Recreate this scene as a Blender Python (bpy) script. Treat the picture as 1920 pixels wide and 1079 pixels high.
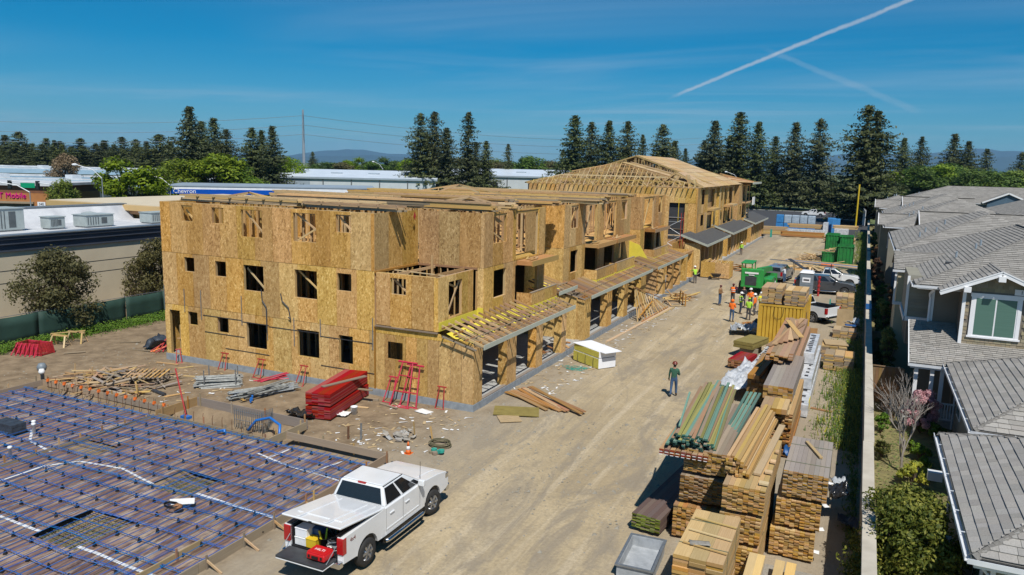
import bpy, bmesh, math, random
from mathutils import Vector, Matrix, Euler, noise as mnoise
random.seed(7)
R = math.radians
for o_ in list(bpy.data.objects): bpy.data.objects.remove(o_)
scene = bpy.context.scene
COL = scene.collection

# ------------------------------------------------------------------ camera
CAM_H = 11.4
yaw, pitch, roll = R(24.799), R(9.163), R(-1.332)
fwd = Vector((-math.sin(yaw)*math.cos(pitch), math.cos(yaw)*math.cos(pitch), -math.sin(pitch)))
rgt = Vector((math.cos(yaw), math.sin(yaw), 0)); dwn = fwd.cross(rgt)
r2 = rgt*math.cos(roll)+dwn*math.sin(roll); d2 = -rgt*math.sin(roll)+dwn*math.cos(roll)
cam_data = bpy.data.cameras.new('camera'); cam = bpy.data.objects.new('camera', cam_data); COL.objects.link(cam)
mw = Matrix((( r2.x,-d2.x,-fwd.x,0),( r2.y,-d2.y,-fwd.y,0),( r2.z,-d2.z,-fwd.z,CAM_H),(0,0,0,1)))
cam.matrix_world = mw
cam_data.sensor_width = 36; cam_data.lens = 1418.0/1920*36
cam_data.clip_start = 0.5; cam_data.clip_end = 30000
scene.camera = cam
# ------------------------------------------------------------------ sun and sky
SUN = Vector((0.40, -0.56, 1.0)).normalized()
sun_el = math.asin(SUN.z); sun_az = math.atan2(SUN.x, SUN.y)
sd = bpy.data.lights.new('sun', 'SUN'); sd.energy = 4.8; sd.angle = R(0.55); sd.color = (1, .955, .88)
so = bpy.data.objects.new('sun', sd); COL.objects.link(so); so.location = (30, -40, 80)
so.rotation_euler = (-SUN).to_track_quat('-Z', 'Y').to_euler()
world = bpy.data.worlds.new('World'); scene.world = world; world.use_nodes = True
nt = world.node_tree; N = nt.nodes; L = nt.links; N.clear()
out = N.new('ShaderNodeOutputWorld'); bg = N.new('ShaderNodeBackground'); bg.inputs[1].default_value = .076
sky = N.new('ShaderNodeTexSky'); sky.sky_type = 'NISHITA'; sky.sun_disc = False
sky.sun_elevation = sun_el; sky.sun_rotation = sun_az; sky.altitude = 60
sky.air_density = 1.0; sky.dust_density = .25; sky.ozone_density = 4.5
hs = N.new('ShaderNodeHueSaturation'); hs.inputs['Saturation'].default_value = 1.28; hs.inputs['Value'].default_value = .97
hs.inputs['Hue'].default_value = .487
tint = N.new('ShaderNodeMix'); tint.data_type = 'RGBA'; tint.blend_type = 'MULTIPLY'; tint.inputs[0].default_value = 1; tint.inputs[7].default_value = (.50, .75, .98, 1)
L.new(sky.outputs[0], tint.inputs[6]); L.new(tint.outputs[2], hs.inputs['Color'])
tc = N.new('ShaderNodeTexCoord')
def wn(t, **k):
    n = N.new(t)
    for a, b in k.items(): setattr(n, a, b)
    return n
def wmath(op, a, b=None, c=None, clamp=False):
    n = wn('ShaderNodeMath', operation=op); n.use_clamp = clamp
    for i, v in enumerate((a, b, c)):
        if v is None: continue
        if isinstance(v, (int, float)): n.inputs[i].default_value = v
        else: L.new(v, n.inputs[i])
    return n.outputs[0]
def wdot(v):
    n = wn('ShaderNodeVectorMath', operation='DOT_PRODUCT'); L.new(tc.outputs['Generated'], n.inputs[0]); n.inputs[1].default_value = v
    return n.outputs['Value']
def smooth(x, a, b):
    n = wn('ShaderNodeMapRange', interpolation_type='SMOOTHSTEP'); L.new(x, n.inputs[0])
    n.inputs[1].default_value = a; n.inputs[2].default_value = b; n.inputs[3].default_value = 0; n.inputs[4].default_value = 1
    return n.outputs[0]
# high cirrus: sky dome projected on a plane, stretched noise
sep = wn('ShaderNodeSeparateXYZ'); L.new(tc.outputs['Generated'], sep.inputs[0])
zc = wmath('MAXIMUM', sep.outputs[2], .03)
px_ = wmath('DIVIDE', sep.outputs[0], zc); py_ = wmath('DIVIDE', sep.outputs[1], zc)
cmb = wn('ShaderNodeCombineXYZ'); L.new(px_, cmb.inputs[0]); L.new(py_, cmb.inputs[1])
mp = wn('ShaderNodeMapping'); L.new(cmb.outputs[0], mp.inputs[0]); mp.inputs['Rotation'].default_value = (0, 0, R(-38)); mp.inputs['Scale'].default_value = (.20, .42, 1)
mp.inputs['Location'].default_value = (2.1, .6, 0)
nz = wn('ShaderNodeTexNoise'); nz.inputs['Scale'].default_value = 1.0; nz.inputs['Detail'].default_value = 4; nz.inputs['Roughness'].default_value = .58; nz.inputs['Distortion'].default_value = .7
L.new(mp.outputs[0], nz.inputs['Vector'])
mp2 = wn('ShaderNodeMapping'); L.new(cmb.outputs[0], mp2.inputs[0]); mp2.inputs['Scale'].default_value = (.11, .11, 1); mp2.inputs['Location'].default_value = (.45, .1, 0)
nz2 = wn('ShaderNodeTexNoise'); nz2.inputs['Scale'].default_value = 1.0; nz2.inputs['Detail'].default_value = 1; L.new(mp2.outputs[0], nz2.inputs['Vector'])
cir = wmath('MULTIPLY', smooth(nz.outputs[0], .34, .86), smooth(nz2.outputs[0], .36, .62))
cir = wmath('MULTIPLY', cir, .32)
# contrails: great circles cut to a stretch of arc
def pix(x, y):
    return (r2*((x-960)/1418)+d2*((y-539.5)/1418)+fwd).normalized()
wob = wn('ShaderNodeTexNoise'); wob.inputs['Scale'].default_value = 30; wob.inputs['Detail'].default_value = 4; wob.inputs['Roughness'].default_value = .7; L.new(tc.outputs['Generated'], wob.inputs['Vector']); wv2 = wob
def contrail(a, b, w0, w1, dens):
    n = a.cross(b).normalized(); mid = (a+b).normalized(); t = n.cross(a).normalized()
    ang = a.angle(b)
    along = wmath('ARCTAN2', wdot(t), wdot(a))
    u = wmath('DIVIDE', along, ang)
    d = wmath('ABSOLUTE', wmath('ADD', wdot(n), wmath('MULTIPLY', wmath('SUBTRACT', wob.outputs[0], .5), .006)))
    wv = wmath('ADD', wmath('MULTIPLY', u, w1-w0), w0); wv = wmath('MAXIMUM', wv, .0004)
    core = wmath('SUBTRACT', 1, wmath('DIVIDE', d, wv), clamp=True)
    core = smooth(core, 0, .8)
    ends = wmath('MULTIPLY', smooth(u, 0, .12), wmath('SUBTRACT', 1, smooth(u, .9, 1.15)))
    return wmath('MULTIPLY', wmath('MULTIPLY', wmath('MULTIPLY', core, ends), wmath('ADD', .45, wmath('MULTIPLY', wv2.outputs[0], .9))), dens)
c1 = contrail(pix(1245, 188), pix(1760, -22), .0030, .0034, .52)
c2 = contrail(pix(1735, 215), pix(1455, 100), .0060, .0042, .13)
tot = wmath('ADD', wmath('ADD', cir, c1), c2, clamp=True)
mx = wn('ShaderNodeMix', data_type='RGBA'); L.new(tot, mx.inputs[0]); L.new(hs.outputs[0], mx.inputs[6]); mx.inputs[7].default_value = (7.2, 7.9, 8.6, 1)
L.new(mx.outputs[2], bg.inputs[0]); L.new(bg.outputs[0], out.inputs[0])
scene.view_settings.view_transform = 'Standard'; scene.view_settings.look = 'None'
scene.view_settings.exposure = 0.08; scene.view_settings.gamma = 1
scene.render.engine = 'CYCLES'
try: scene.view_settings.use_curve_mapping = False
except Exception: pass
scene.cycles.max_bounces = 3; scene.cycles.diffuse_bounces = 2; scene.cycles.glossy_bounces = 2; scene.cycles.transmission_bounces = 2; scene.cycles.transparent_max_bounces = 8

# ------------------------------------------------------------------ materials
MATS = {}
def nodes_of(name):
    m = bpy.data.materials.new(name); m.use_nodes = True
    t = m.node_tree; b = t.nodes['Principled BSDF']
    MATS[name] = m
    return m, t, b
def coords(t, kind='Object', scale=(1, 1, 1), rot=(0, 0, 0)):
    tcn = t.nodes.new('ShaderNodeTexCoord'); mpn = t.nodes.new('ShaderNodeMapping')
    if kind == 'World':
        g = t.nodes.new('ShaderNodeNewGeometry'); t.links.new(g.outputs['Position'], mpn.inputs[0])
    else: t.links.new(tcn.outputs[kind], mpn.inputs[0])
    mpn.inputs['Scale'].default_value = scale; mpn.inputs['Rotation'].default_value = rot
    return mpn.outputs[0]
def tnoise(t, vec, scale, detail=4, rough=.55, dist=0):
    n = t.nodes.new('ShaderNodeTexNoise'); t.links.new(vec, n.inputs['Vector'])
    n.inputs['Scale'].default_value = scale; n.inputs['Detail'].default_value = detail; n.inputs['Roughness'].default_value = rough; n.inputs['Distortion'].default_value = dist
    return n.outputs[0]
def ramp(t, fac, stops):
    n = t.nodes.new('ShaderNodeValToRGB'); t.links.new(fac, n.inputs[0]); e = n.color_ramp.elements
    while len(e) < len(stops): e.new(.5)
    for i, (p, c) in enumerate(stops):
        e[i].position = p; e[i].color = (c, c, c, 1) if isinstance(c, (int, float)) else (*c[:3], 1)
    return n.outputs[0]
def mixc(t, fac, a, b, mode='MIX'):
    n = t.nodes.new('ShaderNodeMix'); n.data_type = 'RGBA'; n.blend_type = mode
    for i, v in ((0, fac), (6, a), (7, b)):
        if isinstance(v, (int, float)): n.inputs[i].default_value = v
        elif isinstance(v, tuple): n.inputs[i].default_value = (*v[:3], 1)
        else: t.links.new(v, n.inputs[i])
    return n.outputs[2]
def tmath(t, op, a, b=None, clamp=False):
    n = t.nodes.new('ShaderNodeMath'); n.operation = op; n.use_clamp = clamp
    for i, v in enumerate((a, b)):
        if v is None: continue
        if isinstance(v, (int, float)): n.inputs[i].default_value = v
        else: t.links.new(v, n.inputs[i])
    return n.outputs[0]
def objrand(t):
    return t.nodes.new('ShaderNodeObjectInfo').outputs['Random']
def vary(t, col, amt=.25, hue=.015, sat=.15):
    r = objrand(t); h = t.nodes.new('ShaderNodeHueSaturation'); t.links.new(col, h.inputs['Color'])
    v = tmath(t, 'ADD', tmath(t, 'MULTIPLY', r, 2*amt), 1-amt); t.links.new(v, h.inputs['Value'])
    r2_ = tmath(t, 'FRACT', tmath(t, 'MULTIPLY', r, 17.31))
    t.links.new(tmath(t, 'ADD', tmath(t, 'MULTIPLY', r2_, 2*hue), .5-hue), h.inputs['Hue'])
    r3 = tmath(t, 'FRACT', tmath(t, 'MULTIPLY', r, 57.7))
    t.links.new(tmath(t, 'ADD', tmath(t, 'MULTIPLY', r3, 2*sat), 1-sat), h.inputs['Saturation'])
    return h.outputs[0]
def bump(t, b, h, strength=.3, dist=.02):
    n = t.nodes.new('ShaderNodeBump'); n.inputs['Strength'].default_value = strength; n.inputs['Distance'].default_value = dist
    t.links.new(h, n.inputs['Height']); t.links.new(n.outputs[0], b.inputs['Normal'])
def simple(name, c1, c2=None, rough=.7, scale=4, kind='World', var=0, metal=0, detail=4, bmp=0, spec=None, stretch=(1, 1, 1), lo=.3, hi=.7, coat=0):
    m, t, b = nodes_of(name)
    b.inputs['Roughness'].default_value = rough; b.inputs['Metallic'].default_value = metal
    if spec is not None: b.inputs['Specular IOR Level'].default_value = spec
    if coat: b.inputs['Coat Weight'].default_value = coat; b.inputs['Coat Roughness'].default_value = .06
    if c2 is None: c2 = tuple(x*.8 for x in c1)
    f = tnoise(t, coords(t, kind, stretch), scale, detail)
    c = ramp(t, f, [(lo, c2), (hi, c1)])
    if var: c = vary(t, c, var)
    t.links.new(c, b.inputs['Base Color'])
    if bmp: bump(t, b, f, bmp, .03)
    return m
def osb(name, a, bcol, c, var=.2, streak=.25):
    m, t, b = nodes_of(name); b.inputs['Roughness'].default_value = .75; b.inputs['Specular IOR Level'].default_value = .25
    w = coords(t, 'World', (1, 1, .8))
    def vor(sc, rot):
        v = t.nodes.new('ShaderNodeTexVoronoi'); v.inputs['Scale'].default_value = sc
        t.links.new(coords(t, 'World', (1, 1, .55), rot), v.inputs['Vector']); s = t.nodes.new('ShaderNodeSeparateColor'); t.links.new(v.outputs['Color'], s.inputs[0]); return s.outputs[0]
    v1 = vor(15, (.4, .3, .7)); v2 = vor(27, (1.1, .2, .4)); v3 = vor(8, (.2, .9, 1.3))
    f = tmath(t, 'ADD', tmath(t, 'ADD', tmath(t, 'MULTIPLY', v1, .45), tmath(t, 'MULTIPLY', v2, .35)), tmath(t, 'MULTIPLY', v3, .2))
    col = ramp(t, f, [(.18, c), (.45, a), (.62, a), (.88, bcol)])
    st = tnoise(t, coords(t, 'World', (2.2, 2.2, .22)), 1.4, 5, .6)
    st2 = tnoise(t, w, .5, 3)
    col = mixc(t, tmath(t, 'MULTIPLY', ramp(t, st, [(.42, 0.), (.7, 1.)]), streak), col, tuple(min(1, x*1.5+.05) for x in a))
    col = mixc(t, tmath(t, 'MULTIPLY', ramp(t, st2, [(.4, 0.), (.7, 1.)]), .4), col, tuple(x*.72 for x in a))
    t.links.new(vary(t, col, var, .008, .1), b.inputs['Base Color'])
    bump(t, b, f, .25, .01)
    return m
osb('osb_new', (.56, .34, .115), (.80, .56, .24), (.32, .17, .045))
osb('osb_old', (.49, .285, .095), (.74, .49, .215), (.25, .13, .038), streak=.4)
osb('osb_dry', (.53, .325, .105), (.74, .51, .21), (.30, .165, .05))
osb('roof_osb', (.50, .34, .17), (.62, .45, .24), (.36, .235, .11), var=.07)
def wood(name, c1, c2, var=.22, rough=.7, sat=.15):
    m, t, b = nodes_of(name); b.inputs['Roughness'].default_value = rough; b.inputs['Specular IOR Level'].default_value = .25
    f = tnoise(t, coords(t, 'Object', (3, 22, 22)), 1, 5, .6)
    f2 = tnoise(t, coords(t, 'World'), 3.3, 3)
    c = ramp(t, f, [(.3, c2), (.66, c1)])
    c = mixc(t, tmath(t, 'MULTIPLY', f2, .45), c, tuple(x*.6 for x in c1))
    t.links.new(vary(t, c, var, .012, sat), b.inputs['Base Color'])
    return m
wood('pine', (.56, .38, .18), (.41, .255, .105))
wood('pine_pale', (.64, .46, .24), (.50, .33, .15))
wood('fir', (.46, .245, .085), (.32, .155, .05))
wood('cedar', (.40, .20, .09), (.28, .13, .055))
wood('weathered', (.36, .29, .21), (.24, .185, .125))
wood('grey_wood', (.36, .31, .26), (.25, .21, .175), .15)
wood('brown_board', (.43, .28, .165), (.31, .19, .105))
wood('purple_board', (.17, .12, .10), (.11, .078, .07), .15)
wood('teal_wood', (.17, .27, .20), (.07, .17, .145), .35)
wood('olive_wood', (.33, .30, .12), (.20, .20, .075), .3)
wood('teal_end', (.06, .15, .12), (.03, .09, .08), .3)
wood('maroon_end', (.26, .06, .035), (.17, .04, .025), .2)
wood('lime_end', (.24, .28, .045), (.10, .14, .03), .45)
wood('red_wood', (.38, .035, .03), (.20, .015, .013), .2, .75)
wood('primed', (.50, .52, .44), (.42, .44, .37), .06)
wood('end_grain', (.50, .295, .095), (.31, .165, .05), .3)
wood('end_dark', (.30, .16, .05), (.15, .075, .025), .4)
simple('concrete', (.42, .42, .40), (.30, .305, .30), .85, 5, bmp=.1)
simple('concrete_wall', (.52, .47, .385), (.40, .355, .285), .85, 1.6, bmp=.05, detail=7, lo=.25, hi=.62)
simple('blue_concrete', (.30, .335, .365), (.20, .225, .25), .85, 4)
simple('white_paint', (.80, .80, .79), (.72, .72, .71), .5, 3)
simple('white_metal', (.78, .79, .80), (.66, .68, .70), .45, 1.2)
simple('roof_metal', (.62, .68, .74), (.52, .58, .64), .4, .3)
simple('grey_metal_wall', (.30, .36, .41), (.25, .30, .35), .55, .6)
simple('pale_metal_wall', (.52, .56, .58), (.45, .49, .51), .55, .6)
simple('dark_metal', (.05, .055, .06), (.03, .03, .035), .5, 3)
simple('galv', (.34, .36, .37), (.22, .235, .245), .42, 9, metal=.6)
simple('grey_pipe', (.30, .31, .29), (.16, .165, .155), .5, 9, var=.25)
simple('red_paint', (.46, .03, .028), (.27, .022, .02), .55, 7, detail=7)
simple('pink_red', (.55, .03, .07), (.42, .02, .045), .4, 5)
simple('rebar_blue', (.022, .15, .44), (.012, .09, .30), .45, 6, var=.2)
simple('pipe_blue', (.02, .17, .55), (.015, .12, .40), .4, 5)
simple('rebar_green', (.10, .15, .10), (.16, .15, .07), .6, 4)
simple('black', (.012, .012, .013), (.007, .007, .007), .5, 5)
simple('black_plastic', (.025, .025, .028), (.014, .014, .015), .35, 3)
simple('rubber', (.028, .027, .026), (.018, .017, .016), .8, 6)
simple('orange', (.75, .16, .02), (.60, .12, .015), .5, 5)
simple('tape_white', (.76, .77, .78), (.55, .55, .54), .6, 7)
simple('foam_yellow', (.74, .62, .07), (.66, .55, .06), .6, 3)
simple('foam_sheet', (.72, .66, .14), (.62, .56, .10), .6, 3)
simple('foam_white', (.82, .83, .86), (.76, .77, .80), .6, 2)
simple('plastic_white', (.66, .68, .71), (.34, .36, .38), .3, 3.5, bmp=.6)
simple('plastic_clear', (.52, .55, .58), (.22, .24, .26), .22, 4, bmp=.8)
simple('black_bag', (.03, .032, .035), (.012, .012, .014), .18, 5, bmp=.9)
simple('tarp_blue', (.02, .10, .28), (.015, .06, .18), .4, 5, bmp=.5)
simple('tarp_dark', (.05, .065, .085), (.025, .03, .04), .5, 5, bmp=.6)
simple('yellow_steel', (.60, .38, .045), (.47, .275, .03), .5, 1.8, bmp=.02)
simple('rust', (.16, .075, .035), (.09, .04, .02), .8, 9)
simple('green_machine', (.025, .32, .06), (.03, .20, .04), .45, 2.5, detail=6)
simple('green_bin', (.012, .25, .045), (.02, .12, .03), .6, 1.6, detail=7)
simple('grey_plastic', (.20, .235, .265), (.16, .19, .215), .5, 2)
simple('steel_bin', (.40, .42, .44), (.28, .30, .315), .5, 5)
simple('olive_ply', (.27, .215, .06), (.20, .155, .042), .7, 3)
simple('plywood', (.46, .34, .19), (.36, .26, .14), .7, 2, stretch=(1, 6, 1))
simple('felt_black', (.045, .047, .05), (.03, .031, .033), .85, 1.2)
simple('felt_roof', (.085, .083, .08), (.058, .057, .055), .9, 3)
simple('stucco_beige', (.58, .50, .36), (.52, .445, .32), .9, .8)
simple('cornice_dark', (.055, .065, .09), (.04, .048, .068), .7, .6)
simple('roof_white', (.64, .65, .66), (.42, .43, .45), .6, .55)
simple('ac_grey', (.38, .43, .42), (.30, .34, .335), .5, 2)
simple('ac_dark', (.10, .115, .12), (.07, .08, .085), .6, 2)
simple('tan_stucco', (.56, .38, .17), (.50, .34, .15), .9, .6)
simple('brick_orange', (.42, .18, .055), (.34, .14, .045), .9, 1.2)
simple('brick_brown', (.20, .085, .04), (.16, .065, .03), .9, 1.2)
simple('magenta', (.62, .0, .22), (.55, .0, .19), .4, 2)
simple('chevron_blue', (.0, .075, .42), (.0, .065, .37), .35, 1)
simple('sign_green', (.0, .28, .13), (.0, .24, .11), .4, 1)
simple('blue_roof', (.25, .36, .44), (.20, .30, .37), .45, .35)
simple('fence_green', (.022, .06, .045), (.013, .04, .03), .75, 1.2, bmp=.4)
simple('asphalt', (.052, .054, .06), (.038, .039, .043), .9, 2.2)
simple('road_grey', (.11, .11, .11), (.085, .085, .085), .9, 1)
simple('taupe_wall', (.19, .165, .13), (.165, .14, .11), .8, 1.5)
simple('shake', (.30, .25, .165), (.24, .20, .13), .85, 5, var=.14)
simple('lap_siding', (.27, .255, .205), (.23, .215, .17), .8, 1.4, var=.08)
simple('lap_cream', (.52, .46, .30), (.46, .40, .26), .8, 1.4)
simple('lap_blue', (.075, .13, .185), (.06, .105, .15), .8, 1.4)
simple('trim_white', (.80, .80, .80), (.74, .74, .75), .5, 2)
simple('gutter', (.70, .72, .74), (.60, .62, .65), .45, 4)
simple('wood_fence', (.26, .16, .085), (.20, .12, .06), .85, 3, var=.15)
simple('trunk', (.12, .085, .06), (.07, .05, .035), .95, 6, bmp=.4)
simple('trunk_pale', (.36, .32, .28), (.24, .21, .18), .9, 8)
simple('pole_steel', (.42, .44, .46), (.36, .38, .40), .4, 1, metal=.5)
simple('yellow_paint', (.68, .47, .02), (.60, .40, .02), .5, 2)
simple('paper', (.78, .78, .77), (.68, .68, .67), .7, 5)
simple('cardboard', (.40, .22, .085), (.34, .18, .07), .8, 3)
simple('car_white', (.76, .775, .79), (.68, .69, .69), .3, 1.4, coat=.8, detail=6)
simple('car_silver', (.36, .37, .385), (.33, .34, .355), .3, 1, metal=.5, coat=.7)
simple('car_grey', (.085, .092, .105), (.075, .082, .093), .3, 1, metal=.4, coat=.8)
simple('chrome', (.62, .63, .65), (.55, .56, .58), .15, 1, metal=1)
simple('wheel_alloy', (.42, .43, .45), (.30, .31, .33), .3, 4, metal=.8)
simple('tail_red', (.42, .01, .012), (.36, .008, .01), .15, 3, coat=.5)
simple('case_red', (.55, .012, .015), (.48, .01, .012), .4, 3)
simple('blue_wrap', (.06, .26, .56), (.04, .18, .42), .3, 3, bmp=.4)
simple('silver_wrap', (.45, .53, .60), (.26, .33, .40), .3, 3, bmp=.6)
simple('text_dark', (.03, .03, .035), None, .6, 3)
simple('rope', (.17, .15, .085), (.11, .095, .05), .9, 9)
simple('teal_plastic', (.03, .34, .27), (.02, .25, .2), .5, 5)
simple('rock', (.36, .33, .28), (.25, .225, .19), .9, 6, var=.2, bmp=.3)
# people
simple('skin', (.40, .22, .14), (.34, .18, .11), .55, 8)
simple('jeans', (.055, .115, .22), (.03, .065, .14), .85, 9)
simple('jeans_dark', (.035, .05, .085), (.022, .032, .055), .85, 9)
simple('pants_grey', (.085, .08, .085), (.055, .052, .055), .85, 9)
simple('shirt_green', (.035, .12, .075), (.022, .08, .05), .85, 9)
simple('hi_orange', (.95, .20, .015), (.80, .15, .01), .8, 6)
simple('hi_lime', (.42, .75, .06), (.34, .62, .04), .8, 6)
simple('hi_yellow', (.78, .72, .03), (.66, .60, .02), .8, 6)
simple('jacket_brown', (.26, .145, .06), (.19, .10, .04), .85, 6)
simple('shirt_dark', (.03, .028, .035), (.02, .018, .024), .85, 6)
simple('shirt_maroon', (.13, .02, .035), (.09, .014, .024), .85, 6)
simple('shirt_white', (.62, .66, .72), (.54, .58, .64), .8, 6)
simple('boots', (.11, .075, .045), (.07, .045, .03), .8, 8)
simple('hair', (.03, .02, .015), None, .7, 9)
simple('helmet_white', (.80, .80, .78), None, .35, 3)
simple('helmet_brown', (.17, .035, .02), (.12, .025, .014), .35, 3)
# glass
def glass(name, c, rough=.05, alpha=1):
    m, t, b = nodes_of(name); b.inputs['Base Color'].default_value = (*c, 1); b.inputs['Roughness'].default_value = rough
    b.inputs['Specular IOR Level'].default_value = .8
    return m
glass('car_glass', (.012, .014, .016)); glass('house_glass', (.035, .075, .062), .08); glass('dark_glass', (.02, .022, .025), .1)
simple('blind_green', (.10, .19, .15), (.08, .16, .125), .25, 2, stretch=(.2, .2, 30))
# foliage
def leafmat(name, c1, c2, c3, var=.18, trans=.25):
    m, t, b = nodes_of(name); b.inputs['Roughness'].default_value = .6; b.inputs['Specular IOR Level'].default_value = .3
    g = t.nodes.new('ShaderNodeNewGeometry')
    f = tnoise(t, coords(t, 'World'), .9, 3)
    fr = g.outputs['Random Per Island']
    fac = tmath(t, 'ADD', tmath(t, 'MULTIPLY', f, .6), tmath(t, 'MULTIPLY', fr, .4))
    c = ramp(t, fac, [(.25, c3), (.5, c1), (.75, c2)])
    c = vary(t, c, var, .012, .12)
    t.links.new(c, b.inputs['Base Color'])
    tr = t.nodes.new('ShaderNodeBsdfTranslucent'); t.links.new(c, tr.inputs[0])
    ms = t.nodes.new('ShaderNodeMixShader'); ms.inputs[0].default_value = trans
    t.links.new(b.outputs[0], ms.inputs[1]); t.links.new(tr.outputs[0], ms.inputs[2]); t.links.new(ms.outputs[0], t.nodes['Material Output'].inputs[0])
    return m
leafmat('conifer', (.078, .098, .036), (.15, .165, .055), (.034, .050, .020), .22)
leafmat('leaf_bright', (.16, .23, .026), (.26, .33, .042), (.075, .125, .016), trans=.3)
leafmat('leaf_mid', (.075, .125, .025), (.13, .185, .04), (.035, .07, .016))
leafmat('leaf_olive', (.125, .115, .045), (.20, .175, .075), (.06, .058, .024), trans=.3)
leafmat('leaf_shrub', (.15, .175, .03), (.36, .34, .075), (.05, .075, .015), trans=.35)
leafmat('leaf_red', (.15, .08, .04), (.23, .13, .06), (.08, .04, .02))
leafmat('leaf_pink', (.70, .36, .38), (.85, .58, .57), (.42, .16, .18), .1, .35)
leafmat('leaf_brown', (.22, .165, .09), (.30, .23, .13), (.13, .095, .05))
leafmat('weed_yellow', (.28, .30, .03), (.48, .44, .03), (.14, .19, .025), .1)
leafmat('weed_green', (.11, .19, .03), (.18, .27, .045), (.05, .095, .018), .1)
leafmat('agave', (.24, .27, .05), (.38, .38, .08), (.12, .15, .03), .1)
# vapor barrier: dusty plum film with streaks
m, t, b = nodes_of('vapor_barrier'); b.inputs['Roughness'].default_value = .45
f1 = tnoise(t, coords(t, 'World', (3.2, .55, 1)), 1.1, 5, .62, .6); f2 = tnoise(t, coords(t, 'World', (1.3, .35, 1)), 2.1, 6, .65)
c = ramp(t, f1, [(.32, (.10, .058, .05)), (.5, (.19, .115, .09)), (.62, (.29, .19, .145))])
c = mixc(t, ramp(t, f2, [(.5, 0.), (.66, .9)]), c, (.48, .38, .28))
t.links.new(c, b.inputs['Base Color']); bump(t, b, f1, .5, .04)
# dirt ground
m, t, b = nodes_of('dirt'); b.inputs['Roughness'].default_value = .95; b.inputs['Specular IOR Level'].default_value = .1
w = coords(t, 'World')
n1 = tnoise(t, w, .16, 5, .6, .5); n2 = tnoise(t, w, 1.1, 6, .68, .3); n3 = tnoise(t, w, 9, 5, .7)
trk = tnoise(t, coords(t, 'World', (1.7, .09, 1), (0, 0, R(4))), .9, 5, .6, .25)
c = ramp(t, n1, [(.3, (.32, .25, .155)), (.5, (.43, .342, .212)), (.7, (.51, .41, .26))])
c = mixc(t, ramp(t, n2, [(.5, 0.), (.72, .75)]), c, (.29, .24, .17))
c = mixc(t, ramp(t, trk, [(.52, 0.), (.62, .75)]), c, (.52, .43, .295))
c = mixc(t, ramp(t, trk, [(.34, .8), (.44, 0.)]), c, (.31, .255, .18))
n4 = tnoise(t, coords(t, 'World', (1, .35, 1), (0, 0, R(25))), .38, 6, .7, 1.2)
c = mixc(t, ramp(t, n4, [(.52, 0.), (.62, .8)]), c, (.265, .225, .17))
c = mixc(t, ramp(t, n3, [(.35, .5), (.6, 0.)]), c, (.25, .20, .135))
c = mixc(t, ramp(t, n3, [(.66, 0.), (.78, .5)]), c, (.56, .49, .37))
# the yard left of the street is browner, freshly dug soil
sx = t.nodes.new('ShaderNodeSeparateXYZ'); t.links.new(w, sx.inputs[0])
ed = tmath(t, 'ABSOLUTE', tmath(t, 'ADD', tmath(t, 'ADD', sx.outputs[0], 9.4), tmath(t, 'MULTIPLY', tmath(t, 'SUBTRACT', n4, .5), 5)))
c = mixc(t, ramp(t, tmath(t, 'DIVIDE', ed, 10), [(.26, 0.), (.5, .7)]), c, mixc(t, n2, (.20, .17, .13), (.38, .325, .25)))
yd = tmath(t, 'ADD', sx.outputs[0], tmath(t, 'MULTIPLY', tmath(t, 'SUBTRACT', n2, .5), 5))
c = mixc(t, ramp(t, tmath(t, 'DIVIDE', tmath(t, 'ADD', yd, 30), 30), [(.38, .9), (.52, 0.)]), c, mixc(t, ramp(t, n2, [(.3, 0.), (.7, 1.)]), (.13, .09, .055), (.31, .23, .145)))
t.links.new(c, b.inputs['Base Color'])
hh = tmath(t, 'ADD', tmath(t, 'MULTIPLY', n2, .6), tmath(t, 'ADD', tmath(t, 'MULTIPLY', n3, .25), tmath(t, 'MULTIPLY', trk, .8)))
bump(t, b, hh, .75, .12)
simple('gravel', (.34, .315, .27), (.20, .185, .155), .95, 14, bmp=.4, detail=6)
simple('soil', (.15, .115, .07), (.085, .065, .04), .95, 5, bmp=.5)
simple('garden_ground', (.25, .22, .085), (.13, .11, .05), .95, 3, bmp=.5)
simple('grassland', (.13, .16, .05), (.075, .10, .03), .95, .05)
simple('terrain_far', (.10, .12, .05), (.06, .075, .035), .95, .01)
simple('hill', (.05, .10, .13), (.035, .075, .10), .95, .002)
# shingles
def shingle(name, c1, c2, var, extra=False):
    m, t, b = nodes_of(name); b.inputs['Roughness'].default_value = .92; b.inputs['Specular IOR Level'].default_value = .12
    f = tnoise(t, coords(t, 'World'), 26, 4, .7); f0 = tnoise(t, coords(t, 'World'), .7, 3)
    c = ramp(t, f, [(.32, c2), (.68, c1)])
    c = mixc(t, tmath(t, 'MULTIPLY', f0, .35), c, tuple(x*.8 for x in c1))
    if extra:
        g = t.nodes.new('ShaderNodeNewGeometry'); h = t.nodes.new('ShaderNodeHueSaturation'); t.links.new(c, h.inputs['Color'])
        t.links.new(tmath(t, 'ADD', tmath(t, 'MULTIPLY', g.outputs['Random Per Island'], .3), .85), h.inputs['Value']); c = h.outputs[0]
    else: c = vary(t, c, var, .01, .2)
    t.links.new(c, b.inputs['Base Color']); bump(t, b, f, .3, .01)
shingle('shingle_piece', (.37, .35, .32), (.26, .245, .225), .14)
shingle('shingle_row', (.33, .312, .285), (.23, .218, .20), 0, True)
shingle('shingle_cap', (.20, .19, .175), (.14, .132, .122), .1)

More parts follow.
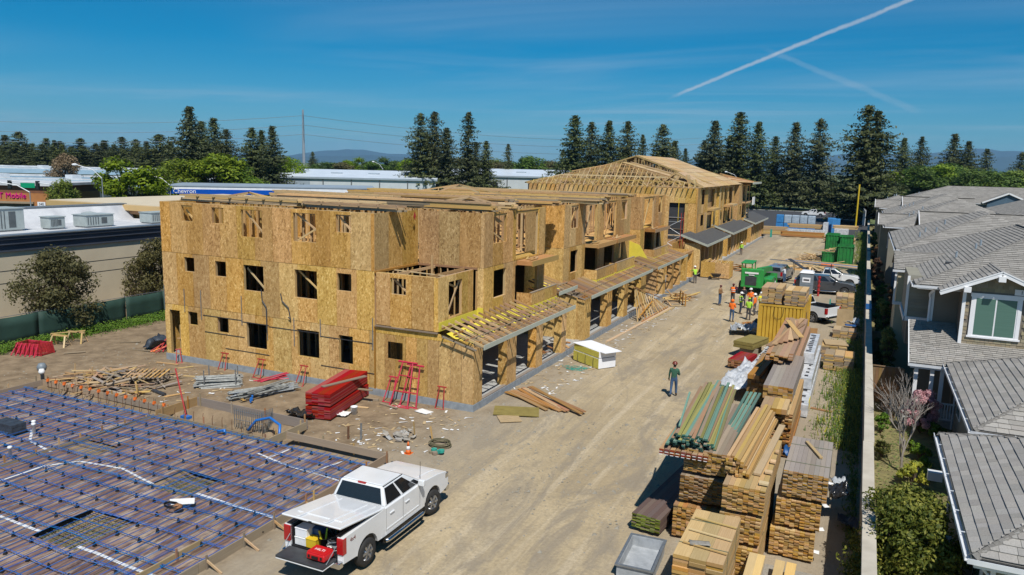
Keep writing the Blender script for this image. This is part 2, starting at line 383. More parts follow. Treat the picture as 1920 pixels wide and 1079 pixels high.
# ------------------------------------------------------------------ builders
WORLDP = set()          # parents whose children are given in world coordinates
PINV = {}
class MB:
    """collects faces of one mesh"""
    def __init__(s): s.v = []; s.f = []; s.mi = []; s.m = 0
    def add(s, vs, fs):
        k = len(s.v); s.v += [tuple(p) for p in vs]
        for f in fs: s.f.append([k+i for i in f]); s.mi.append(s.m)
    def quad(s, a, b, c, d): s.add([a, b, c, d], [(0, 1, 2, 3)])
    def tri(s, a, b, c): s.add([a, b, c], [(0, 1, 2)])
    BF = [(0, 3, 2, 1), (4, 5, 6, 7), (0, 1, 5, 4), (1, 2, 6, 5), (2, 3, 7, 6), (3, 0, 4, 7)]
    def box(s, x0, y0, z0, x1, y1, z1):
        s.add([(x0, y0, z0), (x1, y0, z0), (x1, y1, z0), (x0, y1, z0), (x0, y0, z1), (x1, y0, z1), (x1, y1, z1), (x0, y1, z1)], MB.BF)
    def obox(s, M):
        pts = [M @ Vector(p) for p in ((-.5, -.5, -.5), (.5, -.5, -.5), (.5, .5, -.5), (-.5, .5, -.5), (-.5, -.5, .5), (.5, -.5, .5), (.5, .5, .5), (-.5, .5, .5))]
        s.add(pts, MB.BF)
    def beam(s, p0, p1, w, h, roll=0): s.obox(beam_matrix(p0, p1, w, h, roll))
    def tube(s, pts, r, n=6, cap=True):
        pts = [Vector(p) for p in pts]; rs = r if isinstance(r, (list, tuple)) else [r]*len(pts)
        k = len(s.v); up = None
        for i, p in enumerate(pts):
            d = (pts[min(i+1, len(pts)-1)]-pts[max(i-1, 0)]); d = d.normalized() if d.length > 1e-9 else Vector((0, 0, 1))
            if up is None: up = Vector((0, 0, 1)) if abs(d.z) < .9 else Vector((1, 0, 0))
            a = d.cross(up)
            if a.length < 1e-6: a = d.cross(Vector((1, .3, .2)))
            a.normalize(); b_ = a.cross(d).normalized(); up = b_
            for j in range(n):
                t_ = 2*math.pi*j/n; s.v.append(tuple(p+(a*math.cos(t_)+b_*math.sin(t_))*rs[i]))
        for i in range(len(pts)-1):
            for j in range(n):
                s.f.append([k+i*n+j, k+i*n+(j+1) % n, k+(i+1)*n+(j+1) % n, k+(i+1)*n+j]); s.mi.append(s.m)
        if cap:
            s.f.append([k+j for j in range(n)][::-1]); s.mi.append(s.m)
            e = k+(len(pts)-1)*n; s.f.append([e+j for j in range(n)]); s.mi.append(s.m)
    def prism(s, poly, axis, a, b_):
        """polygon (list of 2d) extruded along axis 0/1/2 from a to b_"""
        def P3(p, v):
            q = list(p); q.insert(axis, v); return tuple(q)
        n = len(poly); k = len(s.v)
        s.v += [P3(p, a) for p in poly]+[P3(p, b_) for p in poly]
        s.f.append([k+i for i in range(n)][::-1]); s.mi.append(s.m)
        s.f.append([k+n+i for i in range(n)]); s.mi.append(s.m)
        for i in range(n):
            j = (i+1) % n; s.f.append([k+i, k+j, k+n+j, k+n+i]); s.mi.append(s.m)
    def lathe(s, prof, n=16, c=(0, 0, 0), axis='z', cap=True):
        k = len(s.v)
        for r, z in prof:
            for j in range(n):
                t_ = 2*math.pi*j/n; x, y = r*math.cos(t_), r*math.sin(t_)
                p = (x, y, z) if axis == 'z' else ((x, z, y) if axis == 'y' else (z, x, y))
                s.v.append((p[0]+c[0], p[1]+c[1], p[2]+c[2]))
        for i in range(len(prof)-1):
            for j in range(n):
                s.f.append([k+i*n+j, k+i*n+(j+1) % n, k+(i+1)*n+(j+1) % n, k+(i+1)*n+j]); s.mi.append(s.m)
        if cap:
            s.f.append([k+j for j in range(n)][::-1]); s.mi.append(s.m)
            e = k+(len(prof)-1)*n; s.f.append([e+j for j in range(n)]); s.mi.append(s.m)
    def mesh(s, name, mats, fix=True):
        me = bpy.data.meshes.new(name); me.from_pydata(s.v, [], s.f)
        if isinstance(mats, str): mats = [mats]
        for m_ in mats: me.materials.append(MATS[m_])
        if len(mats) > 1: me.polygons.foreach_set('material_index', s.mi)
        if fix and len(s.f) < 60000:
            bm = bmesh.new(); bm.from_mesh(me); bmesh.ops.recalc_face_normals(bm, faces=bm.faces); bm.to_mesh(me); bm.free()
        me.update(); return me
    def build(s, name, mats, parent=None, smooth=False, fix=True, bevel=0):
        me = s.mesh(name, mats, fix)
        if smooth: me.polygons.foreach_set('use_smooth', [True]*len(me.polygons))
        o = put(name, me, parent)
        if bevel:
            b_ = o.modifiers.new('bevel', 'BEVEL'); b_.width = bevel; b_.segments = 3 if bevel > .03 else 2; b_.limit_method = 'ANGLE'; b_.angle_limit = R(28)
            if bevel > .015: me.polygons.foreach_set('use_smooth', [True]*len(me.polygons)); o.modifiers.new('wn', 'WEIGHTED_NORMAL').keep_sharp = False
        return o
def beam_matrix(p0, p1, w, h, roll=0):
    p0 = Vector(p0); p1 = Vector(p1); d = p1-p0; Ln = d.length; d = d/max(Ln, 1e-6)
    up = Vector((0, 0, 1)) if abs(d.z) < .98 else Vector((0, 1, 0))
    y = up.cross(d).normalized(); z = d.cross(y).normalized()
    if roll: y, z = y*math.cos(roll)+z*math.sin(roll), z*math.cos(roll)-y*math.sin(roll)
    mid = (p0+p1)/2
    return Matrix(((d.x*Ln, y.x*w, z.x*h, mid.x), (d.y*Ln, y.y*w, z.y*h, mid.y), (d.z*Ln, y.z*w, z.z*h, mid.z), (0, 0, 0, 1)))
def put(name, data, parent=None):
    o = bpy.data.objects.new(name, data); COL.objects.link(o)
    if parent is not None:
        o.parent = parent
        if parent.name in WORLDP:
            o.matrix_parent_inverse = PINV[parent.name]; WORLDP.add(o.name); PINV[o.name] = Matrix.Identity(4)
    return o
def tag(o, label, cat=None, group=None, kind=None):
    if label: o['label'] = label
    if cat: o['category'] = cat
    if group: o['group'] = group
    if kind: o['kind'] = kind
    return o
def thing(name, label, cat, loc=(0, 0, 0), rz=0, group=None, world=False):
    o = bpy.data.objects.new(name, None); COL.objects.link(o); o.empty_display_size = .3
    o.location = loc; o.rotation_euler = (0, 0, rz)
    tag(o, label, cat, group)
    if world: WORLDP.add(o.name); PINV[o.name] = (Matrix.Translation(loc) @ Matrix.Rotation(rz, 4, 'Z')).inverted()
    return o
def struct(name, mb, mat, smooth=False, label=None):
    o = mb.build(name, mat, None, smooth); o['kind'] = 'structure'
    if label: o['label'] = label
    return o
def copy_thing(src, loc, rz=0, label=None, group=None, scale=None):
    r = src.copy(); COL.objects.link(r); r.location = loc; r.rotation_euler = (0, 0, rz)
    if scale: r.scale = scale if isinstance(scale, (tuple, list)) else (scale,)*3
    if label: r['label'] = label
    if group: r['group'] = group
    for ch in list(src.children):
        c = ch.copy(); COL.objects.link(c); c.parent = r
        for g in list(ch.children):
            d = g.copy(); COL.objects.link(d); d.parent = c
    return r
CUBES = {}
def cube_mesh(mat, end=None):
    k = (mat, end)
    if k not in CUBES:
        mb = MB(); mb.box(-.5, -.5, -.5, .5, .5, .5)
        if end: mb.mi = [0, 0, 0, 1, 0, 1]
        CUBES[k] = mb.mesh('board_'+mat, [mat, end] if end else mat)
    return CUBES[k]
def stick(name, p0, p1, w, h, parent, mat, roll=0, end=None):
    """one straight board, shared cube mesh, long axis along local x"""
    o = put(name, cube_mesh(mat, end), parent)
    o.matrix_basis = beam_matrix(p0, p1, w, h, roll); return o
def rnd(a, b): return random.uniform(a, b)
def text_mesh(s, size, depth, mat, name='lettering'):
    cu = bpy.data.curves.new(name, 'FONT'); cu.body = s; cu.size = size; cu.extrude = depth; cu.align_x = 'CENTER'; cu.align_y = 'CENTER'
    o = bpy.data.objects.new(name, cu); COL.objects.link(o)
    dg = bpy.context.evaluated_depsgraph_get(); me = bpy.data.meshes.new_from_object(o.evaluated_get(dg))
    bpy.data.objects.remove(o); me.materials.clear(); me.materials.append(MATS[mat]); return me
def text(s, size, depth, mat, parent, loc, rot, name='lettering', bold=False):
    me = text_mesh(s, size, depth, mat, name); o = put(name, me, parent)
    o.matrix_basis = Matrix.Translation(loc) @ Euler(rot).to_matrix().to_4x4(); return o

def osb_wall(parent, o, u, width, z0, z1, opens, mat, th=.03, pw=1.22, name='wall_panel', gap=.011, start=0):
    """a storey of sheathing: one mesh per sheet, openings cut out. o=(x,y) start, u=(ux,uy) unit"""
    ux, uy = u; nx, ny = uy, -ux
    cuts = [0.]
    x = start if start > 0 else pw
    while x < width-.15: cuts.append(x); x += pw
    cuts.append(width)
    for i in range(len(cuts)-1):
        a, b = cuts[i]+gap, cuts[i+1]-gap
        us = {a, b}; zs = {z0+gap, z1-gap}; op = [q for q in opens if q[0] < b and q[1] > a and q[2] < z1 and q[3] > z0]
        for q in op:
            for k in (q[0], q[1]):
                if a < k < b: us.add(k)
            for k in (q[2], q[3]):
                if z0+gap < k < z1-gap: zs.add(k)
        us = sorted(us); zs = sorted(zs); mb = MB(); pr = rnd(0, .006)
        def P(uu, zz, dd): return (o[0]+ux*uu+nx*dd, o[1]+uy*uu+ny*dd, zz)
        for q in range(len(zs)-1):
            any_ = False
            for p in range(len(us)-1):
                cu, cz = (us[p]+us[p+1])/2, (zs[q]+zs[q+1])/2
                if any(e[0] < cu < e[1] and e[2] < cz < e[3] for e in op): continue
                any_ = True; d0, d1 = -th, pr
                vs = [P(us[p], zs[q], d0), P(us[p+1], zs[q], d0), P(us[p+1], zs[q+1], d0), P(us[p], zs[q+1], d0),
                      P(us[p], zs[q], d1), P(us[p+1], zs[q], d1), P(us[p+1], zs[q+1], d1), P(us[p], zs[q+1], d1)]
                mb.add(vs, MB.BF)
            if not any_ and mb.v: mb.build(name, mat, parent); mb = MB()
        if mb.v: mb.build(name, mat, parent)
def frame_studs(parent, o, u, width, z0, z1, opens, mat='pine', inset=.03, depth=.14, sp=.6, name='stud'):
    """studs, plates and opening frames right behind a sheathed wall"""
    ux, uy = u; nx, ny = uy, -ux; c = -(inset+depth/2)
    def P(uu, zz): return (o[0]+ux*uu+nx*c, o[1]+uy*uu+ny*c, zz)
    rl = math.atan2(uy, ux)
    for z in (z0+.02, z1-.02, z1-.06): stick('plate', P(0, z), P(width, z), depth, .038, parent, mat)
    us = []
    x = .02
    while x < width: us.append(x); x += sp
    us.append(width-.02)
    for x in us:
        if any(q[0]-.02 < x < q[1]+.02 and q[2] < z1 and q[3] > z0 for q in opens):
            for q in opens:
                if q[0]-.02 < x < q[1]+.02 and q[2] < z1 and q[3] > z0:
                    if q[2]-z0 > .2: post(name, P(x, 0), z0+.04, q[2], .038, depth, u, parent, mat)
        else: post(name, P(x, 0), z0+.04, z1-.08, .038, depth, u, parent, mat)
    for q in opens:
        if q[2] < z1 and q[3] > z0:
            for e in (q[0]-.02, q[1]+.02): post('stud', P(e, 0), z0+.04, z1-.08, .04, depth, u, parent, mat)
            if q[2]-z0 > .1: stick('sill', P(q[0], q[2]-.02), P(q[1], q[2]-.02), depth, .04, parent, mat)
            hz = min(q[3]+.1, z1-.12); stick('header', P(q[0], hz), P(q[1], hz), depth, .19, parent, mat)
def post(name, p, z0, z1, wu, wd, u, parent, mat):
    o = put(name, cube_mesh(mat), parent); ux, uy = u; h = z1-z0
    if h <= 0: h = .01
    # local x = vertical (grain), y = along wall, z = depth
    o.matrix_basis = Matrix(((0, ux*wu, -uy*wd, p[0]), (0, uy*wu, ux*wd, p[1]), (h, 0, 0, (z0+z1)/2), (0, 0, 0, 1)))
    return o

# foliage helpers -----------------------------------------------------------
def leaf_quads(mb, c, n, rad, size, flat=0, seed=None, up=.3):
    for _ in range(n):
        d = Vector((random.gauss(0, 1), random.gauss(0, 1), random.gauss(0, 1)))
        d.normalize(); rr = random.random()**.4
        p = Vector(c)+Vector((d.x*rad[0], d.y*rad[1], d.z*rad[2]))*rr
        leaf(mb, p, d, size*rnd(.7, 1.3), up)
def leaf(mb, p, nrm, s, up=.3, asp=.6):
    nrm = (Vector(nrm)+Vector((rnd(-.8, .8), rnd(-.8, .8), rnd(-.8, .8)+up))).normalized()
    a = nrm.cross(Vector((rnd(-1, 1), rnd(-1, 1), rnd(-1, 1)))).normalized(); b_ = nrm.cross(a)
    a *= s; b_ *= s*asp
    mb.add([p-a, p-b_*.8, p+a, p+b_*.8], [(0, 1, 2, 3)])
def conifer_meshes(seed, h=30., w=4.0, dens=1.0, sparse=0.):
    random.seed(seed); mb = MB(); tk = MB()
    tk.tube([(0, 0, 0), (rnd(-.1, .1), rnd(-.1, .1), h*.5), (0, 0, h*.97)], [h*.016, h*.010, .05], 7)
    z = h*.07; lob = [rnd(0, 6.28) for _ in range(4)]
    while z < h*.985:
        t_ = (z/h)
        prof = ((1-t_)**.66)*(.95+.22*math.sin(t_*13+lob[0])+.1*math.sin(t_*29+lob[2]))
        if t_ < .16: prof *= .6+2.5*t_
        nb = max(4, int((9 if t_ < .7 else 7)*dens)); az0 = rnd(0, 6.28)
        for k in range(nb):
            a = az0+6.283*k/nb+rnd(-.4, .4)
            if random.random() < sparse: continue
            ln = max(w*prof*rnd(.62, 1.2)*(1+.2*math.sin(2*a+lob[1]+t_*7)), .12)
            droop = rnd(-.30, .02)+(.3 if t_ > .85 else 0)
            segs = max(3, int(ln*1.15))
            for i in range(segs):
                f = .12+.88*(i+rnd(.2, .8))/segs
                c = Vector((math.cos(a)*ln*f, math.sin(a)*ln*f, z+droop*ln*f+.12*ln*f*f)); sp_ = .35+.25*f
                for q in range(4):
                    p = c+Vector((rnd(-sp_, sp_), rnd(-sp_, sp_), rnd(-.34, .2)))
                    leaf(mb, p, (math.cos(a)*.4, math.sin(a)*.4, .5), rnd(.40, .74)*(.72+.28*(1-t_)), .5, .5)
            if t_ < .6 and k % 3 == 0: tk.tube([(0, 0, z), (math.cos(a)*ln*.7, math.sin(a)*ln*.7, z+droop*ln*.7)], [.05, .02], 3, False)
        z += h*.0145*rnd(.8, 1.25)
    return tk, mb
def broad_meshes(seed, h=9., w=5., clumps=26, per=150, leaf_s=.16, trunk_h=.22, lean=0):
    random.seed(seed); mb = MB(); tk = MB()
    th = h*trunk_h
    tk.tube([(0, 0, 0), (.05*h*lean, 0, th*.6), (0.1*h*lean, 0, th*1.2)], [h*.03, h*.024, h*.018], 8)
    for k in range(clumps):
        a = rnd(0, 6.283); rr = random.random()**.55; z = rnd(th*.9, h*.9); zf = (z-th)/(h-th)
        env = math.sin(max(.08, min(1, zf*.86+.2))*math.pi)**.6*(.85+.5*mnoise.noise(Vector((math.cos(a)*1.6, math.sin(a)*1.6, zf*2.5+seed))))
        c = Vector((math.cos(a)*w*.5*rr*env*.86, math.sin(a)*w*.5*rr*env*.86, z))
        tk.tube([(0.1*h*lean, 0, th*rnd(.8, 1.2)), (c.x*.45, c.y*.45, (c.z+th)/2+.06*h), tuple(c)], [h*.011, h*.007, h*.003], 4, False)
        cr = w*rnd(.085, .185)
        leaf_quads(mb, c, per, (cr, cr, cr*.78), leaf_s)
    return tk, mb
def tree(name, label, cat, loc, tkm, crm, scale=1, group=None, rz=None):
    t_ = thing(name, label, cat, loc, rnd(0, 6.28) if rz is None else rz, group)
    put('trunk', tkm, t_); put('crown', crm, t_)
    t_.scale = scale if isinstance(scale, tuple) else (scale,)*3
    return t_

# ================================================================== SETTING
PITS = [(-27.3, 22.5, -20.9, 24.6, -.42), (-36.3, 22.6, -27.3, 23.3, -.35), (-20.9, 22.9, -15.9, 23.5, -.3), (-21.9, 13.2, -19.9, 15.2, -.3), (-21.7, 17.3, -19.7, 18.9, -.28)]
mb = MB(); mb.quad((-9000, -1500, -.6), (9000, -1500, -.6), (9000, 12000, -.6), (-9000, 12000, -.6))
struct('terrain', mb, 'grassland')
def ground_z(x, y):
    z = .05*mnoise.noise(Vector((x*.35, y*.35, 0)))+.035*mnoise.noise(Vector((x*1.1, y*1.1, 3)))+.02
    if -36 < x < -16 and 23 < y < 30: z += .07*abs(mnoise.noise(Vector((x*.8, y*.8, 7))))
    if y > 148: z *= 0
    # ruts worn by wheels along the street
    if x > -15 and y < 148:
        for rx in (-8.9, -10.7, -12.4, -7.2): 
            d = abs(x-rx-.8*math.sin(y*.045+rx))
            if d < .5: z -= .05*(1-d/.5)
            elif d < .8: z += .02
    for a, b, c, d, dz in PITS:
        if a < x < c and b < y < d: z += dz
    if -37 < x < -15.6 and y < 23.2: z = min(z, .02)
    return z
mb = MB(); xs = []
x = -49.9
while x < .8: xs.append(x); x += .42 if x > -40 else .8
xs.append(.9)
ys = []
y = 2.
while y < 150.2: ys.append(y); y += .42 if y < 45 else (.9 if y < 80 else 2.0)
for yy in ys:
    for xx in xs: mb.v.append((xx, yy, ground_z(xx, yy)))
nx_ = len(xs)
for j in range(len(ys)-1):
    for i in range(nx_-1): mb.f.append([j*nx_+i, j*nx_+i+1, (j+1)*nx_+i+1, (j+1)*nx_+i]); mb.mi.append(0)
g_ = mb.build('ground', 'dirt', None, True, False); g_['kind'] = 'structure'
mb = MB(); mb.quad((-60, 149, .03), (.9, 149, .03), (.9, 236, .03), (-60, 236, .03)); struct('parking_lot', mb, 'asphalt')
mb = MB(); mb.quad((.95, 6, -.02), (40, 6, -.02), (40, 190, -.02), (.95, 190, -.02)); struct('garden_ground', mb, 'garden_ground')
mb = MB(); mb.quad((-190, 50, -.05), (-50, 50, -.05), (-50, 130, -.05), (-190, 130, -.05)); struct('street', mb, 'road_grey')
mb = MB(); mb.quad((-1.75, 17, .062), (-.1, 17, .062), (-.1, 21.9, .062), (-1.75, 21.9, .062)); struct('gravel_strip', mb, 'gravel')
mb = MB()
mb.box(-60, 236, 0, 20, 236.4, .15); struct('kerb', mb, 'concrete')
mb = MB(); mb.quad((-60, 236.4, .1), (40, 236.4, .1), (40, 300, .1), (-60, 300, .1)); struct('verge', mb, 'grassland')
# far hills
def hill(pts, dist, depth, mat='hill'):
    mb = MB(); n = len(pts)
    fr = []; tp = []; bk = []
    for i, (az, h) in enumerate(pts):
        d = Vector((-math.sin(R(az)), math.cos(R(az)), 0))
        fr.append(d*(dist-depth)+Vector((0, 0, -5))); tp.append(d*dist+Vector((0, 0, h))); bk.append(d*(dist+depth)+Vector((0, 0, -5)))
    for i in range(n-1):
        mb.quad(fr[i], fr[i+1], tp[i+1], tp[i]); mb.quad(tp[i], tp[i+1], bk[i+1], bk[i])
    o = struct('hills', mb, mat, True); return o
def ridge(a0, a1, n, base, amp, seed, peaks=()):
    random.seed(seed); pts = []
    for i in range(n+1):
        az = a0+(a1-a0)*i/n
        h = base+amp*mnoise.fractal(Vector((az*.16, seed*3.1, 0)), .8, 2.1, 5)
        for pa, ph, pw_ in peaks: h += ph*math.exp(-((az-pa)/pw_)**2)
        pts.append((az, max(h, -4)))
    return pts
hill(ridge(75, -32, 170, 34, 30, 3, [(-12, 120, 16), (36, 12, 4)]), 6200, 1100)
hill(ridge(75, -32, 170, 70, 60, 5, [(-10, 190, 16), (-6, 40, 3), (34, 45, 7)]), 8800, 1500)

# ------------------------------------------------------------------ store with white roof behind the green fence
t1 = thing('store_building', 'beige stucco store with dark cornice band and white flat roof behind the green fence', 'building', (-57, 30, 0), world=True)
mb = MB()
mb.box(-64.6, 8, 0, -50, 50.4, 5.15); mb.build('wall', 'stucco_beige', t1)
mb = MB(); mb.box(-50.05, 8, 5.15, -49.86, 50.4, 5.62); mb.build('cornice', 'cornice_dark', t1)
mb = MB(); mb.box(-50.2, 7.9, 5.62, -49.72, 50.4, 5.95); mb.build('cornice', 'cornice_dark', t1)
mb = MB(); mb.box(-50.2, 7.9, 5.95, -49.62, 50.4, 6.15); mb.build('cornice', 'cornice_dark', t1)
mb = MB(); mb.box(-50.5, 7.9, 6.15, -49.55, 50.4, 6.23); mb.build('coping', 'galv', t1)
mb = MB(); mb.box(-64.6, 8, 5.15, -50.3, 50.4, 5.6); mb.build('roof', 'roof_white', t1)
mb = MB(); mb.prism([(-63.2, 5.6), (-64.2, 6.9), (-64.8, 6.9), (-64.8, 5.2)], 1, 8, 50.4); mb.build('parapet', 'roof_white', t1)
mb = MB(); mb.box(-64.9, 8, 6.9, -64.1, 50.4, 7.0); mb.build('coping', 'galv', t1)
for z_ in (3.9, 3.1):
    mb = MB(); mb.box(-49.995, 8, z_, -49.985, 50.4, z_+.03); mb.build('joint', 'dark_metal', t1)
mb = MB(); mb.box(-49.99, 39.6, .0, -49.95, 40.8, 2.3); mb.build('door', 'lap_cream', t1)
def ac_unit(loc, sx, sy, sz, label, slats=False):
    t_ = thing('roof_air_conditioner', label, 'air conditioner', loc, 0, 'rooftop air conditioners')
    mb = MB(); mb.box(-sx/2, -sy/2, .1, sx/2, sy/2, sz); mb.build('casing', 'ac_grey', t_, bevel=.03)
    mb = MB(); mb.box(-sx/2-.06, -sy/2-.06, sz, sx/2+.06, sy/2+.06, sz+.06); mb.build('lid', 'ac_grey', t_)
    mb = MB(); mb.box(-sx/2+.1, -sy/2+.1, 0, sx/2-.1, sy/2-.1, .1); mb.build('curb', 'galv', t_)
    for k in range(5):
        yy = -sy/2+.15+k*(sy*.45/5); mb = MB(); mb.box(sx/2, yy, .25, sx/2+.02, yy+.06, sz-.15); mb.build('louvre', 'ac_dark', t_)
    mb = MB(); mb.box(sx/2, sy*.05, .3, sx/2+.015, sy*.25, sz-.2); mb.build('access_panel', 'ac_dark', t_)
    return t_
ac_unit((-59.5, 35.6, 5.6), 2.2, 2.6, 1.7, 'large grey air conditioner at the left end of the white roof')
ac_unit((-58.2, 39.0, 5.6), 1.1, 1.3, .95, 'small louvred air conditioner on the white roof beside the large unit')
ac_unit((-57.9, 42.3, 5.6), 1.6, 2.5, 1.0, 'long grey air conditioner in the middle of the white roof')
ac_unit((-57.4, 48.0, 5.6), 1.5, 2.2, .95, 'grey air conditioner by the tan wall at the white roof end')
t_ = thing('roof_vent', 'round galvanised vent on the white roof behind the long air conditioner', 'vent', (-60.5, 43.8, 5.6))
mb = MB(); mb.lathe([(.42, 0), (.42, .8)], 12); mb.build('duct', 'ac_grey', t_); mb = MB(); mb.lathe([(.6, .8), (.6, .95), (.2, 1.05)], 12); mb.build('cap', 'ac_grey', t_)
# tan building beyond
t2 = thing('tan_building', 'tan stucco building with wide flat roof edge behind the white roof', 'building', (-68, 60, 0), world=True)
mb = MB(); mb.box(-74, 51, 0, -52, 72, 6.0); mb.build('wall', 'tan_stucco', t2)
mb = MB(); mb.box(-75, 50.2, 6.0, -51, 73, 6.35); mb.build('soffit', 'brown_board', t2)
mb = MB(); mb.box(-75.3, 49.9, 6.35, -50.7, 73.3, 6.85); mb.build('fascia', 'tan_stucco', t2)
mb = MB(); mb.box(-75.1, 50.1, 6.85, -50.9, 73.1, 6.93); mb.build('roof', 'stucco_beige', t2)
# fuel station canopy
t3 = thing('fuel_canopy', 'white fuel station canopy with blue band and white lettering', 'canopy', (-95, 98, 0), world=True)
ca = Vector((-105, 90, 0)); cb = Vector((-78, 110.6, 0)); cu = (cb-ca).normalized(); cn = Vector((cu.y, -cu.x, 0))
def slab(mb, a, b, w, z0, z1, off=0.):
    n_ = Vector(((b-a).normalized().y, -(b-a).normalized().x, 0)); p = [a+n_*off, b+n_*off, b-n_*w, a-n_*w]
    mb.add([(q.x, q.y, z0) for q in p]+[(q.x, q.y, z1) for q in p], MB.BF)
mb = MB(); slab(mb, ca, cb, 14, 5.5, 6.75); mb.build('canopy_edge', 'white_metal', t3)
mb = MB(); slab(mb, ca+cu*.4, ca+cu*19, .02, 5.52, 6.28, .03); mb.build('band', 'chevron_blue', t3)
mb = MB(); slab(mb, ca-cu*.1, cb+cu*.1, 14.1, 6.75, 6.95, .1); mb.build('coping', 'grey_metal_wall', t3)
for k in (3, 12, 21, 30):
    p = ca+cu*k-cn*7; mb = MB(); mb.box(p.x-.25, p.y-.25, 0, p.x+.25, p.y+.25, 5.5); mb.build('column', 'white_metal', t3)
lp = ca+cu*2.9+cn*.06; text('Chevron', 1.0, .02, 'white_paint', t3, (lp.x, lp.y, 5.95), (R(90), 0, math.atan2(cu.y, cu.x)))
# phone shop
t4 = thing('phone_shop', 'orange brick shop with magenta sign letters at the far left', 'building', (-120, 72, 0), world=True)
ta = Vector((-130, 66.8, 0)); tb = Vector((-112.2, 75, 0)); tu = (tb-ta).normalized(); tn = Vector((tu.y, -tu.x, 0))
mb = MB(); slab(mb, ta, tb, 14, 0, 5.6); mb.build('wall', 'brick_orange', t4)
mb = MB(); slab(mb, ta, tb, 14, 5.6, 6.7, .01); mb.build('wall_band', 'brick_brown', t4)
mb = MB(); slab(mb, ta-tu*.3, tb+tu*.4, 14.4, 6.7, 7.1, .5); mb.build('roof', 'roof_white', t4)
mb = MB(); slab(mb, ta, tb-tu*2.4, .05, 4.0, 4.3, .35); mb.build('awning', 'weathered', t4)
mb = MB(); slab(mb, ta, tb-tu*2.6, .05, .3, 3.9, .02); mb.build('shop_window', 'dark_glass', t4)
lp = tb-tu*5.6+tn*.08; text('T Mobile', 1.15, .06, 'magenta', t4, (lp.x, lp.y, 5.15), (R(90), 0, math.atan2(tu.y, tu.x)))
lp = tb-tu*1.3+tn*.06; mb = MB(); slab(mb, lp-tu*.6, lp+tu*.6, .03, 3.6, 4.3, .03); mb.build('number_plate', 'white_metal', t4)
lp = lp+tn*.05; text('340', .5, .01, 'text_dark', t4, (lp.x, lp.y, 3.95), (R(90), 0, math.atan2(tu.y, tu.x)))
# low blue-grey roofs
def flat_store(name, label, a, b, depth, h, wall, roof, fascia, group=None):
    a = Vector(a); b = Vector(b); t_ = thing(name, label, 'building', tuple((a+b)/2), world=True, group=group)
    mb = MB(); slab(mb, a, b, depth, 0, h-1.2); mb.build('wall', wall, t_)
    u_ = (b-a).normalized(); n_ = Vector((u_.y, -u_.x, 0))
    mb = MB(); p0, p1 = a+n_*1.5, b+n_*1.5; q0, q1 = a-n_*3, b-n_*3
    mb.quad((p0.x, p0.y, h-1.3), (p1.x, p1.y, h-1.3), (q1.x, q1.y, h), (q0.x, q0.y, h)); mb.quad((p0.x, p0.y, h-1.3), (q0.x, q0.y, h-1.2), (q1.x, q1.y, h-1.2), (p1.x, p1.y, h-1.3)); mb.build('roof_slope', roof, t_)
    mb = MB(); slab(mb, a-n_*3.01, b-n_*3.01, depth-4, h-.9, h+.04); mb.build('flat_roof', roof, t_)
    mb = MB(); slab(mb, a-n_*2.9, b-n_*2.9, .25, h-.1, h+.3); mb.build('parapet', fascia, t_)
    mb = MB(); slab(mb, a-n_*(depth-2), b-n_*(depth-2), .25, h-.1, h+.5); mb.build('parapet', fascia, t_)
    for k in range(3):
        p = a+u_*((k+.6)*(b-a).length/3.4)-n_*6; mb = MB(); mb.box(p.x-1.2, p.y-1, h+.1, p.x+1.2, p.y+1, h+1.0); mb.build('roof_unit', 'white_metal', t_)
    return t_
flat_store('strip_store', 'long low store with blue-grey metal roof left of the big green tree', (-172, 92, 0), (-128, 116, 0), 26, 6.3, 'stucco_beige', 'blue_roof', 'roof_white')
flat_store('strip_store', 'farther low store with blue-grey roof below the dark conifers', (-255, 128, 0), (-190, 165, 0), 30, 7.2, 'stucco_beige', 'blue_roof', 'roof_white')
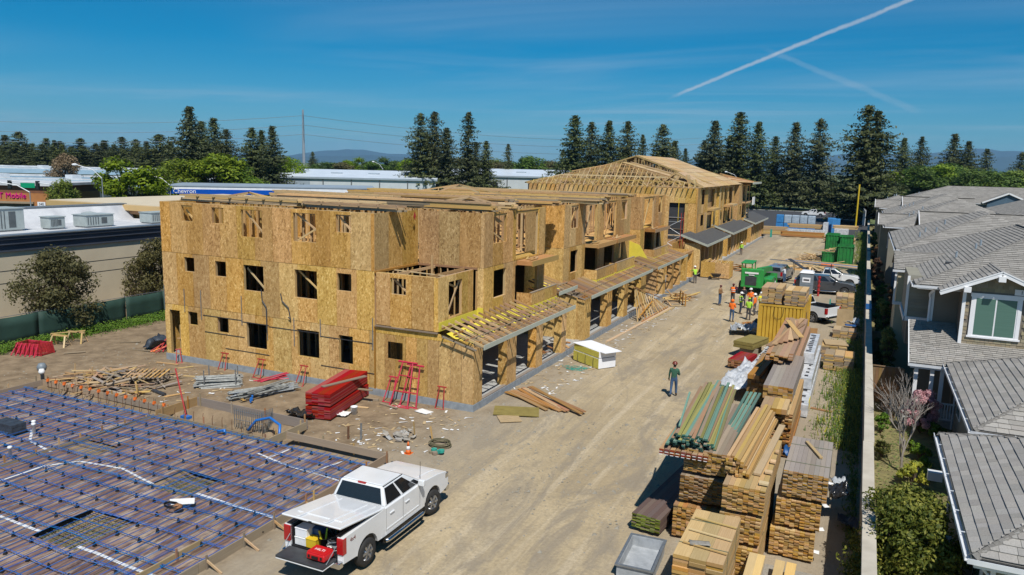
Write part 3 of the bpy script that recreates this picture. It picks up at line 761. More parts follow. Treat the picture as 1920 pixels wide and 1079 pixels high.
# metal warehouses
def warehouse(label, a, b, depth, eave, ridge_h, wall, wins=(), grey=0.):
    a = Vector(a); b = Vector(b); u_ = (b-a).normalized(); n_ = Vector((u_.y, -u_.x, 0)); Ln = (b-a).length
    t_ = thing('warehouse', label, 'building', tuple((a+b)/2), world=True)
    mb = MB(); slab(mb, a, b, depth, 0, eave); mb.build('wall', wall, t_)
    if grey:
        mb = MB(); slab(mb, a-u_*.05, a+u_*grey, .05, .0, eave-.02, .04); mb.build('wall_cladding', 'grey_metal_wall', t_)
    mb = MB()
    p = [a+n_*.5-u_*.5, b+n_*.5+u_*.5, b-n_*depth/2+u_*.5, a-n_*depth/2-u_*.5, b-n_*(depth+.5)+u_*.5, a-n_*(depth+.5)-u_*.5]
    zz = [eave+.15, eave+.15, ridge_h, ridge_h, eave+.15, eave+.15]
    v = [(q.x, q.y, z) for q, z in zip(p, zz)]
    mb.add(v, [(0, 1, 2, 3), (3, 2, 4, 5), (0, 3, 5), (1, 4, 2)]); mb.build('roof', 'roof_metal', t_)
    mb = MB(); slab(mb, a-u_*.5, b+u_*.5, .04, eave-.35, eave+.14, .5); mb.build('gutter', 'grey_metal_wall', t_)
    for k in range(1, 6):
        q = a+u_*(Ln*k/6)+n_*.1; mb = MB(); mb.box(q.x-.12, q.y-.12, 0, q.x+.12, q.y+.12, eave-.3); mb.build('downpipe', 'galv', t_)
    for k in range(4):
        q = a+u_*(Ln*(k+.7)/4.4)-n_*depth*.22; f = .5*(eave+.15+ridge_h)-.1
        mb = MB(); slab(mb, q-u_*1.6, q+u_*1.6, 1.2, f-.15, f+.35); mb.build('skylight', 'grey_metal_wall', t_)
    for w in wins:
        q = a+u_*w; mb = MB(); slab(mb, q-u_*1.2, q+u_*1.2, .05, eave-4.2, eave-2.0, .06); o = mb.build('window', 'dark_glass', t_)
        mb = MB(); slab(mb, q-u_*1.35, q+u_*1.35, .05, eave-4.35, eave-4.2, .1); mb.build('sill', 'white_metal', o)
warehouse('long grey metal warehouse with pale roof behind the front roof lumber', (-152, 164, 0), (-110.8, 186.6, 0), 34, 6.85, 9.0, 'pale_metal_wall', grey=12)
warehouse('taller pale metal warehouse with dark square windows', (-123, 208, 0), (-84, 229, 0), 36, 8.0, 10.2, 'pale_metal_wall', wins=(6, 18, 30, 39))
# transmission pole with wires
t_ = thing('power_pole', 'tall steel transmission pole with three cross arms carrying wires', 'pole', (-169, 200, 0), world=True)
mb = MB(); mb.tube([(-169, 200, 0), (-169, 200, 27.8)], [.65, .28], 10); mb.build('mast', 'pole_steel', t_)
armz = [26.6, 23.6, 20.6]; wd = Vector((-.93, -.36, 0))
for z_ in armz:
    mb = MB(); mb.tube([(-170.4, 201.6, z_), (-167.6, 198.4, z_)], .12, 6); mb.build('cross_arm', 'pole_steel', t_)
    for s_ in (-1, 1):
        mb = MB(); mb.tube([(-169+1.4*s_, 200-1.6*s_, z_-.7), (-169+1.4*s_, 200-1.6*s_, z_)], .1, 6); mb.build('insulator', 'pole_steel', t_)
for z_ in armz:
    for end, zz in (((-330, 98), z_+1), ((-60, 420), z_+4)):
        p0 = Vector((-169, 200, z_-.7)); p1 = Vector((end[0], end[1], zz)); pts = []
        for i in range(17):
            f = i/16; p = p0.lerp(p1, f); p.z -= 4*5.5*f*(1-f); pts.append(p)
        mb = MB(); mb.tube(pts, .055, 4, False); mb.build('wire', 'galv', t_)
# street lamps
def street_lamp(loc, h, rz, label, arm=3.4):
    t_ = thing('street_lamp', label, 'street lamp', loc, rz, 'street lamps by the road')
    mb = MB(); mb.tube([(0, 0, 0), (0, 0, h*.82)], [.1, .07], 8); mb.build('post', 'pole_steel', t_)
    mb = MB(); mb.tube([(0, 0, h*.8), (-arm*.35, 0, h*.93), (-arm, 0, h)], [.07, .06, .05], 6); mb.build('arm', 'white_metal', t_)
    mb = MB(); mb.lathe([(.02, -.45), (.16, -.3), (.2, .1), (.05, .4)], 8, (-arm-.2, 0, h), 'x'); mb.build('lamp_head', 'white_metal', t_)
street_lamp((-107, 80, 0), 10.0, .7, 'curved white street lamp left of the big green tree')
street_lamp((-107.5, 69, 0), 7.6, .7, 'lower curved street lamp arm beside the traffic signal', 4.5)
street_lamp((-165, 96, 0), 12.0, .4, 'street lamp at the far left edge above the low roofs', 2.5)
street_lamp((-104, 90, 0), 8.6, .7, 'street lamp half hidden in the big green tree')
street_lamp((-142, 206, 0), 11.6, 1.2, 'small lamp rising behind the grey warehouse roof')
street_lamp((-112, 214, 0), 11.2, 1.2, 'small lamp behind the joint of the two warehouses')
street_lamp((-34, 228, 0), 11.0, .3, 'slim lamp among the redwoods by the parking lot')
t_ = thing('traffic_signal', 'traffic signal with green street name sign in front of the small tree', 'traffic signal', (-104.5, 70.5, 0), .45)
mb = MB(); mb.tube([(0, 0, 0), (0, 0, 7.3)], .12, 8); mb.build('post', 'pole_steel', t_)
mb = MB(); mb.tube([(0, 0, 7.2), (-2.5, 0, 7.5), (-6, 0, 7.6)], .06, 6); mb.build('mast_arm', 'white_metal', t_)
mb = MB(); mb.box(-4.6, -.03, 6.7, -2.6, .03, 7.4); mb.build('street_sign', 'sign_green', t_)
for x_ in (-6.1, -2.2):
    mb = MB(); mb.box(x_-.2, -.2, 6.5, x_+.2, .2, 7.7); o = mb.build('signal_head', 'black_plastic', t_)

# ------------------------------------------------------------------ green screened fence
t_ = thing('screen_fence', 'chain fence covered with dark green screen along the dirt yard', 'fence', (-45.7, 32, 0), world=True)
fy = [14+3.05*i for i in range(11)]
for i, y_ in enumerate(fy):
    mb = MB(); mb.tube([(-45.75, y_, 0), (-45.75, y_, 1.95)], .03, 6); mb.build('post', 'galv', t_)
    if i < len(fy)-1:
        mb = MB(); n_ = 8
        for k in range(n_+1):
            f = k/n_; sag = .05*math.sin(f*math.pi); bul = .07*math.sin(f*math.pi*2+i)
            for z_, q in ((.02, 0), (.6, 1), (1.2, .7), (1.82-sag, 0)): mb.v.append((-45.68+bul*q, y_+3.05*f, z_))
        for k in range(n_):
            for j in range(3): mb.f.append([k*4+j, (k+1)*4+j, (k+1)*4+j+1, k*4+j+1]); mb.mi.append(0)
        o = mb.build('screen_panel', 'fence_green', t_, True); md = o.modifiers.new('s', 'SOLIDIFY'); md.thickness = .012
        mb = MB(); mb.tube([(-45.75, y_, 1.84), (-45.75, y_+3.05, 1.84)], .018, 5); mb.build('rail', 'galv', t_)
# concrete site wall on the right
t_ = thing('concrete_wall', 'long pale concrete wall dividing the site from the house gardens', 'wall', (.85, 80, 0), world=True)
y_ = 4.; k = 0
while y_ < 165:
    ln = 6.1; dx = rnd(-.012, .012); zt = 2.02+rnd(-.02, .02)
    mb = MB(); mb.box(.73+dx, y_+.006, -.1, .93+dx, y_+ln-.006, zt); mb.build('panel', 'concrete_wall', t_)
    mb = MB(); mb.box(.66+dx, y_+.01, zt, 1.0+dx, y_+ln-.01, zt+.10); mb.build('coping', 'concrete_wall', t_, bevel=.012)
    y_ += ln; k += 1
def wall_banner(y0, y1, z0, mat, label):
    mb = MB(); mb.box(.640, y0, z0, .652, y1, 2.14); mb.box(.640, y0, 2.14, 1.02, y1, 2.152)
    tag(mb.build('wall_tarp', mat), label, 'tarp')
wall_banner(57.2, 59.6, 1.45, 'tarp_blue', 'blue tarp strip hung over the concrete wall by the white pickup')
wall_banner(101, 103, 1.5, 'tarp_dark', 'dark tarp strip hung over the concrete wall near the green bins')

# ------------------------------------------------------------------ trees
st = random.getstate()
CON = []
for sd_, w_, sp_ in ((11, 10.2, 0), (12, 11.2, .04), (13, 9.4, .08), (14, 7.2, .28), (15, 11.4, .1)):
    tk, cr = conifer_meshes(sd_, 30, w_, 1.0, sp_)
    CON.append((tk.mesh('trunk', 'trunk'), cr.mesh('crown', 'conifer', fix=False)))
def ontoY(px, py, Y):
    d = r2*((px-960)/1418)+d2*((py-539.5)/1418)+fwd; k_ = Y/d.y
    return Vector((0, 0, CAM_H))+d*k_
random.seed(21)
# (photo column and top of each conifer, distance north, variant, width factor)
CONIFERS = [(8, 252, 215, 0, 1.2), (34, 246, 205, 1, 1.2), (60, 268, 212, 4, 1.1), (86, 258, 208, 0, 1.1), (112, 264, 215, 1, 1.1), (150, 258, 204, 4, 1.2), (195, 262, 214, 0, 1.2), (228, 256, 206, 1, 1.0), (254, 260, 214, 4, 1.1), (298, 251, 206, 1, 1.3), (318, 264, 212, 0, 1.1),
 (354, 197, 150, 0, 1.15), (377, 226, 154, 1, 1.1), (400, 219, 152, 0, 1.1), (424, 240, 150, 4, 1.0), (472, 238, 156, 1, 1.05), (490, 242, 160, 0, .9), (510, 234, 156, 0, 1.0),
 (586, 284, 330, 1, .9), (789, 210, 190, 4, .95), (815, 208, 196, 1, .9), (838, 237, 192, 2, 1.0), (879, 207, 198, 3, 1.0), (893, 264, 206, 2, .9), (912, 262, 202, 2, .95), (953, 268, 235, 3, .9),
 (1056, 280, 250, 1, .9), (1079, 213, 215, 2, 1.1), (1110, 226, 220, 2, 1.05), (1143, 224, 218, 0, .95), (1178, 226, 222, 1, .9), (1206, 250, 240, 3, .9), (1244, 232, 225, 1, 1.05), (1266, 262, 228, 0, 1.1), (1286, 277, 290, 0, .8),
 (1342, 224, 242, 0, 1.05), (1390, 207, 246, 2, 1.1), (1424, 226, 242, 0, .95), (1455, 253, 250, 2, .95), (1494, 227, 246, 0, 1.0), (1541, 220, 243, 4, .95), (1322, 262, 250, 1, 1.0), (1370, 252, 252, 4, .9),
 (1630, 194, 190, 4, 1.05), (1648, 204, 192, 2, 1.15), (1697, 257, 330, 0, 1.0), (1730, 254, 340, 2, .9), (1792, 249, 320, 0, 1.05), (1818, 263, 318, 0, 1.05), (1852, 277, 340, 3, 1.2), (1918, 284, 300, 4, 1.0)]
def conifer_label(i, c):
    x_ = c[0]
    if x_ < 330: return 'dark conifer in the row behind the low roofs, number %s from the left' % ['one', 'two', 'three', 'four', 'five', 'six', 'seven', 'eight', 'nine', 'ten', 'eleven'][i]
    D = {354: 'tallest dark conifer of the clump above the bright green trees', 377: 'conifer tucked right of the tallest one in its clump', 400: 'second tall conifer of the clump above the bright green trees', 424: 'rightmost conifer of the clump above the bright green trees', 472: 'left conifer of the trio left of the power pole', 490: 'middle conifer of the trio left of the power pole', 510: 'right conifer of the trio left of the power pole',
     586: 'tiny far conifer just right of the power pole', 789: 'left of two broad conifers behind the warehouse joint', 815: 'tall broad conifer behind the warehouse joint', 838: 'lower conifer right of the two broad ones behind the warehouses', 879: 'slim open conifer standing alone above the pale warehouse', 893: 'short conifer at the foot of the slim open one', 912: 'second short conifer right of the slim open one', 953: 'small lone conifer above the pale warehouse roof',
     1056: 'short conifer left of the row behind the trussed roof', 1079: 'tallest conifer at the left of the row behind the trussed roof', 1110: 'second conifer of the row behind the trussed roof', 1143: 'third conifer of the row behind the trussed roof', 1178: 'fourth conifer of the row behind the trussed roof', 1206: 'thin conifer between the row and the broad one over the ridge', 1244: 'broad conifer standing over the trussed roof ridge', 1266: 'lower conifer right of the broad one over the ridge', 1286: 'small conifer in the gap right of the trussed roof ridge',
     1342: 'leftmost tall redwood behind the parking lot', 1390: 'tallest redwood of the left group behind the parking lot', 1424: 'third redwood of the group behind the parking lot', 1455: 'shorter redwood in the middle of the parking lot row', 1494: 'redwood left of the last one in the parking lot row', 1541: 'rightmost redwood of the parking lot row', 1322: 'low redwood at the left edge of the parking lot row', 1370: 'low redwood between the two left tall ones',
     1630: 'largest redwood at the end of the concrete wall', 1648: 'redwood growing against the right side of the largest one', 1697: 'left of two conifers behind the far house roofs', 1730: 'slim conifer beside the left one behind the far roofs', 1792: 'taller of the two broad conifers behind the far roofs', 1818: 'shorter of the two broad conifers behind the far roofs', 1852: 'small open conifer near the right edge behind the roofs', 1918: 'conifer cut by the right edge of the picture'}
    return D[x_]
for px_v in range(4, 345, 19):
    p = ontoY(px_v+rnd(-5, 5), 266+rnd(-6, 14), rnd(198, 216)); s_ = p.z/30; w_ = s_*rnd(1.3, 1.7); tree('conifer_tree', 'dark conifer filling the dense row behind the low roofs at the left', 'tree', (p.x, p.y, -.1), *CON[random.choice([0, 1, 4])], (w_, w_, s_), 'filling conifers of the left row')
for i, c in enumerate(CONIFERS):
    p = ontoY(c[0], c[1], c[2]); s_ = p.z/30.; tkm, crm = CON[c[3]]; c = (*c[:4], c[4]*(1.45 if c[0] < 330 else 1.0))
    tree('conifer_tree', conifer_label(i, c), 'tree', (p.x, p.y, -.1), tkm, crm, (s_*c[4], s_*c[4], s_), 'tall conifers around the site')
BR = []
for sd_, cl, per, ls in ((31, 46, 240, .34), (32, 52, 230, .32), (33, 40, 220, .36)):
    tk, cr = broad_meshes(sd_, 10, 9, cl, per, ls*.62, .12)
    BR.append((tk.mesh('trunk', 'trunk'), cr))
BRM = {}
def broad(i, mat):
    if (i, mat) not in BRM: BRM[(i, mat)] = BR[i][1].mesh('crown', mat, fix=False)
    return BR[i][0], BRM[(i, mat)]
def btree(px, py, Y, var, mat, wf, label, group=None, name='broadleaf_tree'):
    p = ontoY(px, py, Y); s_ = p.z/10.; tkm, crm = broad(var, mat)
    return tree(name, label, 'tree', (p.x, p.y, -.1), tkm, crm, (s_*wf, s_*wf, s_), group)
btree(245, 287, 86, 0, 'leaf_bright', 1.4, 'big round bright green tree above the tan building')
btree(345, 295, 112, 1, 'leaf_bright', 1.6, 'bright green tree in the middle behind the fuel canopy')
btree(402, 283, 116, 2, 'leaf_bright', 1.6, 'tallest bright green tree behind the fuel canopy')
btree(456, 303, 120, 0, 'leaf_bright', 1.6, 'lower bright green tree at the right end of the fuel canopy')
btree(305, 312, 122, 2, 'leaf_bright', 1.5, 'low green tree between the two bright round ones')
btree(118, 332, 71, 1, 'leaf_bright', .78, 'small green tree beside the brick phone shop')
btree(122, 284, 118, 2, 'leaf_brown', .85, 'brown half bare tree above the low roofs')
btree(540, 292, 175, 1, 'leaf_bright', 1.2, 'yellow green tree left of the power pole')
random.seed(77)
k = 0
for px_v in range(600, 1110, 21):
    py_v = 296+rnd(-5, 7); Y_ = rnd(300, 360)
    btree(px_v+rnd(-6, 6), py_v, Y_, k % 3, random.choice(['leaf_mid', 'leaf_bright', 'leaf_mid', 'leaf_olive']), rnd(1.5, 2.2), 'low green tree in the far belt behind the warehouses', 'far belt of trees behind the warehouses'); k += 1
for px_v in range(1285, 1640, 16):
    btree(px_v+rnd(-6, 6), 338+rnd(-8, 14), rnd(285, 330), k % 3, random.choice(['leaf_mid', 'leaf_bright']), rnd(1.2, 1.8), 'green tree low between the redwood trunks beyond the parking lot', 'green trees beyond the parking lot'); k += 1
for px_v, py_v in ((1668, 322), (1690, 318), (1718, 309), (1742, 305), (1765, 306), (1785, 303), (1806, 308), (1830, 314), (1852, 318), (1875, 313), (1898, 317), (1916, 318)):
    btree(px_v, py_v, rnd(255, 290), k % 3, random.choice(['leaf_bright', 'leaf_mid', 'leaf_bright']), 1.5, 'yellow green tree in the line behind the far house roofs', 'line of trees behind the far houses'); k += 1
for px_v in range(-10, 470, 24):
    btree(px_v+rnd(-8, 8), 300+rnd(-6, 8), rnd(225, 250), k % 3, 'leaf_mid', 1.5, 'dark green tree low in the belt below the far conifers', 'belt below the left conifers'); k += 1
# two grey-green trees by the store wall
random.seed(5)
for i, (x_, y_, h_, w_, lb) in enumerate(((-46.9, 31.3, 5.6, 6.1, 'olive green tree in front of the beige wall at the left edge'), (-47.6, 39.9, 5.6, 5.6, 'olive green tree in front of the beige wall next to the sheathed building'))):
    tk, cr = broad_meshes(41+i, h_, w_, 74, 150, .105, .16, .6)
    tree('olive_tree', lb, 'tree', (x_, y_, 0), tk.mesh('trunk', 'trunk'), cr.mesh('crown', 'leaf_olive', fix=False), 1, 'trees along the store wall', 0)
random.seed(99)

# air between camera and hills
mb = MB(); mb.box(-11500, -2500, -9, 11500, 14500, 420); hz = mb.build('haze', 'paper', None); hz['kind'] = 'stuff'
hm = bpy.data.materials.new('haze'); hm.use_nodes = True; hn = hm.node_tree; hn.nodes.clear(); ho = hn.nodes.new('ShaderNodeOutputMaterial'); hv = hn.nodes.new('ShaderNodeVolumePrincipled')
hv.inputs['Color'].default_value = (.30, .62, 1, 1); hv.inputs['Density'].default_value = .000055; hn.links.new(hv.outputs[0], ho.inputs['Volume']); hz.data.materials.clear(); hz.data.materials.append(hm)
scene.cycles.volume_bounces = 0

# ================================================================== BUILDING A (sheathed frame, no roof yet)
A = thing('framed_building', 'three storey wood framed building sheathed in oriented strand board, roof not yet built', 'building', (-26, 46, 0), world=True)
Z0, Z1, Z2, Z3 = .36, 3.25, 6.2, 9.0
XL, XJ, XC = -35.55, -21.2, -15.72
# foundation
mb = MB(); mb.box(XL-.02, 29.96, -.1, XC+.03, 79, Z0); mb.build('foundation', 'blue_concrete', A)
mb = MB(); mb.box(-21.9, 30.1, Z0, XC-.05, 78.8, Z0+.012); mb.build('garage_floor', 'concrete', A)
# front (camera side) facade
op3 = [(-33.91, -33.09, 7.99, 8.85), (-31.67, -30.8, 7.98, 8.83), (-29.6, -28.17, 7.38, 8.81), (-26.13, -24.68, 7.36, 8.81), (-23.47, -22.55, 7.98, 8.84)]
op2 = [(-33.85, -33.1, 5.2, 6.0), (-31.56, -30.79, 5.12, 5.95), (-29.55, -28.17, 4.53, 5.9), (-26.11, -24.68, 4.47, 5.92), (-23.42, -22.56, 5.07, 5.95)]
op1 = [(-35.19, -34.38, .36, 2.92), (-33.76, -33.03, 2.2, 2.95), (-31.55, -30.75, 2.02, 2.86), (-29.46, -28.07, 1.43, 2.82), (-26.02, -24.61, 1.4, 2.83), (-23.37, -22.51, 1.37, 2.82)]
def sh(l, x0): return [(a-x0, b-x0, c, d) for a, b, c, d in l]
W = XJ-XL
osb_wall(A, (XL, 30), (1, 0), W, Z2, Z3, sh(op3, XL), 'osb_old', start=.75)
osb_wall(A, (XL, 30), (1, 0), W, Z1, Z2, sh(op2, XL), 'osb_new', start=1.1)
osb_wall(A, (XL, 30), (1, 0), W, Z0, Z1, sh(op1, XL), 'osb_new', start=.6)
for a, b, ops in ((Z2, Z3, op3), (Z1, Z2, op2), (Z0, Z1, op1)): frame_studs(A, (XL, 30), (1, 0), W, a, b, sh(ops, XL))
# diagonal braces seen in the openings
for x0, x1, za, zb in ((-29.5, -28.2, 8.7, 7.5), (-24.75, -26.05, 8.1, 7.4), (-26.1, -24.75, 8.75, 7.9), (-33.8, -33.2, 8.6, 8.0), (-29.5, -28.25, 5.7, 4.6), (-26.05, -24.75, 5.85, 4.9), (-23.4, -22.7, 8.7, 8.05)):
    stick('brace', (x0, 30.26, za), (x1, 30.26, zb), .04, .09, A, 'pine_pale')
stick('brace', (-35.0, 30.3, 1.2), (-34.6, 30.3, 1.25), .05, .09, A, 'pine'); post('brace', (-34.8, 30.35), .4, 2.0, .09, .04, (1, 0), A, 'pine')
# panel joint lines and hold-down straps
for x, z0, z1 in ((-35.5, 2.9, 4.3), (-33.95, 2.9, 4.2), (-32.7, 2.6, 4.25), (-29.75, 2.6, 4.2), (-28.0, 2.0, 3.7), (-26.2, 1.9, 3.4), (-24.5, 2.6, 3.5), (-21.3, 2.3, 3.9)):
    post('strap', (x, 29.975), z0, z1, .05, .012, (1, 0), A, 'galv')
for x0, x1, z in ((-32.6, -29.8, 2.87), (-29.8, -27.9, 2.8), (-27.9, -24.6, 2.74), (-24.5, -21.3, 2.62), (-32.5, -29.6, 1.95), (-31, -27.9, 1.18), (-24.5, -21.2, 1.1)):
    stick('strap', (x0, 29.98, z), (x1, 29.98, z), .01, .035, A, 'dark_metal')
mb = MB(); mb.tube([(-27.0, 29.93, 4.6), (-26.9, 29.93, 4.2), (-26.5, 29.93, 3.9), (-26.35, 29.9, 3.3), (-26.5, 29.9, 3.4)], .03, 5); mb.build('conduit', 'dark_metal', A)
mb = MB(); mb.tube([(-28.3, 29.93, 4.7), (-28.25, 29.93, 4.1), (-28.0, 29.93, 3.8), (-27.95, 29.9, 2.4)], .03, 5); mb.build('conduit', 'dark_metal', A)
post('corner_board', (XJ+.03, 29.97), Z0, 3.5, .07, .03, (1, 0), A, 'fir')
# ground floor right of the joint
osb_wall(A, (XJ+.08, 30), (1, 0), XC-XJ-.08, Z0, 3.2, [(.68, 1.54, 2.0, 2.84)], 'osb_dry', pw=.61, start=.5)
mb = MB(); mb.prism([(XJ+.08, 3.2), (XC, 3.2), (-15.9, 3.3), (-17.6, 3.52), (XJ+.08, 3.52)], 1, 29.99, 30.03); mb.build('wall_panel', 'osb_dry', A)
stick('ledger', (XJ+.08, 29.93, 3.56), (-17.6, 29.93, 3.56), .09, .06, A, 'weathered')
# bump-out box on second floor
osb_wall(A, (-21.12, 30.02), (1, 0), 3.47, 3.6, 6.17, [(.82, 1.72, 5.18, 5.97)], 'osb_new', start=.8)
osb_wall(A, (-17.65, 30.02), (0, 1), 3.5, 3.6, 6.17, [(1.0, 2.35, 4.1, 5.85)], 'osb_new', start=1.75)
frame_studs(A, (-21.12, 30.02), (1, 0), 3.47, 3.6, 6.17, [(.82, 1.72, 5.18, 5.97)]); frame_studs(A, (-17.65, 30.02), (0, 1), 3.5, 3.6, 6.17, [(1.0, 2.35, 4.1, 5.85)])
stick('brace', (-20.3, 30.3, 5.9), (-19.4, 30.3, 5.2), .04, .09, A, 'pine_pale'); stick('brace', (-17.8, 31.1, 4.2), (-17.8, 32.3, 5.8), .04, .09, A, 'pine_pale'); stick('brace', (-17.85, 31.1, 5.8), (-17.85, 32.2, 5.4), .04, .09, A, 'pine_pale')
for k in range(6): stick('joist', (-21.0+.58*k+.3, 30.1, 6.10), (-21.0+.58*k+.3, 33.9, 6.10), .04, .14, A, 'pine') if k in (1, 4) else None
stick('joist', (-21.1, 31.6, 6.1), (-17.7, 31.2, 6.1), .09, .04, A, 'pine_pale')
post('post', (-20.0, 33.4), 5.7, 6.75, .09, .09, (1, 0), A, 'pine_pale')
for k in range(9): post('stud', (-21.05+.42*k, 33.93), 3.6, 6.05, .038, .09, (1, 0), A, 'pine')
for k in range(8): post('stud', (-21.17, 30.2+.45*k), 3.6, 6.05, .038, .09, (0, 1), A, 'pine')
stick('beam', (XJ, 33.9, 6.16), (-17.65, 33.9, 6.16), .06, .1, A, 'fir'); stick('beam', (XJ+.03, 30.0, 6.16), (XJ+.03, 33.9, 6.16), .06, .1, A, 'fir')
# third floor return walls
osb_wall(A, (XJ, 30.03), (0, 1), 3.93, Z2, Z3, [], 'osb_old', start=1.22)
osb_wall(A, (XJ+.04, 33.96), (1, 0), -17.3-XJ-.04, Z2, Z3, [], 'osb_old', start=1.22)
osb_wall(A, (-17.66, 33.96), (1, 0), .36, 3.3, Z2, [], 'osb_new')
# unit 1 street front
u1 = (0, 1)
o3 = [(1.03, 2.64, 7.37, 8.9), (3.85, 6.95, 6.3, 8.93)]; o2 = [(1.15, 2.65, 4.47, 5.95), (3.85, 7.0, 3.7, 5.92)]
osb_wall(A, (-17.3, 33.98), u1, 8.02, Z2, Z3, o3, 'osb_old', start=1.0); osb_wall(A, (-17.3, 33.98), u1, 8.02, 3.3, Z2, o2, 'osb_dry', start=1.1)
frame_studs(A, (-17.3, 33.98), u1, 8.02, Z2, Z3, o3); frame_studs(A, (-17.3, 33.98), u1, 8.02, 3.3, Z2, o2)
stick('brace', (-17.45, 35.1, 8.0), (-17.45, 36.5, 7.4), .04, .09, A, 'pine_pale'); stick('brace', (-17.5, 35.2, 8.8), (-17.5, 36.5, 8.3), .04, .2, A, 'fir')
def balcony(x, y0, y1, pro=.95, foam=True, rail=True):
    n = 6.2
    mb = MB(); mb.box(x+.02, y0, n-.25, x+pro, y1, n-.02); mb.build('balcony_deck', 'fir', A)
    mb = MB(); mb.box(x+pro, y0-.03, n-.28, x+pro+.05, y1+.03, n+.02); mb.build('balcony_beam', 'pine', A)
    osb_wall(A, (x+.02, y0), (1, 0), pro, 3.75, 4.42, [], 'osb_new'); osb_wall(A, (x+pro, y0), (0, 1), y1-y0, 3.75, 4.42, [], 'osb_dry', start=(y1-y0)/2)
    stick('cap', (x+pro-.06, y0, 4.45), (x+pro-.06, y1, 4.45), .14, .04, A, 'weathered')
    mb = MB(); mb.box(x+.02, y0, 3.2, x+pro-.03, y1, 3.74); mb.build('balcony_floor', 'fir', A)
    for k in range(5): stick('offcut', (x+rnd(.1, .8), y0+rnd(.1, 1), n+.02), (x+rnd(.1, .8), y0+rnd(1, 2.4), n+rnd(.04, .15)), .09, .04, A, 'pine')
    if foam:
        mb = MB(); mb.box(x+pro+.01, y0-.02, 3.2, x+pro+.05, y1, 3.74); mb.build('foam_strip', 'foam_yellow', A)
        mb = MB(); mb.box(x+.05, y0-.04, 3.2, x+pro+.05, y0-.005, 3.74); mb.build('foam_strip', 'foam_yellow', A)
balcony(-17.3, 38.0, 41.8)
# black triangle marks on the foam by the balcony
for y_ in (38.9, 40.2):
    mb = MB(); mb.prism([(y_-.22, 3.62), (y_+.22, 3.62), (y_, 3.3)], 0, -16.30+.002, -16.30+.006); o = mb.build('printed_mark', 'text_dark', A)
    mb = MB(); mb.prism([(y_-.09, 3.56), (y_+.09, 3.56), (y_, 3.44)], 0, -16.30+.006, -16.30+.008); mb.build('printed_mark', 'foam_yellow', o)
mb = MB(); mb.box(-17.62, 30.05, 3.62, -17.6, 33.9, 4.05); mb.build('foam_strip', 'foam_yellow', A)
mb = MB(); mb.box(-17.6, 33.9, 3.62, -17.28, 33.94, 4.15); mb.build('foam_strip', 'foam_yellow', A)
# garage front
def piers(x, lst, z1=3.0, mat='osb_new'):
    for a, b in lst:
        osb_wall(A, (x, a), (0, 1), b-a, Z0, z1, [], mat, pw=2); osb_wall(A, (x-.5, a), (1, 0), .5, Z0, z1, [], mat, pw=2)
        mb = MB(); mb.box(x-.5, a+.02, Z0, x-.035, b-.01, z1); mb.build('pier_core', 'pine', A)
piers(XC, [(30.03, 30.9), (33.6, 34.75), (37.35, 38.3), (41.2, 41.95)])
stick('header', (XC-.25, 30.9, 3.05), (XC-.25, 42, 3.05), .4, .28, A, 'fir')
for y_ in (45.1, 60.2, 65.8, 78.8): mb = MB(); mb.box(-22, y_, Z0, XC-.55, y_+.12, 3.2); mb.build('partition', 'osb_dry', A)
mb = MB(); mb.box(-22.2, 30.2, Z0, -22, 78.9, 3.2); mb.build('partition', 'osb_old', A)
for k in range(52): post('stud', (-21.9, 30.5+.9*k), Z0, 3.1, .04, .14, (0, 1), A, 'pine')
for a, b in ((31, 45), (46.4, 60), (66.5, 78.5)): stick('sole_plate', (XC-.1, a, Z0+.03), (XC-.1, b, Z0+.03), .2, .05, A, 'grey_wood')
# porch roof: one rafter each
def porch(y0, y1, xw, zw, xf, zf, name='rafter', sp=.6, foam=True, purlin=True):
    n = int((y1-y0)/sp)
    for k in range(n+1):
        y_ = y0+(y1-y0)*k/n
        stick('rafter', (xw+.03, y_, zw), (xf, y_, zf), .045, .10, A, random.choice(['brown_board', 'pine', 'brown_board']))
        stick('rafter_tie', (xw+.03, y_, zw-.5), (xf-.4, y_, zf-.22), .04, .08, A, 'weathered')
        if k < n and random.random() < .75: stick('web', (xw+rnd(.3, .8), y_, zw-.42), (xw+rnd(1.0, 1.6), y_+sp, zf+.2), .04, .07, A, 'brown_board')
    L_ = Vector((xf-xw, 0, zf-zw))
    for f in (.7,): stick('purlin', (xw+L_.x*f, y0, zw+L_.z*f+.06), (xw+L_.x*f, y1, zw+L_.z*f+.06), .035, .03, A, 'weathered')
    stick('fascia', (xf+.03, y0-.1, zf-.02), (xf+.03, y1+.1, zf-.02), .04, .22, A, 'primed')
    if foam:
        for k in range(int((y1-y0)/1.3)):
            y_ = y0+.3+1.3*k; mb = MB(); mb.quad((xw+.1, y_, zw-.42), (xw+1.2, y_, zf-.14), (xw+1.2, y_+.9, zf-.14), (xw+.1, y_+.9, zw-.42)); mb.build('foam_sheet', 'foam_yellow', A)
porch(29.75, 41.4, -17.3, 4.0, -15.05, 3.27)
for k in range(3): stick('outrigger', (-17.1+.62*k, 29.45, 3.93-.2*k), (-17.1+.62*k, 30.6, 3.93-.2*k), .04, .09, A, 'cedar')
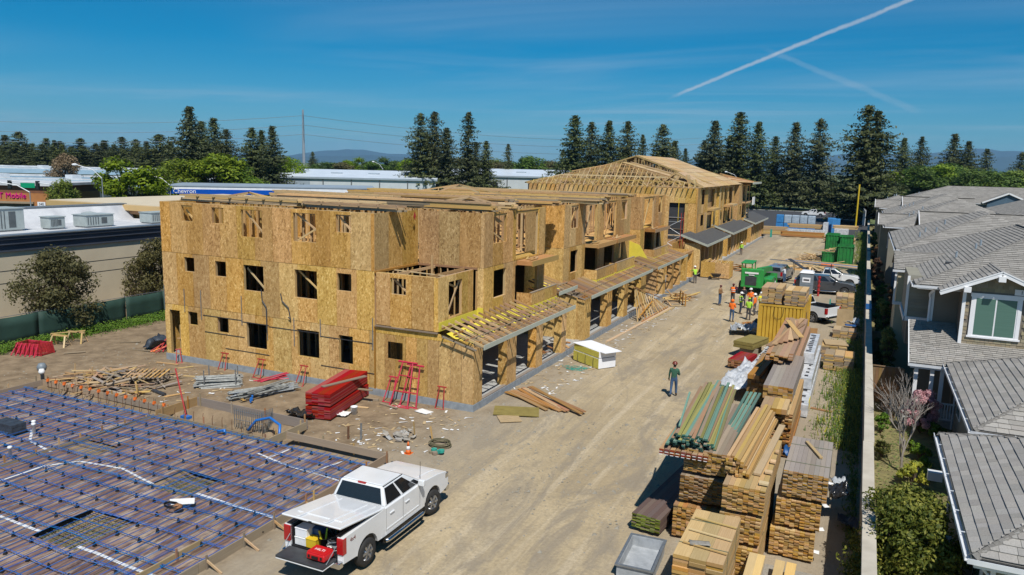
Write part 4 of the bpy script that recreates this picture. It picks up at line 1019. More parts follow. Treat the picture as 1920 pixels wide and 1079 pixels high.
# unit 2 and 3: same street line, set apart by narrow recesses
def unit(y0, y1, o3, o2, b, back):
    x = -17.3
    osb_wall(A, (x-1.3, y0), (1, 0), 1.3, Z2, Z3, [], 'osb_old'); osb_wall(A, (x-1.3, y0), (1, 0), 1.3, 3.3, Z2, [], 'osb_new')
    osb_wall(A, (x-1.3, back), u1, y0-back, 3.3, Z2, [], 'osb_new', pw=2); osb_wall(A, (x-1.3, back), u1, y0-back, Z2, Z3, [], 'osb_old', pw=2)
    L_ = y1-y0; q3 = [(a-y0, c-y0, d, e) for a, c, d, e in o3]; q2 = [(a-y0, c-y0, d, e) for a, c, d, e in o2]
    osb_wall(A, (x, y0), u1, L_, Z2, Z3, q3, 'osb_old', start=1.0); osb_wall(A, (x, y0), u1, L_, 3.3, Z2, q2, 'osb_dry', start=1.1)
    frame_studs(A, (x, y0), u1, L_, Z2, Z3, q3); frame_studs(A, (x, y0), u1, L_, 3.3, Z2, q2)
    for p, q in b: balcony(x, p, q)
unit(45.2, 60.2, [(46.4, 47.8, 7.4, 8.9), (49.2, 51.7, 6.3, 8.93), (53.3, 56.3, 6.3, 8.93), (57.5, 59.1, 7.4, 8.9)], [(46.5, 47.9, 4.45, 5.92), (49.3, 52.1, 3.7, 5.9), (53.6, 56.1, 3.7, 5.9), (57.3, 58.4, 4.3, 5.85)], [(49.2, 53.3), (53.8, 58.6)], 42.05)
unit(63.5, 71.8, [(64.3, 67.7, 6.3, 8.93), (69.3, 70.7, 7.4, 8.9)], [(64.8, 68, 3.7, 5.95), (69, 70.3, 4.2, 5.9)], [(64.8, 70.0)], 60.25)
osb_wall(A, (-16.9, 71.85), (-1, 0), .5, 3.3, Z3, [], 'osb_new')
for p, q in (((-17.45, 47.6, 8.7), (-17.45, 46.5, 7.5)), ((-17.5, 49.4, 6.4), (-17.5, 51.0, 8.85)), ((-17.5, 54.2, 6.4), (-17.5, 55.8, 8.85)), ((-17.5, 65.0, 6.4), (-17.5, 66.8, 8.85)), ((-17.45, 57.4, 4.4), (-17.45, 58.3, 5.8))): stick('brace', p, q, .05, .14, A, 'pine')
mb = MB(); mb.prism([(-18.5, 3.6), (-16.4, 3.5), (-17.3, 4.9), (-18.5, 5.3)], 1, 63.40, 63.45); mb.build('foam_sheet', 'foam_yellow', A)
piers(XC, [(45.2, 46.4), (49.9, 51.0), (54.0, 55.0), (58.6, 60.1), (66.0, 66.9), (69.2, 70.0), (72.2, 73.0), (75.2, 76.0), (78.2, 78.9)])
osb_wall(A, (-17.6, 45.2), (1, 0), 1.4, Z0, 3.2, [], 'osb_new', pw=2); osb_wall(A, (-17.6, 66), (1, 0), 1.4, Z0, 3.2, [], 'osb_new', pw=2)
stick('header', (XC-.25, 45.3, 3.05), (XC-.25, 60.2, 3.05), .4, .26, A, 'fir'); stick('header', (XC-.25, 66, 3.05), (XC-.25, 78.9, 3.05), .4, .26, A, 'fir')
porch(45.0, 59.9, -17.3, 3.95, -15.2, 3.3, sp=.42, foam=False); porch(61.0, 72.2, -17.3, 3.95, -15.0, 3.35, sp=.42, foam=False)
porch(42.4, 45.4, -18.5, 4.4, -16.4, 3.8, foam=True)
# floors, rear and side walls, partitions
mb = MB(); mb.box(XL+.05, 30.2, 3.2, -18.65, 71.7, 3.24); mb.build('floor_deck', 'osb_dry', A)
mb = MB(); mb.box(XL+.05, 30.2, 6.14, XJ-.05, 71.7, 6.18); mb.box(XJ-.05, 34.1, 6.14, -18.65, 71.7, 6.18); mb.build('floor_deck', 'osb_dry', A)
for a, b in ((34.1, 42), (45.3, 60.1), (63.6, 71.7)):
    for z_ in (3.2, 6.14): mb = MB(); mb.box(-18.65, a, z_, -17.4, b, z_+.04); mb.build('floor_deck', 'osb_dry', A)
mb = MB(); mb.box(XL, 30.06, Z0, XL+.04, 71.8, Z3); mb.build('side_wall', 'osb_dry', A); mb = MB(); mb.box(XL, 71.76, Z0, -17.4, 71.8, Z3); mb.build('rear_wall', 'osb_dry', A)
def partition(p0, p1, z0, z1):
    p0 = Vector((*p0, 0)); p1 = Vector((*p1, 0)); n = int((p1-p0).length/.6); mb = MB()
    for k in range(n+1):
        p = p0.lerp(p1, k/n); mb.box(p.x-.05, p.y-.05, z0, p.x+.05, p.y+.05, z1)
    for z in (z0+.05, z1-.05): mb.beam((p0.x, p0.y, z), (p1.x, p1.y, z), .1, .08)
    mb.build('partition_frame', 'pine', A)
for y_ in (33.0, 36.5, 41.9, 47, 55.9, 63): partition((XL+.3, y_), (-18.8 if y_ > 34 else XJ-.2, y_), Z2, 8.98)
for x_ in (-32.2, -27.4, -24.2, -20.0): partition((x_, 30.5 if x_ < XJ else 34.4), (x_, 71), Z2, 8.98)
for y_ in (33.2, 36.5): partition((XL+.3, y_), (XJ-.2, y_), Z1, 6.1); partition((XL+.3, y_), (XJ-.2, y_), Z0, 3.15)
for x_ in (-32.3, -27.1): partition((x_, 30.4), (x_, 40), Z1, 6.1); partition((x_, 30.4), (x_, 40), Z0, 3.15)
mb = MB(); mb.prism([(.0, .0), (.12, -.2), (.03, -.45), (-.1, -.25)], 0, -20.95, -20.94); o = mb.build('flag', 'red_paint', A); o.location = (0, 33.2, 8.95)

# ------------------------------------------------------------------ lumber and trusses stacked on the open top
random.seed(15)
def truss_stack(loc, rz, L_, rows, lay, label, mat='pine_pale', web=True, h=.09):
    t_ = thing('truss_stack', label, 'lumber', loc, rz, 'roof trusses and lumber stacked on the open top floor')
    z = 0
    for k in range(lay):
        for r_ in range(rows):
            y_ = (r_-(rows-1)/2)*.16+rnd(-.02, .02); dx = rnd(-.3, .3)
            stick('chord', (-L_/2+dx, y_, z+h/2), (L_/2+dx, y_+rnd(-.05, .05), z+h/2), .12, h, t_, random.choice([mat, mat, 'pine', 'weathered']))
        z += h+.004
    if web:
        mb = MB(); n = int(L_/1.1)
        for i in range(n):
            x0 = -L_/2+i*L_/n; mb.beam((x0, -.35, z+.05), (x0+L_/n/2, .35, z+.05), .04, .09); mb.beam((x0+L_/n/2, .35, z+.05), (x0+L_/n, -.35, z+.05), .04, .09)
        mb.beam((-L_/2, -.4, z+.05), (L_/2, -.4, z+.05), .04, .09); mb.beam((-L_/2, .4, z+.05), (L_/2, .4, z+.05), .04, .09)
        mb.build('truss', mat, t_)
    return t_
TS = [((-31, 31.5), 3, 8, 3, 3, 'stack of chords nearest the left corner above the facade'), ((-27, 32.2), 6, 9, 4, 3, 'stack of trusses above the two large facade windows'), ((-31.5, 33.5), 10, 9, 5, 2, 'skewed lumber behind the left facade corner'), ((-23.6, 31.6), -2, 6, 4, 2, 'short chord stack above the right facade windows'),
 ((-26, 35.0), 4, 10, 5, 4, 'truss bundle with open webs behind the facade stacks'), ((-20.6, 35.3), -1, 6.4, 5, 4, 'solid chord stack above the recessed wall'), ((-19.6, 37.1), 8, 4.6, 5, 3, 'short stack ending near the first balcony'), ((-30, 38.2), -6, 10, 6, 4, 'truss bundle in the left middle of the open top'), ((-23, 39.5), 3, 9, 6, 5, 'tall truss bundle in the centre of the open top'),
 ((-27, 43.0), -3, 11, 6, 4, 'long bundle in the middle rear of the open top'), ((-21.0, 43.5), 5, 7.4, 6, 4, 'bundle reaching over the second unit wall'), ((-20.6, 48.4), 1, 9.4, 9, 4, 'wide pale bundle overhanging the second unit'), ((-21.4, 53), -2, 8.6, 7, 4, 'bundle near the rear of the second unit'), ((-29, 48), 5, 10, 6, 4, 'bundle on the left rear of the open top'), ((-22.5, 62), 2, 9, 7, 3, 'bundle over the third unit'), ((-29, 60), -4, 11, 7, 3, 'rear left bundle before the trussed roof')]
for (p, rz, L_, rows, lay, lb) in TS: truss_stack((p[0], p[1], Z3+.02), R(rz), L_, rows, lay, lb, random.choice(['pine_pale', 'pine', 'pine_pale']), random.random() < .75)
for i, (x_, y_, s_, rz) in enumerate(((-24.9, 45, 1.0, .1), (-19.4, 36.2, .75, -.1), (-30.8, 31.9, .6, .1))):
    t_ = thing('roof_truss', 'triangular roof truss standing on the stacks, %s' % ('in the middle', 'near the recessed wall', 'over the left windows')[i], 'truss', (x_, y_, Z3+.55 if i == 0 else Z3+.3), rz, 'loose triangular trusses on the open top')
    H_ = .5*s_; W_ = 3*s_
    for p, q in (((-W_, 0, 0), (W_, 0, 0)), ((-W_, 0, 0), (0, 0, H_)), ((W_, 0, 0), (0, 0, H_)), ((-W_/2, 0, 0), (0, 0, H_)), ((W_/2, 0, 0), (0, 0, H_)), ((-W_/2, 0, 0), (-W_/2, 0, H_/2)), ((W_/2, 0, 0), (W_/2, 0, H_/2))): stick('chord', p, q, .04, .09, t_, 'pine_pale')

# ================================================================== BUILDING B (trussed roof under way)
B = thing('trussed_building', 'long sheathed building with wooden roof trusses being covered, behind the front building', 'building', (-27, 100, 0), world=True)
_A = A; A = B
BX = -17.3
mb = MB(); mb.box(-38.3, 87, -.1, BX+1.6, 140, .36); mb.build('foundation', 'concrete', B)
mb = MB(); mb.box(-38.2, 87.06, .36, -38.1, 127, 9.3); mb.build('side_wall', 'osb_dry', B); mb = MB(); mb.box(-38.2, 126.9, .36, BX-.2, 127, 9.3); mb.build('rear_wall', 'osb_dry', B)
W_B = [(16.9, 19.9, .4, 3.4)]; W_C = [(16.9, 19.9, 3.2, 7.65)]
osb_wall(B, (-38.2, 87), (1, 0), 20.9, .36, 3.3, W_B, 'osb_dry'); osb_wall(B, (-38.2, 87), (1, 0), 20.9, 3.3, 7.6, W_C, 'osb_new'); osb_wall(B, (-38.2, 87), (1, 0), 20.9, 7.6, 9.3, [], 'osb_new')
mb = MB(); mb.box(-21.4, 87.3, 3.4, -18.2, 87.4, 7.7); mb.build('felt_wall', 'felt_black', B); mb = MB(); mb.box(-21.4, 87.3, .36, -18.2, 87.4, 3.4); mb.build('lower_wall', 'osb_old', B)
for z_ in (4.6, 5.9): stick('lath', (-21.3, 87.24, z_), (-18.3, 87.24, z_), .04, .06, B, 'weathered')
def bfront(x, y0, y1, ops, z0=3.6, z1=9.35):
    L_ = y1-y0; oo = [(a-y0, b-y0, c, d) for a, b, c, d in ops]
    osb_wall(B, (x, y0), (0, 1), L_, 6.4, z1, oo, 'osb_new', start=1.2); osb_wall(B, (x, y0), (0, 1), L_, z0, 6.4, oo, 'osb_new', start=.9)
    osb_wall(B, (x-1.4, y0), (1, 0), 1.4, z0, z1, [], 'osb_new', pw=2)
    mb = MB(); mb.box(x-.5, y0+.1, z0, x-.45, y1-.1, z1-.1); mb.build('inner_wall', 'osb_old', B)
    for a, b, c, d in ops:
        if d-c > 2: 
            mb = MB(); mb.box(x, a-.1, c-.35, x+.8, b+.1, c-.1); mb.build('balcony_deck', 'pine', B)
            if c < 5: osb_wall(B, (x+.8, a-.1), (0, 1), b-a+.2, 3.6, 4.6, [], 'osb_new', pw=4); osb_wall(B, (x, a-.1), (1, 0), .8, 3.6, 4.6, [], 'osb_new')
bfront(BX, 87.05, 98.9, [(89.4, 91.2, 4.9, 6.2), (89.4, 91.2, 7.4, 9.1), (93.3, 97.6, 4.3, 6.3), (93.3, 97.6, 6.9, 9.1)])
bfront(BX, 101, 113, [(102.4, 103.8, 4.9, 6.2), (102.4, 103.8, 7.4, 9.1), (104.8, 107.4, 4.3, 6.3), (104.8, 107.4, 6.9, 9.1), (108.4, 111.4, 4.3, 6.3), (108.4, 111.4, 6.9, 9.1)])
bfront(BX+.3, 115.5, 126.8, [(117.2, 118.6, 4.9, 6.2), (119.5, 122.5, 4.3, 6.3), (119.5, 122.5, 6.9, 9.1), (124, 126, 4.3, 6.3), (124, 126, 6.9, 9.1)])
for a, b in ((98.9, 101), (113, 115.5)): osb_wall(B, (BX-1.4, a), (0, 1), b-a, 3.6, 9.35, [], 'osb_old', pw=4)
mb = MB(); mb.box(BX+1.2, 123.4, 6.2, BX+1.35, 125.4, 7.4); mb.build('wrap_sheet', 'white_paint', B)
# garages with felted porch roofs
def bporch(y0, y1, xf):
    mb = MB(); mb.quad((BX-.6, y0, 4.45), (xf, y0, 3.45), (xf, y1, 3.45), (BX-.6, y1, 4.45)); mb.quad((BX-.6, y0, 4.30), (BX-.6, y1, 4.30), (xf, y1, 3.30), (xf, y0, 3.30)); mb.build('porch_roof', 'felt_roof', B)
    stick('fascia', (xf+.02, y0, 3.36), (xf+.02, y1, 3.36), .05, .26, B, 'primed'); stick('rake', (BX-.6, y0-.02, 4.36), (xf, y0-.02, 3.38), .05, .22, B, 'primed')
    n = int((y1-y0)/2.3)
    for k in range(n+1):
        y_ = y0+.6+(y1-y0-1.2)*k/max(n, 1); mb = MB(); mb.box(BX+1.0, y_-.22, .36, BX+1.5, y_+.22, 3.3); mb.build('pier', 'osb_new' if k % 2 else 'pine', B)
    osb_wall(B, (BX-.2, y0+.3), (1, 0), 1.7, .36, 3.5, [], 'osb_new', pw=2)
    mb = MB(); mb.box(BX-1.6, y0+.3, .36, BX-1.5, y1-.3, 3.4); mb.build('inner_wall', 'osb_old', B)
    stick('header', (BX+1.25, y0+.3, 3.2), (BX+1.25, y1-.3, 3.2), .35, .25, B, 'pine')
bporch(82.2, 97.5, BX+2.3); bporch(100.2, 118.6, BX+2.2); bporch(122, 138.6, BX+2.1)
mb = MB(); mb.box(BX-6, 127.1, .36, BX-.5, 138.4, 4.2); mb.build('annex', 'osb_dry', B)
# trusses
RXc, EX0, EX1 = -27.6, -38.9, -16.8
def truss_mesh(zr, flat=None, e0=EX0, e1=EX1, xc=RXc, ze=9.35):
    mb = MB(); sl0 = (zr-ze)/(xc-e0); sl1 = (zr-ze)/(e1-xc)
    def top(x): 
        z = ze+(x-e0)*sl0 if x < xc else ze+(e1-x)*sl1
        return min(z, flat) if flat else z
    xs_ = [e0+(e1-e0)*i/10 for i in range(11)]
    if flat: xs_ += [e0+(flat-ze)/sl0, e1-(flat-ze)/sl1]
    else: xs_.append(xc)
    xs_.sort()
    for a, b in zip(xs_, xs_[1:]):
        mb.beam((a, 0, top(a)), (b, 0, top(b)), .05, .14); mb.beam((a, 0, ze), ((a+b)/2, 0, top((a+b)/2)), .045, .09) if top(a)-ze > -.1 else None
        mb.beam(((a+b)/2, 0, top((a+b)/2)), (b, 0, ze), .045, .09)
    mb.beam((e0, 0, ze), (e1, 0, ze), .05, .1)
    return mb
ZR = 13.0
for k in range(22):
    y_ = 87.3+.62*k; o = (truss_mesh(ZR) if y_ > 97 else truss_mesh(12.05, min(12.04, 9.45+.76*(y_-86.6)))).build('roof_truss', random.choice(['pine', 'pine_pale']), B); o.location = (0, y_, 0)
for k in range(8):
    o = truss_mesh(12.2).build('roof_truss', 'pine', B); o.location = (0, 116+k*1.45, 0)
for k in range(36):     # jack rafters of the hipped end
    x_ = EX0+.8+k*.6
    if x_ > EX1-.6: break
    run = min((x_-EX0)*.315, (EX1-x_)*.33, 3.45); stick('jack_rafter', (x_, 86.5, 9.32), (x_, 86.5+run, 9.38+run*.76), .05, .13, B, random.choice(['pine', 'pine_pale']))
    stick('rafter_tail', (x_, 86.4, 9.28), (x_, 87.3, 9.45), .05, .12, B, 'pine_pale')
# sheathing on the street slope, one mesh per sheet
def roof_sheet(p00, p10, p11, p01, mat='roof_osb'):
    n_ = (Vector(p10)-Vector(p00)).cross(Vector(p01)-Vector(p00)).normalized()
    if n_.z < 0: n_ = -n_
    mb = MB(); lo = [Vector(p)-n_*.03 for p in (p00, p10, p11, p01)]; hi = [Vector(p)+n_*.0 for p in (p00, p10, p11, p01)]
    mb.add(lo+hi, MB.BF); mb.build('roof_sheet', mat, B)
def slope_sheets(y0, y1, s0, s1, zr=ZR+.12, xc=RXc, xe=EX1-.1, ze=9.45, ny=4, ns=4):
    for i in range(ny):
        for j in range(ns):
            ya, yb = y0+(y1-y0)*i/ny+.012, y0+(y1-y0)*(i+1)/ny-.012; fa, fb = s0+(s1-s0)*j/ns+.003, s0+(s1-s0)*(j+1)/ns-.003
            f = lambda y, s: (xc+(xe-xc)*s, y, zr+(ze-zr)*s+rnd(0, .006))
            roof_sheet(f(ya, fa), f(yb, fa), f(yb, fb), f(ya, fb))
slope_sheets(97.4, 118, 0, 1, ny=8, ns=7)
slope_sheets(90.2, 92.6, .0, 1.0, 12.17, ny=1, ns=7)
slope_sheets(92.7, 97.4, .66, 1.0, 12.17, ny=3, ns=3)
slope_sheets(118, 123, .45, 1.0, 12.3, ny=3, ns=4)
for j in range(6):
    f0, f1 = j/6+.004, (j+1)/6-.004; roof_sheet((RXc-(RXc-EX0)*f0, 97.4, ZR+.1-3.5*f0), (RXc-(RXc-EX0)*f0, 118, ZR+.1-3.5*f0), (RXc-(RXc-EX0)*f1, 118, ZR+.1-3.5*f1), (RXc-(RXc-EX0)*f1, 97.4, ZR+.1-3.5*f1))
# gable wall studs below main ridge
for k in range(26):
    x_ = RXc+k*.38; zt = ZR-(x_-RXc)*(ZR-9.4)/(EX1-RXc)
    if zt > 9.8: post('gable_stud', (x_, 97.3), max(9.5, zt-1.3), zt, .07, .05, (1, 0), B, 'pine')
# small street gable
for k in range(4):
    y_ = 87.2+.6*k
    for p, q in (((-22.2, y_, 9.4), (-20.1, y_, 11.0)), ((-20.1, y_, 11.0), (-17.0, y_, 9.4)), ((-22.2, y_, 9.4), (-17.0, y_, 9.4)), ((-20.4, y_, 9.4), (-19.8, y_, 10.6)), ((-18.4, y_, 9.4), (-18.8, y_, 10.8)), ((-17.6, y_, 9.4), (-18.0, y_, 10.3)), ((-20.1, y_, 9.4), (-20.1, y_, 11))): stick('gable_truss_member', p, q, .045, .1, B, 'pine_pale')
for j in range(3):
    f0, f1 = j/3+.004, (j+1)/3-.004; f = lambda y, s: (-20.1+3.2*s, y, 11.1-1.66*s); roof_sheet(f(88.6, f0), f(93, f0), f(93, f1), f(88.6, f1))
    f = lambda y, s: (-20.1-2.2*s, y, 11.1-1.66*s); roof_sheet(f(88.2, f0), f(89.6, f0), f(89.6, f1), f(88.2, f1))
stick('ridge_board', (-27.2, 93.5, 12.2), (-22, 94.6, 10.9), .2, .06, B, 'pine_pale'); stick('loose_board', (-33, 88, 10.9), (-29.5, 93, 11.9), .2, .05, B, 'pine_pale')
for k in range(7): stick('loose_rafter', (-18-.5*k, 119+1.1*k*.4, 9.7+.2*k), (-16.4, 120+k*1.0, 9.75), .05, .12, B, random.choice(['pine', 'cedar', 'pine_pale']))
stick('eave_board', (BX+1.9, 117.8, 9.6), (BX+1.9, 127.4, 9.6), .08, .3, B, 'primed'); roof_sheet((BX-2, 117.8, 9.75), (BX+1.9, 117.8, 9.72), (BX+1.9, 127.4, 9.72), (BX-2, 127.4, 9.75))
A = _A
# scaffold by building B
t_ = thing('scaffold', 'red and galvanised scaffold tower in front of the black felted wall', 'scaffold', (-20, 85.2, 0), world=True)
for x_ in (-21.4, -18.5):
    for y_ in (84.6, 86.0):
        mb = MB(); mb.tube([(x_, y_, 0), (x_, y_, 6.6)], .035, 6); mb.build('upright', 'red_paint', t_)
    for z_ in (.4, 2.2, 4.0, 5.8): mb = MB(); mb.tube([(x_, 84.6, z_), (x_, 86.0, z_)], .03, 5); mb.build('rung', 'red_paint', t_)
for z_ in (2.0, 4.0, 5.6, 6.1): mb = MB(); mb.tube([(-21.4, 84.6, z_), (-18.5, 84.6, z_)], .03, 5); mb.build('guard_rail', 'galv', t_)
for z_ in (.6, 2.4, 4.2): mb = MB(); mb.tube([(-21.4, 84.6, z_), (-18.5, 84.6, z_+1.6)], .025, 5); mb.build('cross_brace', 'white_metal', t_); mb = MB(); mb.tube([(-21.4, 84.6, z_+1.6), (-18.5, 84.6, z_)], .025, 5); mb.build('cross_brace', 'white_metal', t_)
for z_ in (2.05, 4.05): stick('plank', (-21.5, 85.0, z_), (-18.3, 85.0, z_), .25, .05, t_, 'pine_pale'); stick('plank', (-21.5, 85.4, z_), (-18.3, 85.4, z_), .25, .05, t_, 'pine_pale')
post('post', (-18.9, 84.8), 5.6, 8.2, .06, .06, (1, 0), t_, 'yellow_paint')

# ================================================================== SLAB UNDER PREPARATION (left foreground)
random.seed(31)
SX0, SX1, SY0, SY1 = -36.4, -15.95, 4.0, 22.5
mb = MB(); n_x, n_y = 52, 46
def vz(x, y):
    z = .10+.03*mnoise.noise(Vector((x*.6, y*.6, 1)))+.02*mnoise.noise(Vector((x*2, y*2, 5)))
    return z
HOLES = [(-21.9, 13.2, -19.9, 15.2), (-21.7, 17.3, -19.7, 18.9), (-27.6, 18.2, -25.9, 19.3)]
for j in range(n_y+1):
    for i in range(n_x+1):
        x = SX0+(SX1-SX0)*i/n_x; y = SY0+(SY1-SY0)*j/n_y; mb.v.append((x, y, vz(x, y)))
for j in range(n_y):
    for i in range(n_x):
        x = SX0+(SX1-SX0)*(i+.5)/n_x; y = SY0+(SY1-SY0)*(j+.5)/n_y
        if any(a < x < c and b < y < d for a, b, c, d in HOLES): continue
        k = j*(n_x+1)+i; mb.f.append([k, k+1, k+n_x+2, k+n_x+1]); mb.mi.append(0)
o = mb.build('vapour_barrier', 'vapor_barrier', None, True); tag(o, 'dusty plum coloured vapour barrier sheet spread under the blue cables', 'plastic sheet')
cab = thing('slab_cables', 'grid of blue sheathed cables on black chairs over the plum sheet', 'cables', (-26, 14, 0), world=True)
ych = [22.2-.71*i for i in range(25)]
xch = [SX0+.35+.303*i for i in range(67)]
for y in ych:
    w = rnd(0, 6.28); pts = [(x, y+.05*math.sin(x*.45+w)+.02*math.sin(x*1.7+w), vz(x, y)+.125+.015*math.sin(x*6.9)) for x in [SX0+.1+.68*i for i in range(31)]]
    mb = MB(); mb.tube(pts, .014, 5, False); mb.build('cable', 'rebar_blue', cab)
    if random.random() < .8:
        pts = [(p[0], p[1]+rnd(.05, .09), p[2]+.005) for p in pts]; mb = MB(); mb.tube(pts, .0115, 5, False); mb.build('cable', 'rebar_blue', cab)
for x in xch:
    w = rnd(0, 6.28); pts = [(x+.04*math.sin(y*.5+w), y, vz(x, y)+.16) for y in [5+.7*i for i in range(25)]+[22.4]]
    mb = MB(); mb.tube(pts, .0115, 5, False); mb.build('cable', 'rebar_blue', cab)
    if random.random() < .2:
        pts = [(p[0]+rnd(.12, .2), p[1], p[2]-.06) for p in pts]; mb = MB(); mb.tube(pts, .008, 4, False); mb.build('tie_bar', 'rebar_green' if random.random() < .5 else 'rebar_blue', cab)
mb = MB(); mb.add([(-.05, -.05, 0), (.05, -.05, 0), (.05, .05, 0), (-.05, .05, 0), (-.018, -.018, .15), (.018, -.018, .15), (.018, .018, .15), (-.018, .018, .15)], MB.BF); chair_me = mb.mesh('chair', 'black')
cnt = 0
for y in ych:
    for i in range(0, 67, 3):
        x = xch[i]+.1
        # keep those the camera sees
        v = Vector((x, y, .1))-Vector((0, 0, CAM_H)); px_ = v.dot(r2)/v.dot(fwd)*1418+960; py_ = v.dot(d2)/v.dot(fwd)*1418+540
        if px_ < -10 or py_ > 1090 or cnt >= 300: continue
        if any(a < x < c and b < y < d for a, b, c, d in HOLES): continue
        o = put('chair', chair_me, cab); o.location = (x+rnd(-.05, .05), y+rnd(-.05, .05), vz(x, y)); o.rotation_euler = (0, 0, rnd(0, 1)); cnt += 1
# footing holes with bar mats
for hi, (a, b, c, d) in enumerate(HOLES[:2]):
    m_ = thing('rebar_mat', ('bar mat in the nearer square footing hole of the slab', 'bar mat in the farther square footing hole of the slab')[hi], 'rebar', ((a+c)/2, (b+d)/2, 0), world=True, group='bar mats in footing holes')
    for i in range(9):
        f = (i+.5)/9; mb = MB(); mb.tube([(a+(c-a)*f, b, -.08), (a+(c-a)*f, d, -.08)], .012, 5); mb.build('bar', 'rebar_green', m_)
        mb = MB(); mb.tube([(a, b+(d-b)*f, -.06), (c, b+(d-b)*f, -.06)], .012, 5); mb.build('bar', 'rebar_green', m_)
# white seam tapes
def ribbon(pts, w, name, label, mat='tape_white', dz=.012, zf=vz):
    mb = MB(); pts = [Vector((p[0], p[1], 0)) for p in pts]; P_ = []
    for i in range(len(pts)-1):
        for k in range(8): P_.append(pts[i].lerp(pts[i+1], k/8))
    P_.append(pts[-1])
    for i, p in enumerate(P_):
        d = (P_[min(i+1, len(P_)-1)]-P_[max(i-1, 0)]).normalized(); n = Vector((-d.y, d.x, 0))*w/2
        for q in (p-n, p+n): mb.v.append((q.x, q.y, zf(q.x, q.y)+dz+.01))
    for i in range(len(P_)-1): mb.f.append([2*i, 2*i+1, 2*i+3, 2*i+2]); mb.mi.append(0)
    o = mb.build(name, mat, None); md = o.modifiers.new('s', 'SOLIDIFY'); md.thickness = .004; tag(o, label, 'tape', 'white seam tapes on the slab sheet')
ribbon([(-26.6, 14.6), (-26.5, 16.7), (-25.8, 17.6), (-23.8, 17.9), (-21.7, 17.45)], .10, 'seam_tape', 'white tape curving from the mid form to the farther footing hole')
ribbon([(-19.8, 17.62), (-16.0, 17.4)], .11, 'seam_tape', 'white tape from the farther footing hole toward the truck')
ribbon([(-24.5, 13.6), (-21.8, 13.5)], .11, 'seam_tape', 'white tape reaching the nearer footing hole from the left edge')
ribbon([(-20.0, 13.42), (-16.6, 13.3)], .11, 'seam_tape', 'white tape running right from the nearer footing hole')
ribbon([(-31.5, 17.2), (-30.5, 18.9), (-29.4, 18.1), (-27.5, 17.7)], .10, 'seam_tape', 'white angled tape beside the black bundle on the left')
ribbon([(-20.6, 21.3), (-18.6, 20.9), (-16.1, 20.7)], .09, 'seam_tape', 'white tape near the back form behind the pickup cab')
ribbon([(-19.8, 22.2), (-19.9, 21.0)], .08, 'seam_tape', 'short white tape meeting the back form')
ribbon([(-17.2, 22.2), (-17.6, 20.9)], .08, 'seam_tape', 'second short white tape beside the truck bonnet')
# edge forms
def form(p0, p1, h, label, mat='weathered', stakes=1.4, z=.0, braces=False, group='slab edge forms', th=.04):
    t_ = thing('edge_form', label, 'form board', ((p0[0]+p1[0])/2, (p0[1]+p1[1])/2, 0), world=True, group=group)
    d = Vector((p1[0]-p0[0], p1[1]-p0[1], 0)); Ln = d.length; d.normalize(); n = Vector((d.y, -d.x, 0))
    k = max(1, round(Ln/4.8))
    for i in range(k):
        a = Vector((*p0, 0))+d*(Ln*i/k+.01); b = Vector((*p0, 0))+d*(Ln*(i+1)/k-.01)
        stick('board', (a.x, a.y, z+h/2+rnd(-.01, .01)), (b.x, b.y, z+h/2+rnd(-.01, .01)), th, h, t_, mat)
    x = .3
    while x < Ln:
        p = Vector((*p0, 0))+d*x+n*.05; post('stake', (p.x, p.y), -.1, z+h+rnd(.05, .3), .06, .035, (d.x, d.y), t_, random.choice(['weathered', 'pine', 'cedar']))
        if braces: q = p+n*.55; stick('brace', (p.x, p.y, z+h*.9), (q.x, q.y, .03), .035, .07, t_, 'pine')
        x += stakes*rnd(.85, 1.15)
    return t_
form((SX1+.06, 5), (SX1+.06, 18.6), .32, 'long form board along the street side of the slab behind the pickup', braces=True)
form((SX1+.06, 18.6), (SX1+.06, 23.3), .30, 'form board along the slab beside the truck cab')
form((-15.9, 23.35), (-21.0, 23.35), .30, 'form board at the back of the slab left of the white truck')
form((-20.95, 22.4), (-27.4, 22.5), .28, 'inner form board of the trench along the slab', stakes=1.1)
form((-20.95, 24.6), (-20.95, 22.3), .34, 'short form board closing the trench at its right end')
form((-27.5, 24.7), (-20.9, 24.62), .42, 'tall grey form board at the rear of the trench', mat='grey_wood', stakes=2.2)
form((-27.45, 22.4), (-27.45, 24.7), .42, 'brown form board closing the trench at its left end', mat='brown_board')
form((-27.5, 23.3), (-36.5, 23.35), .30, 'back form board left of the trench with orange brackets', stakes=.9)
form((-36.5, 23.35), (-36.5, 12), .30, 'form board along the far left edge of the slab')
form((-27.5, 23.2), (-27.9, 10), .22, 'mid form board dividing the slab sheet from front to back', stakes=1.0)
form((-16.9, 12.6), (-16.9, 15.2), .3, 'short doubled form beside the pickup tailgate at the slab corner', mat='pine')
for i in range(14):
    x_ = -28-.62*i; t_ = thing('form_bracket', 'orange form bracket clipped on the back form, %s from the trench' % ['first', 'second', 'third', 'fourth', 'fifth', 'sixth', 'seventh', 'eighth', 'ninth', 'tenth', 'eleventh', 'twelfth', 'thirteenth', 'fourteenth'][i], 'bracket', (x_, 23.3, .28), rnd(-.2, .2), 'orange brackets on the back form')
    mb = MB(); mb.prism([(-.05, 0), (.06, 0), (.06, .13), (-.01, .13)], 0, -.06, .06); mb.build('bracket', 'orange', t_); mb = MB(); mb.tube([(0, 0, -.3), (0, 0, .28)], .011, 5); mb.build('pin', 'rust', t_)
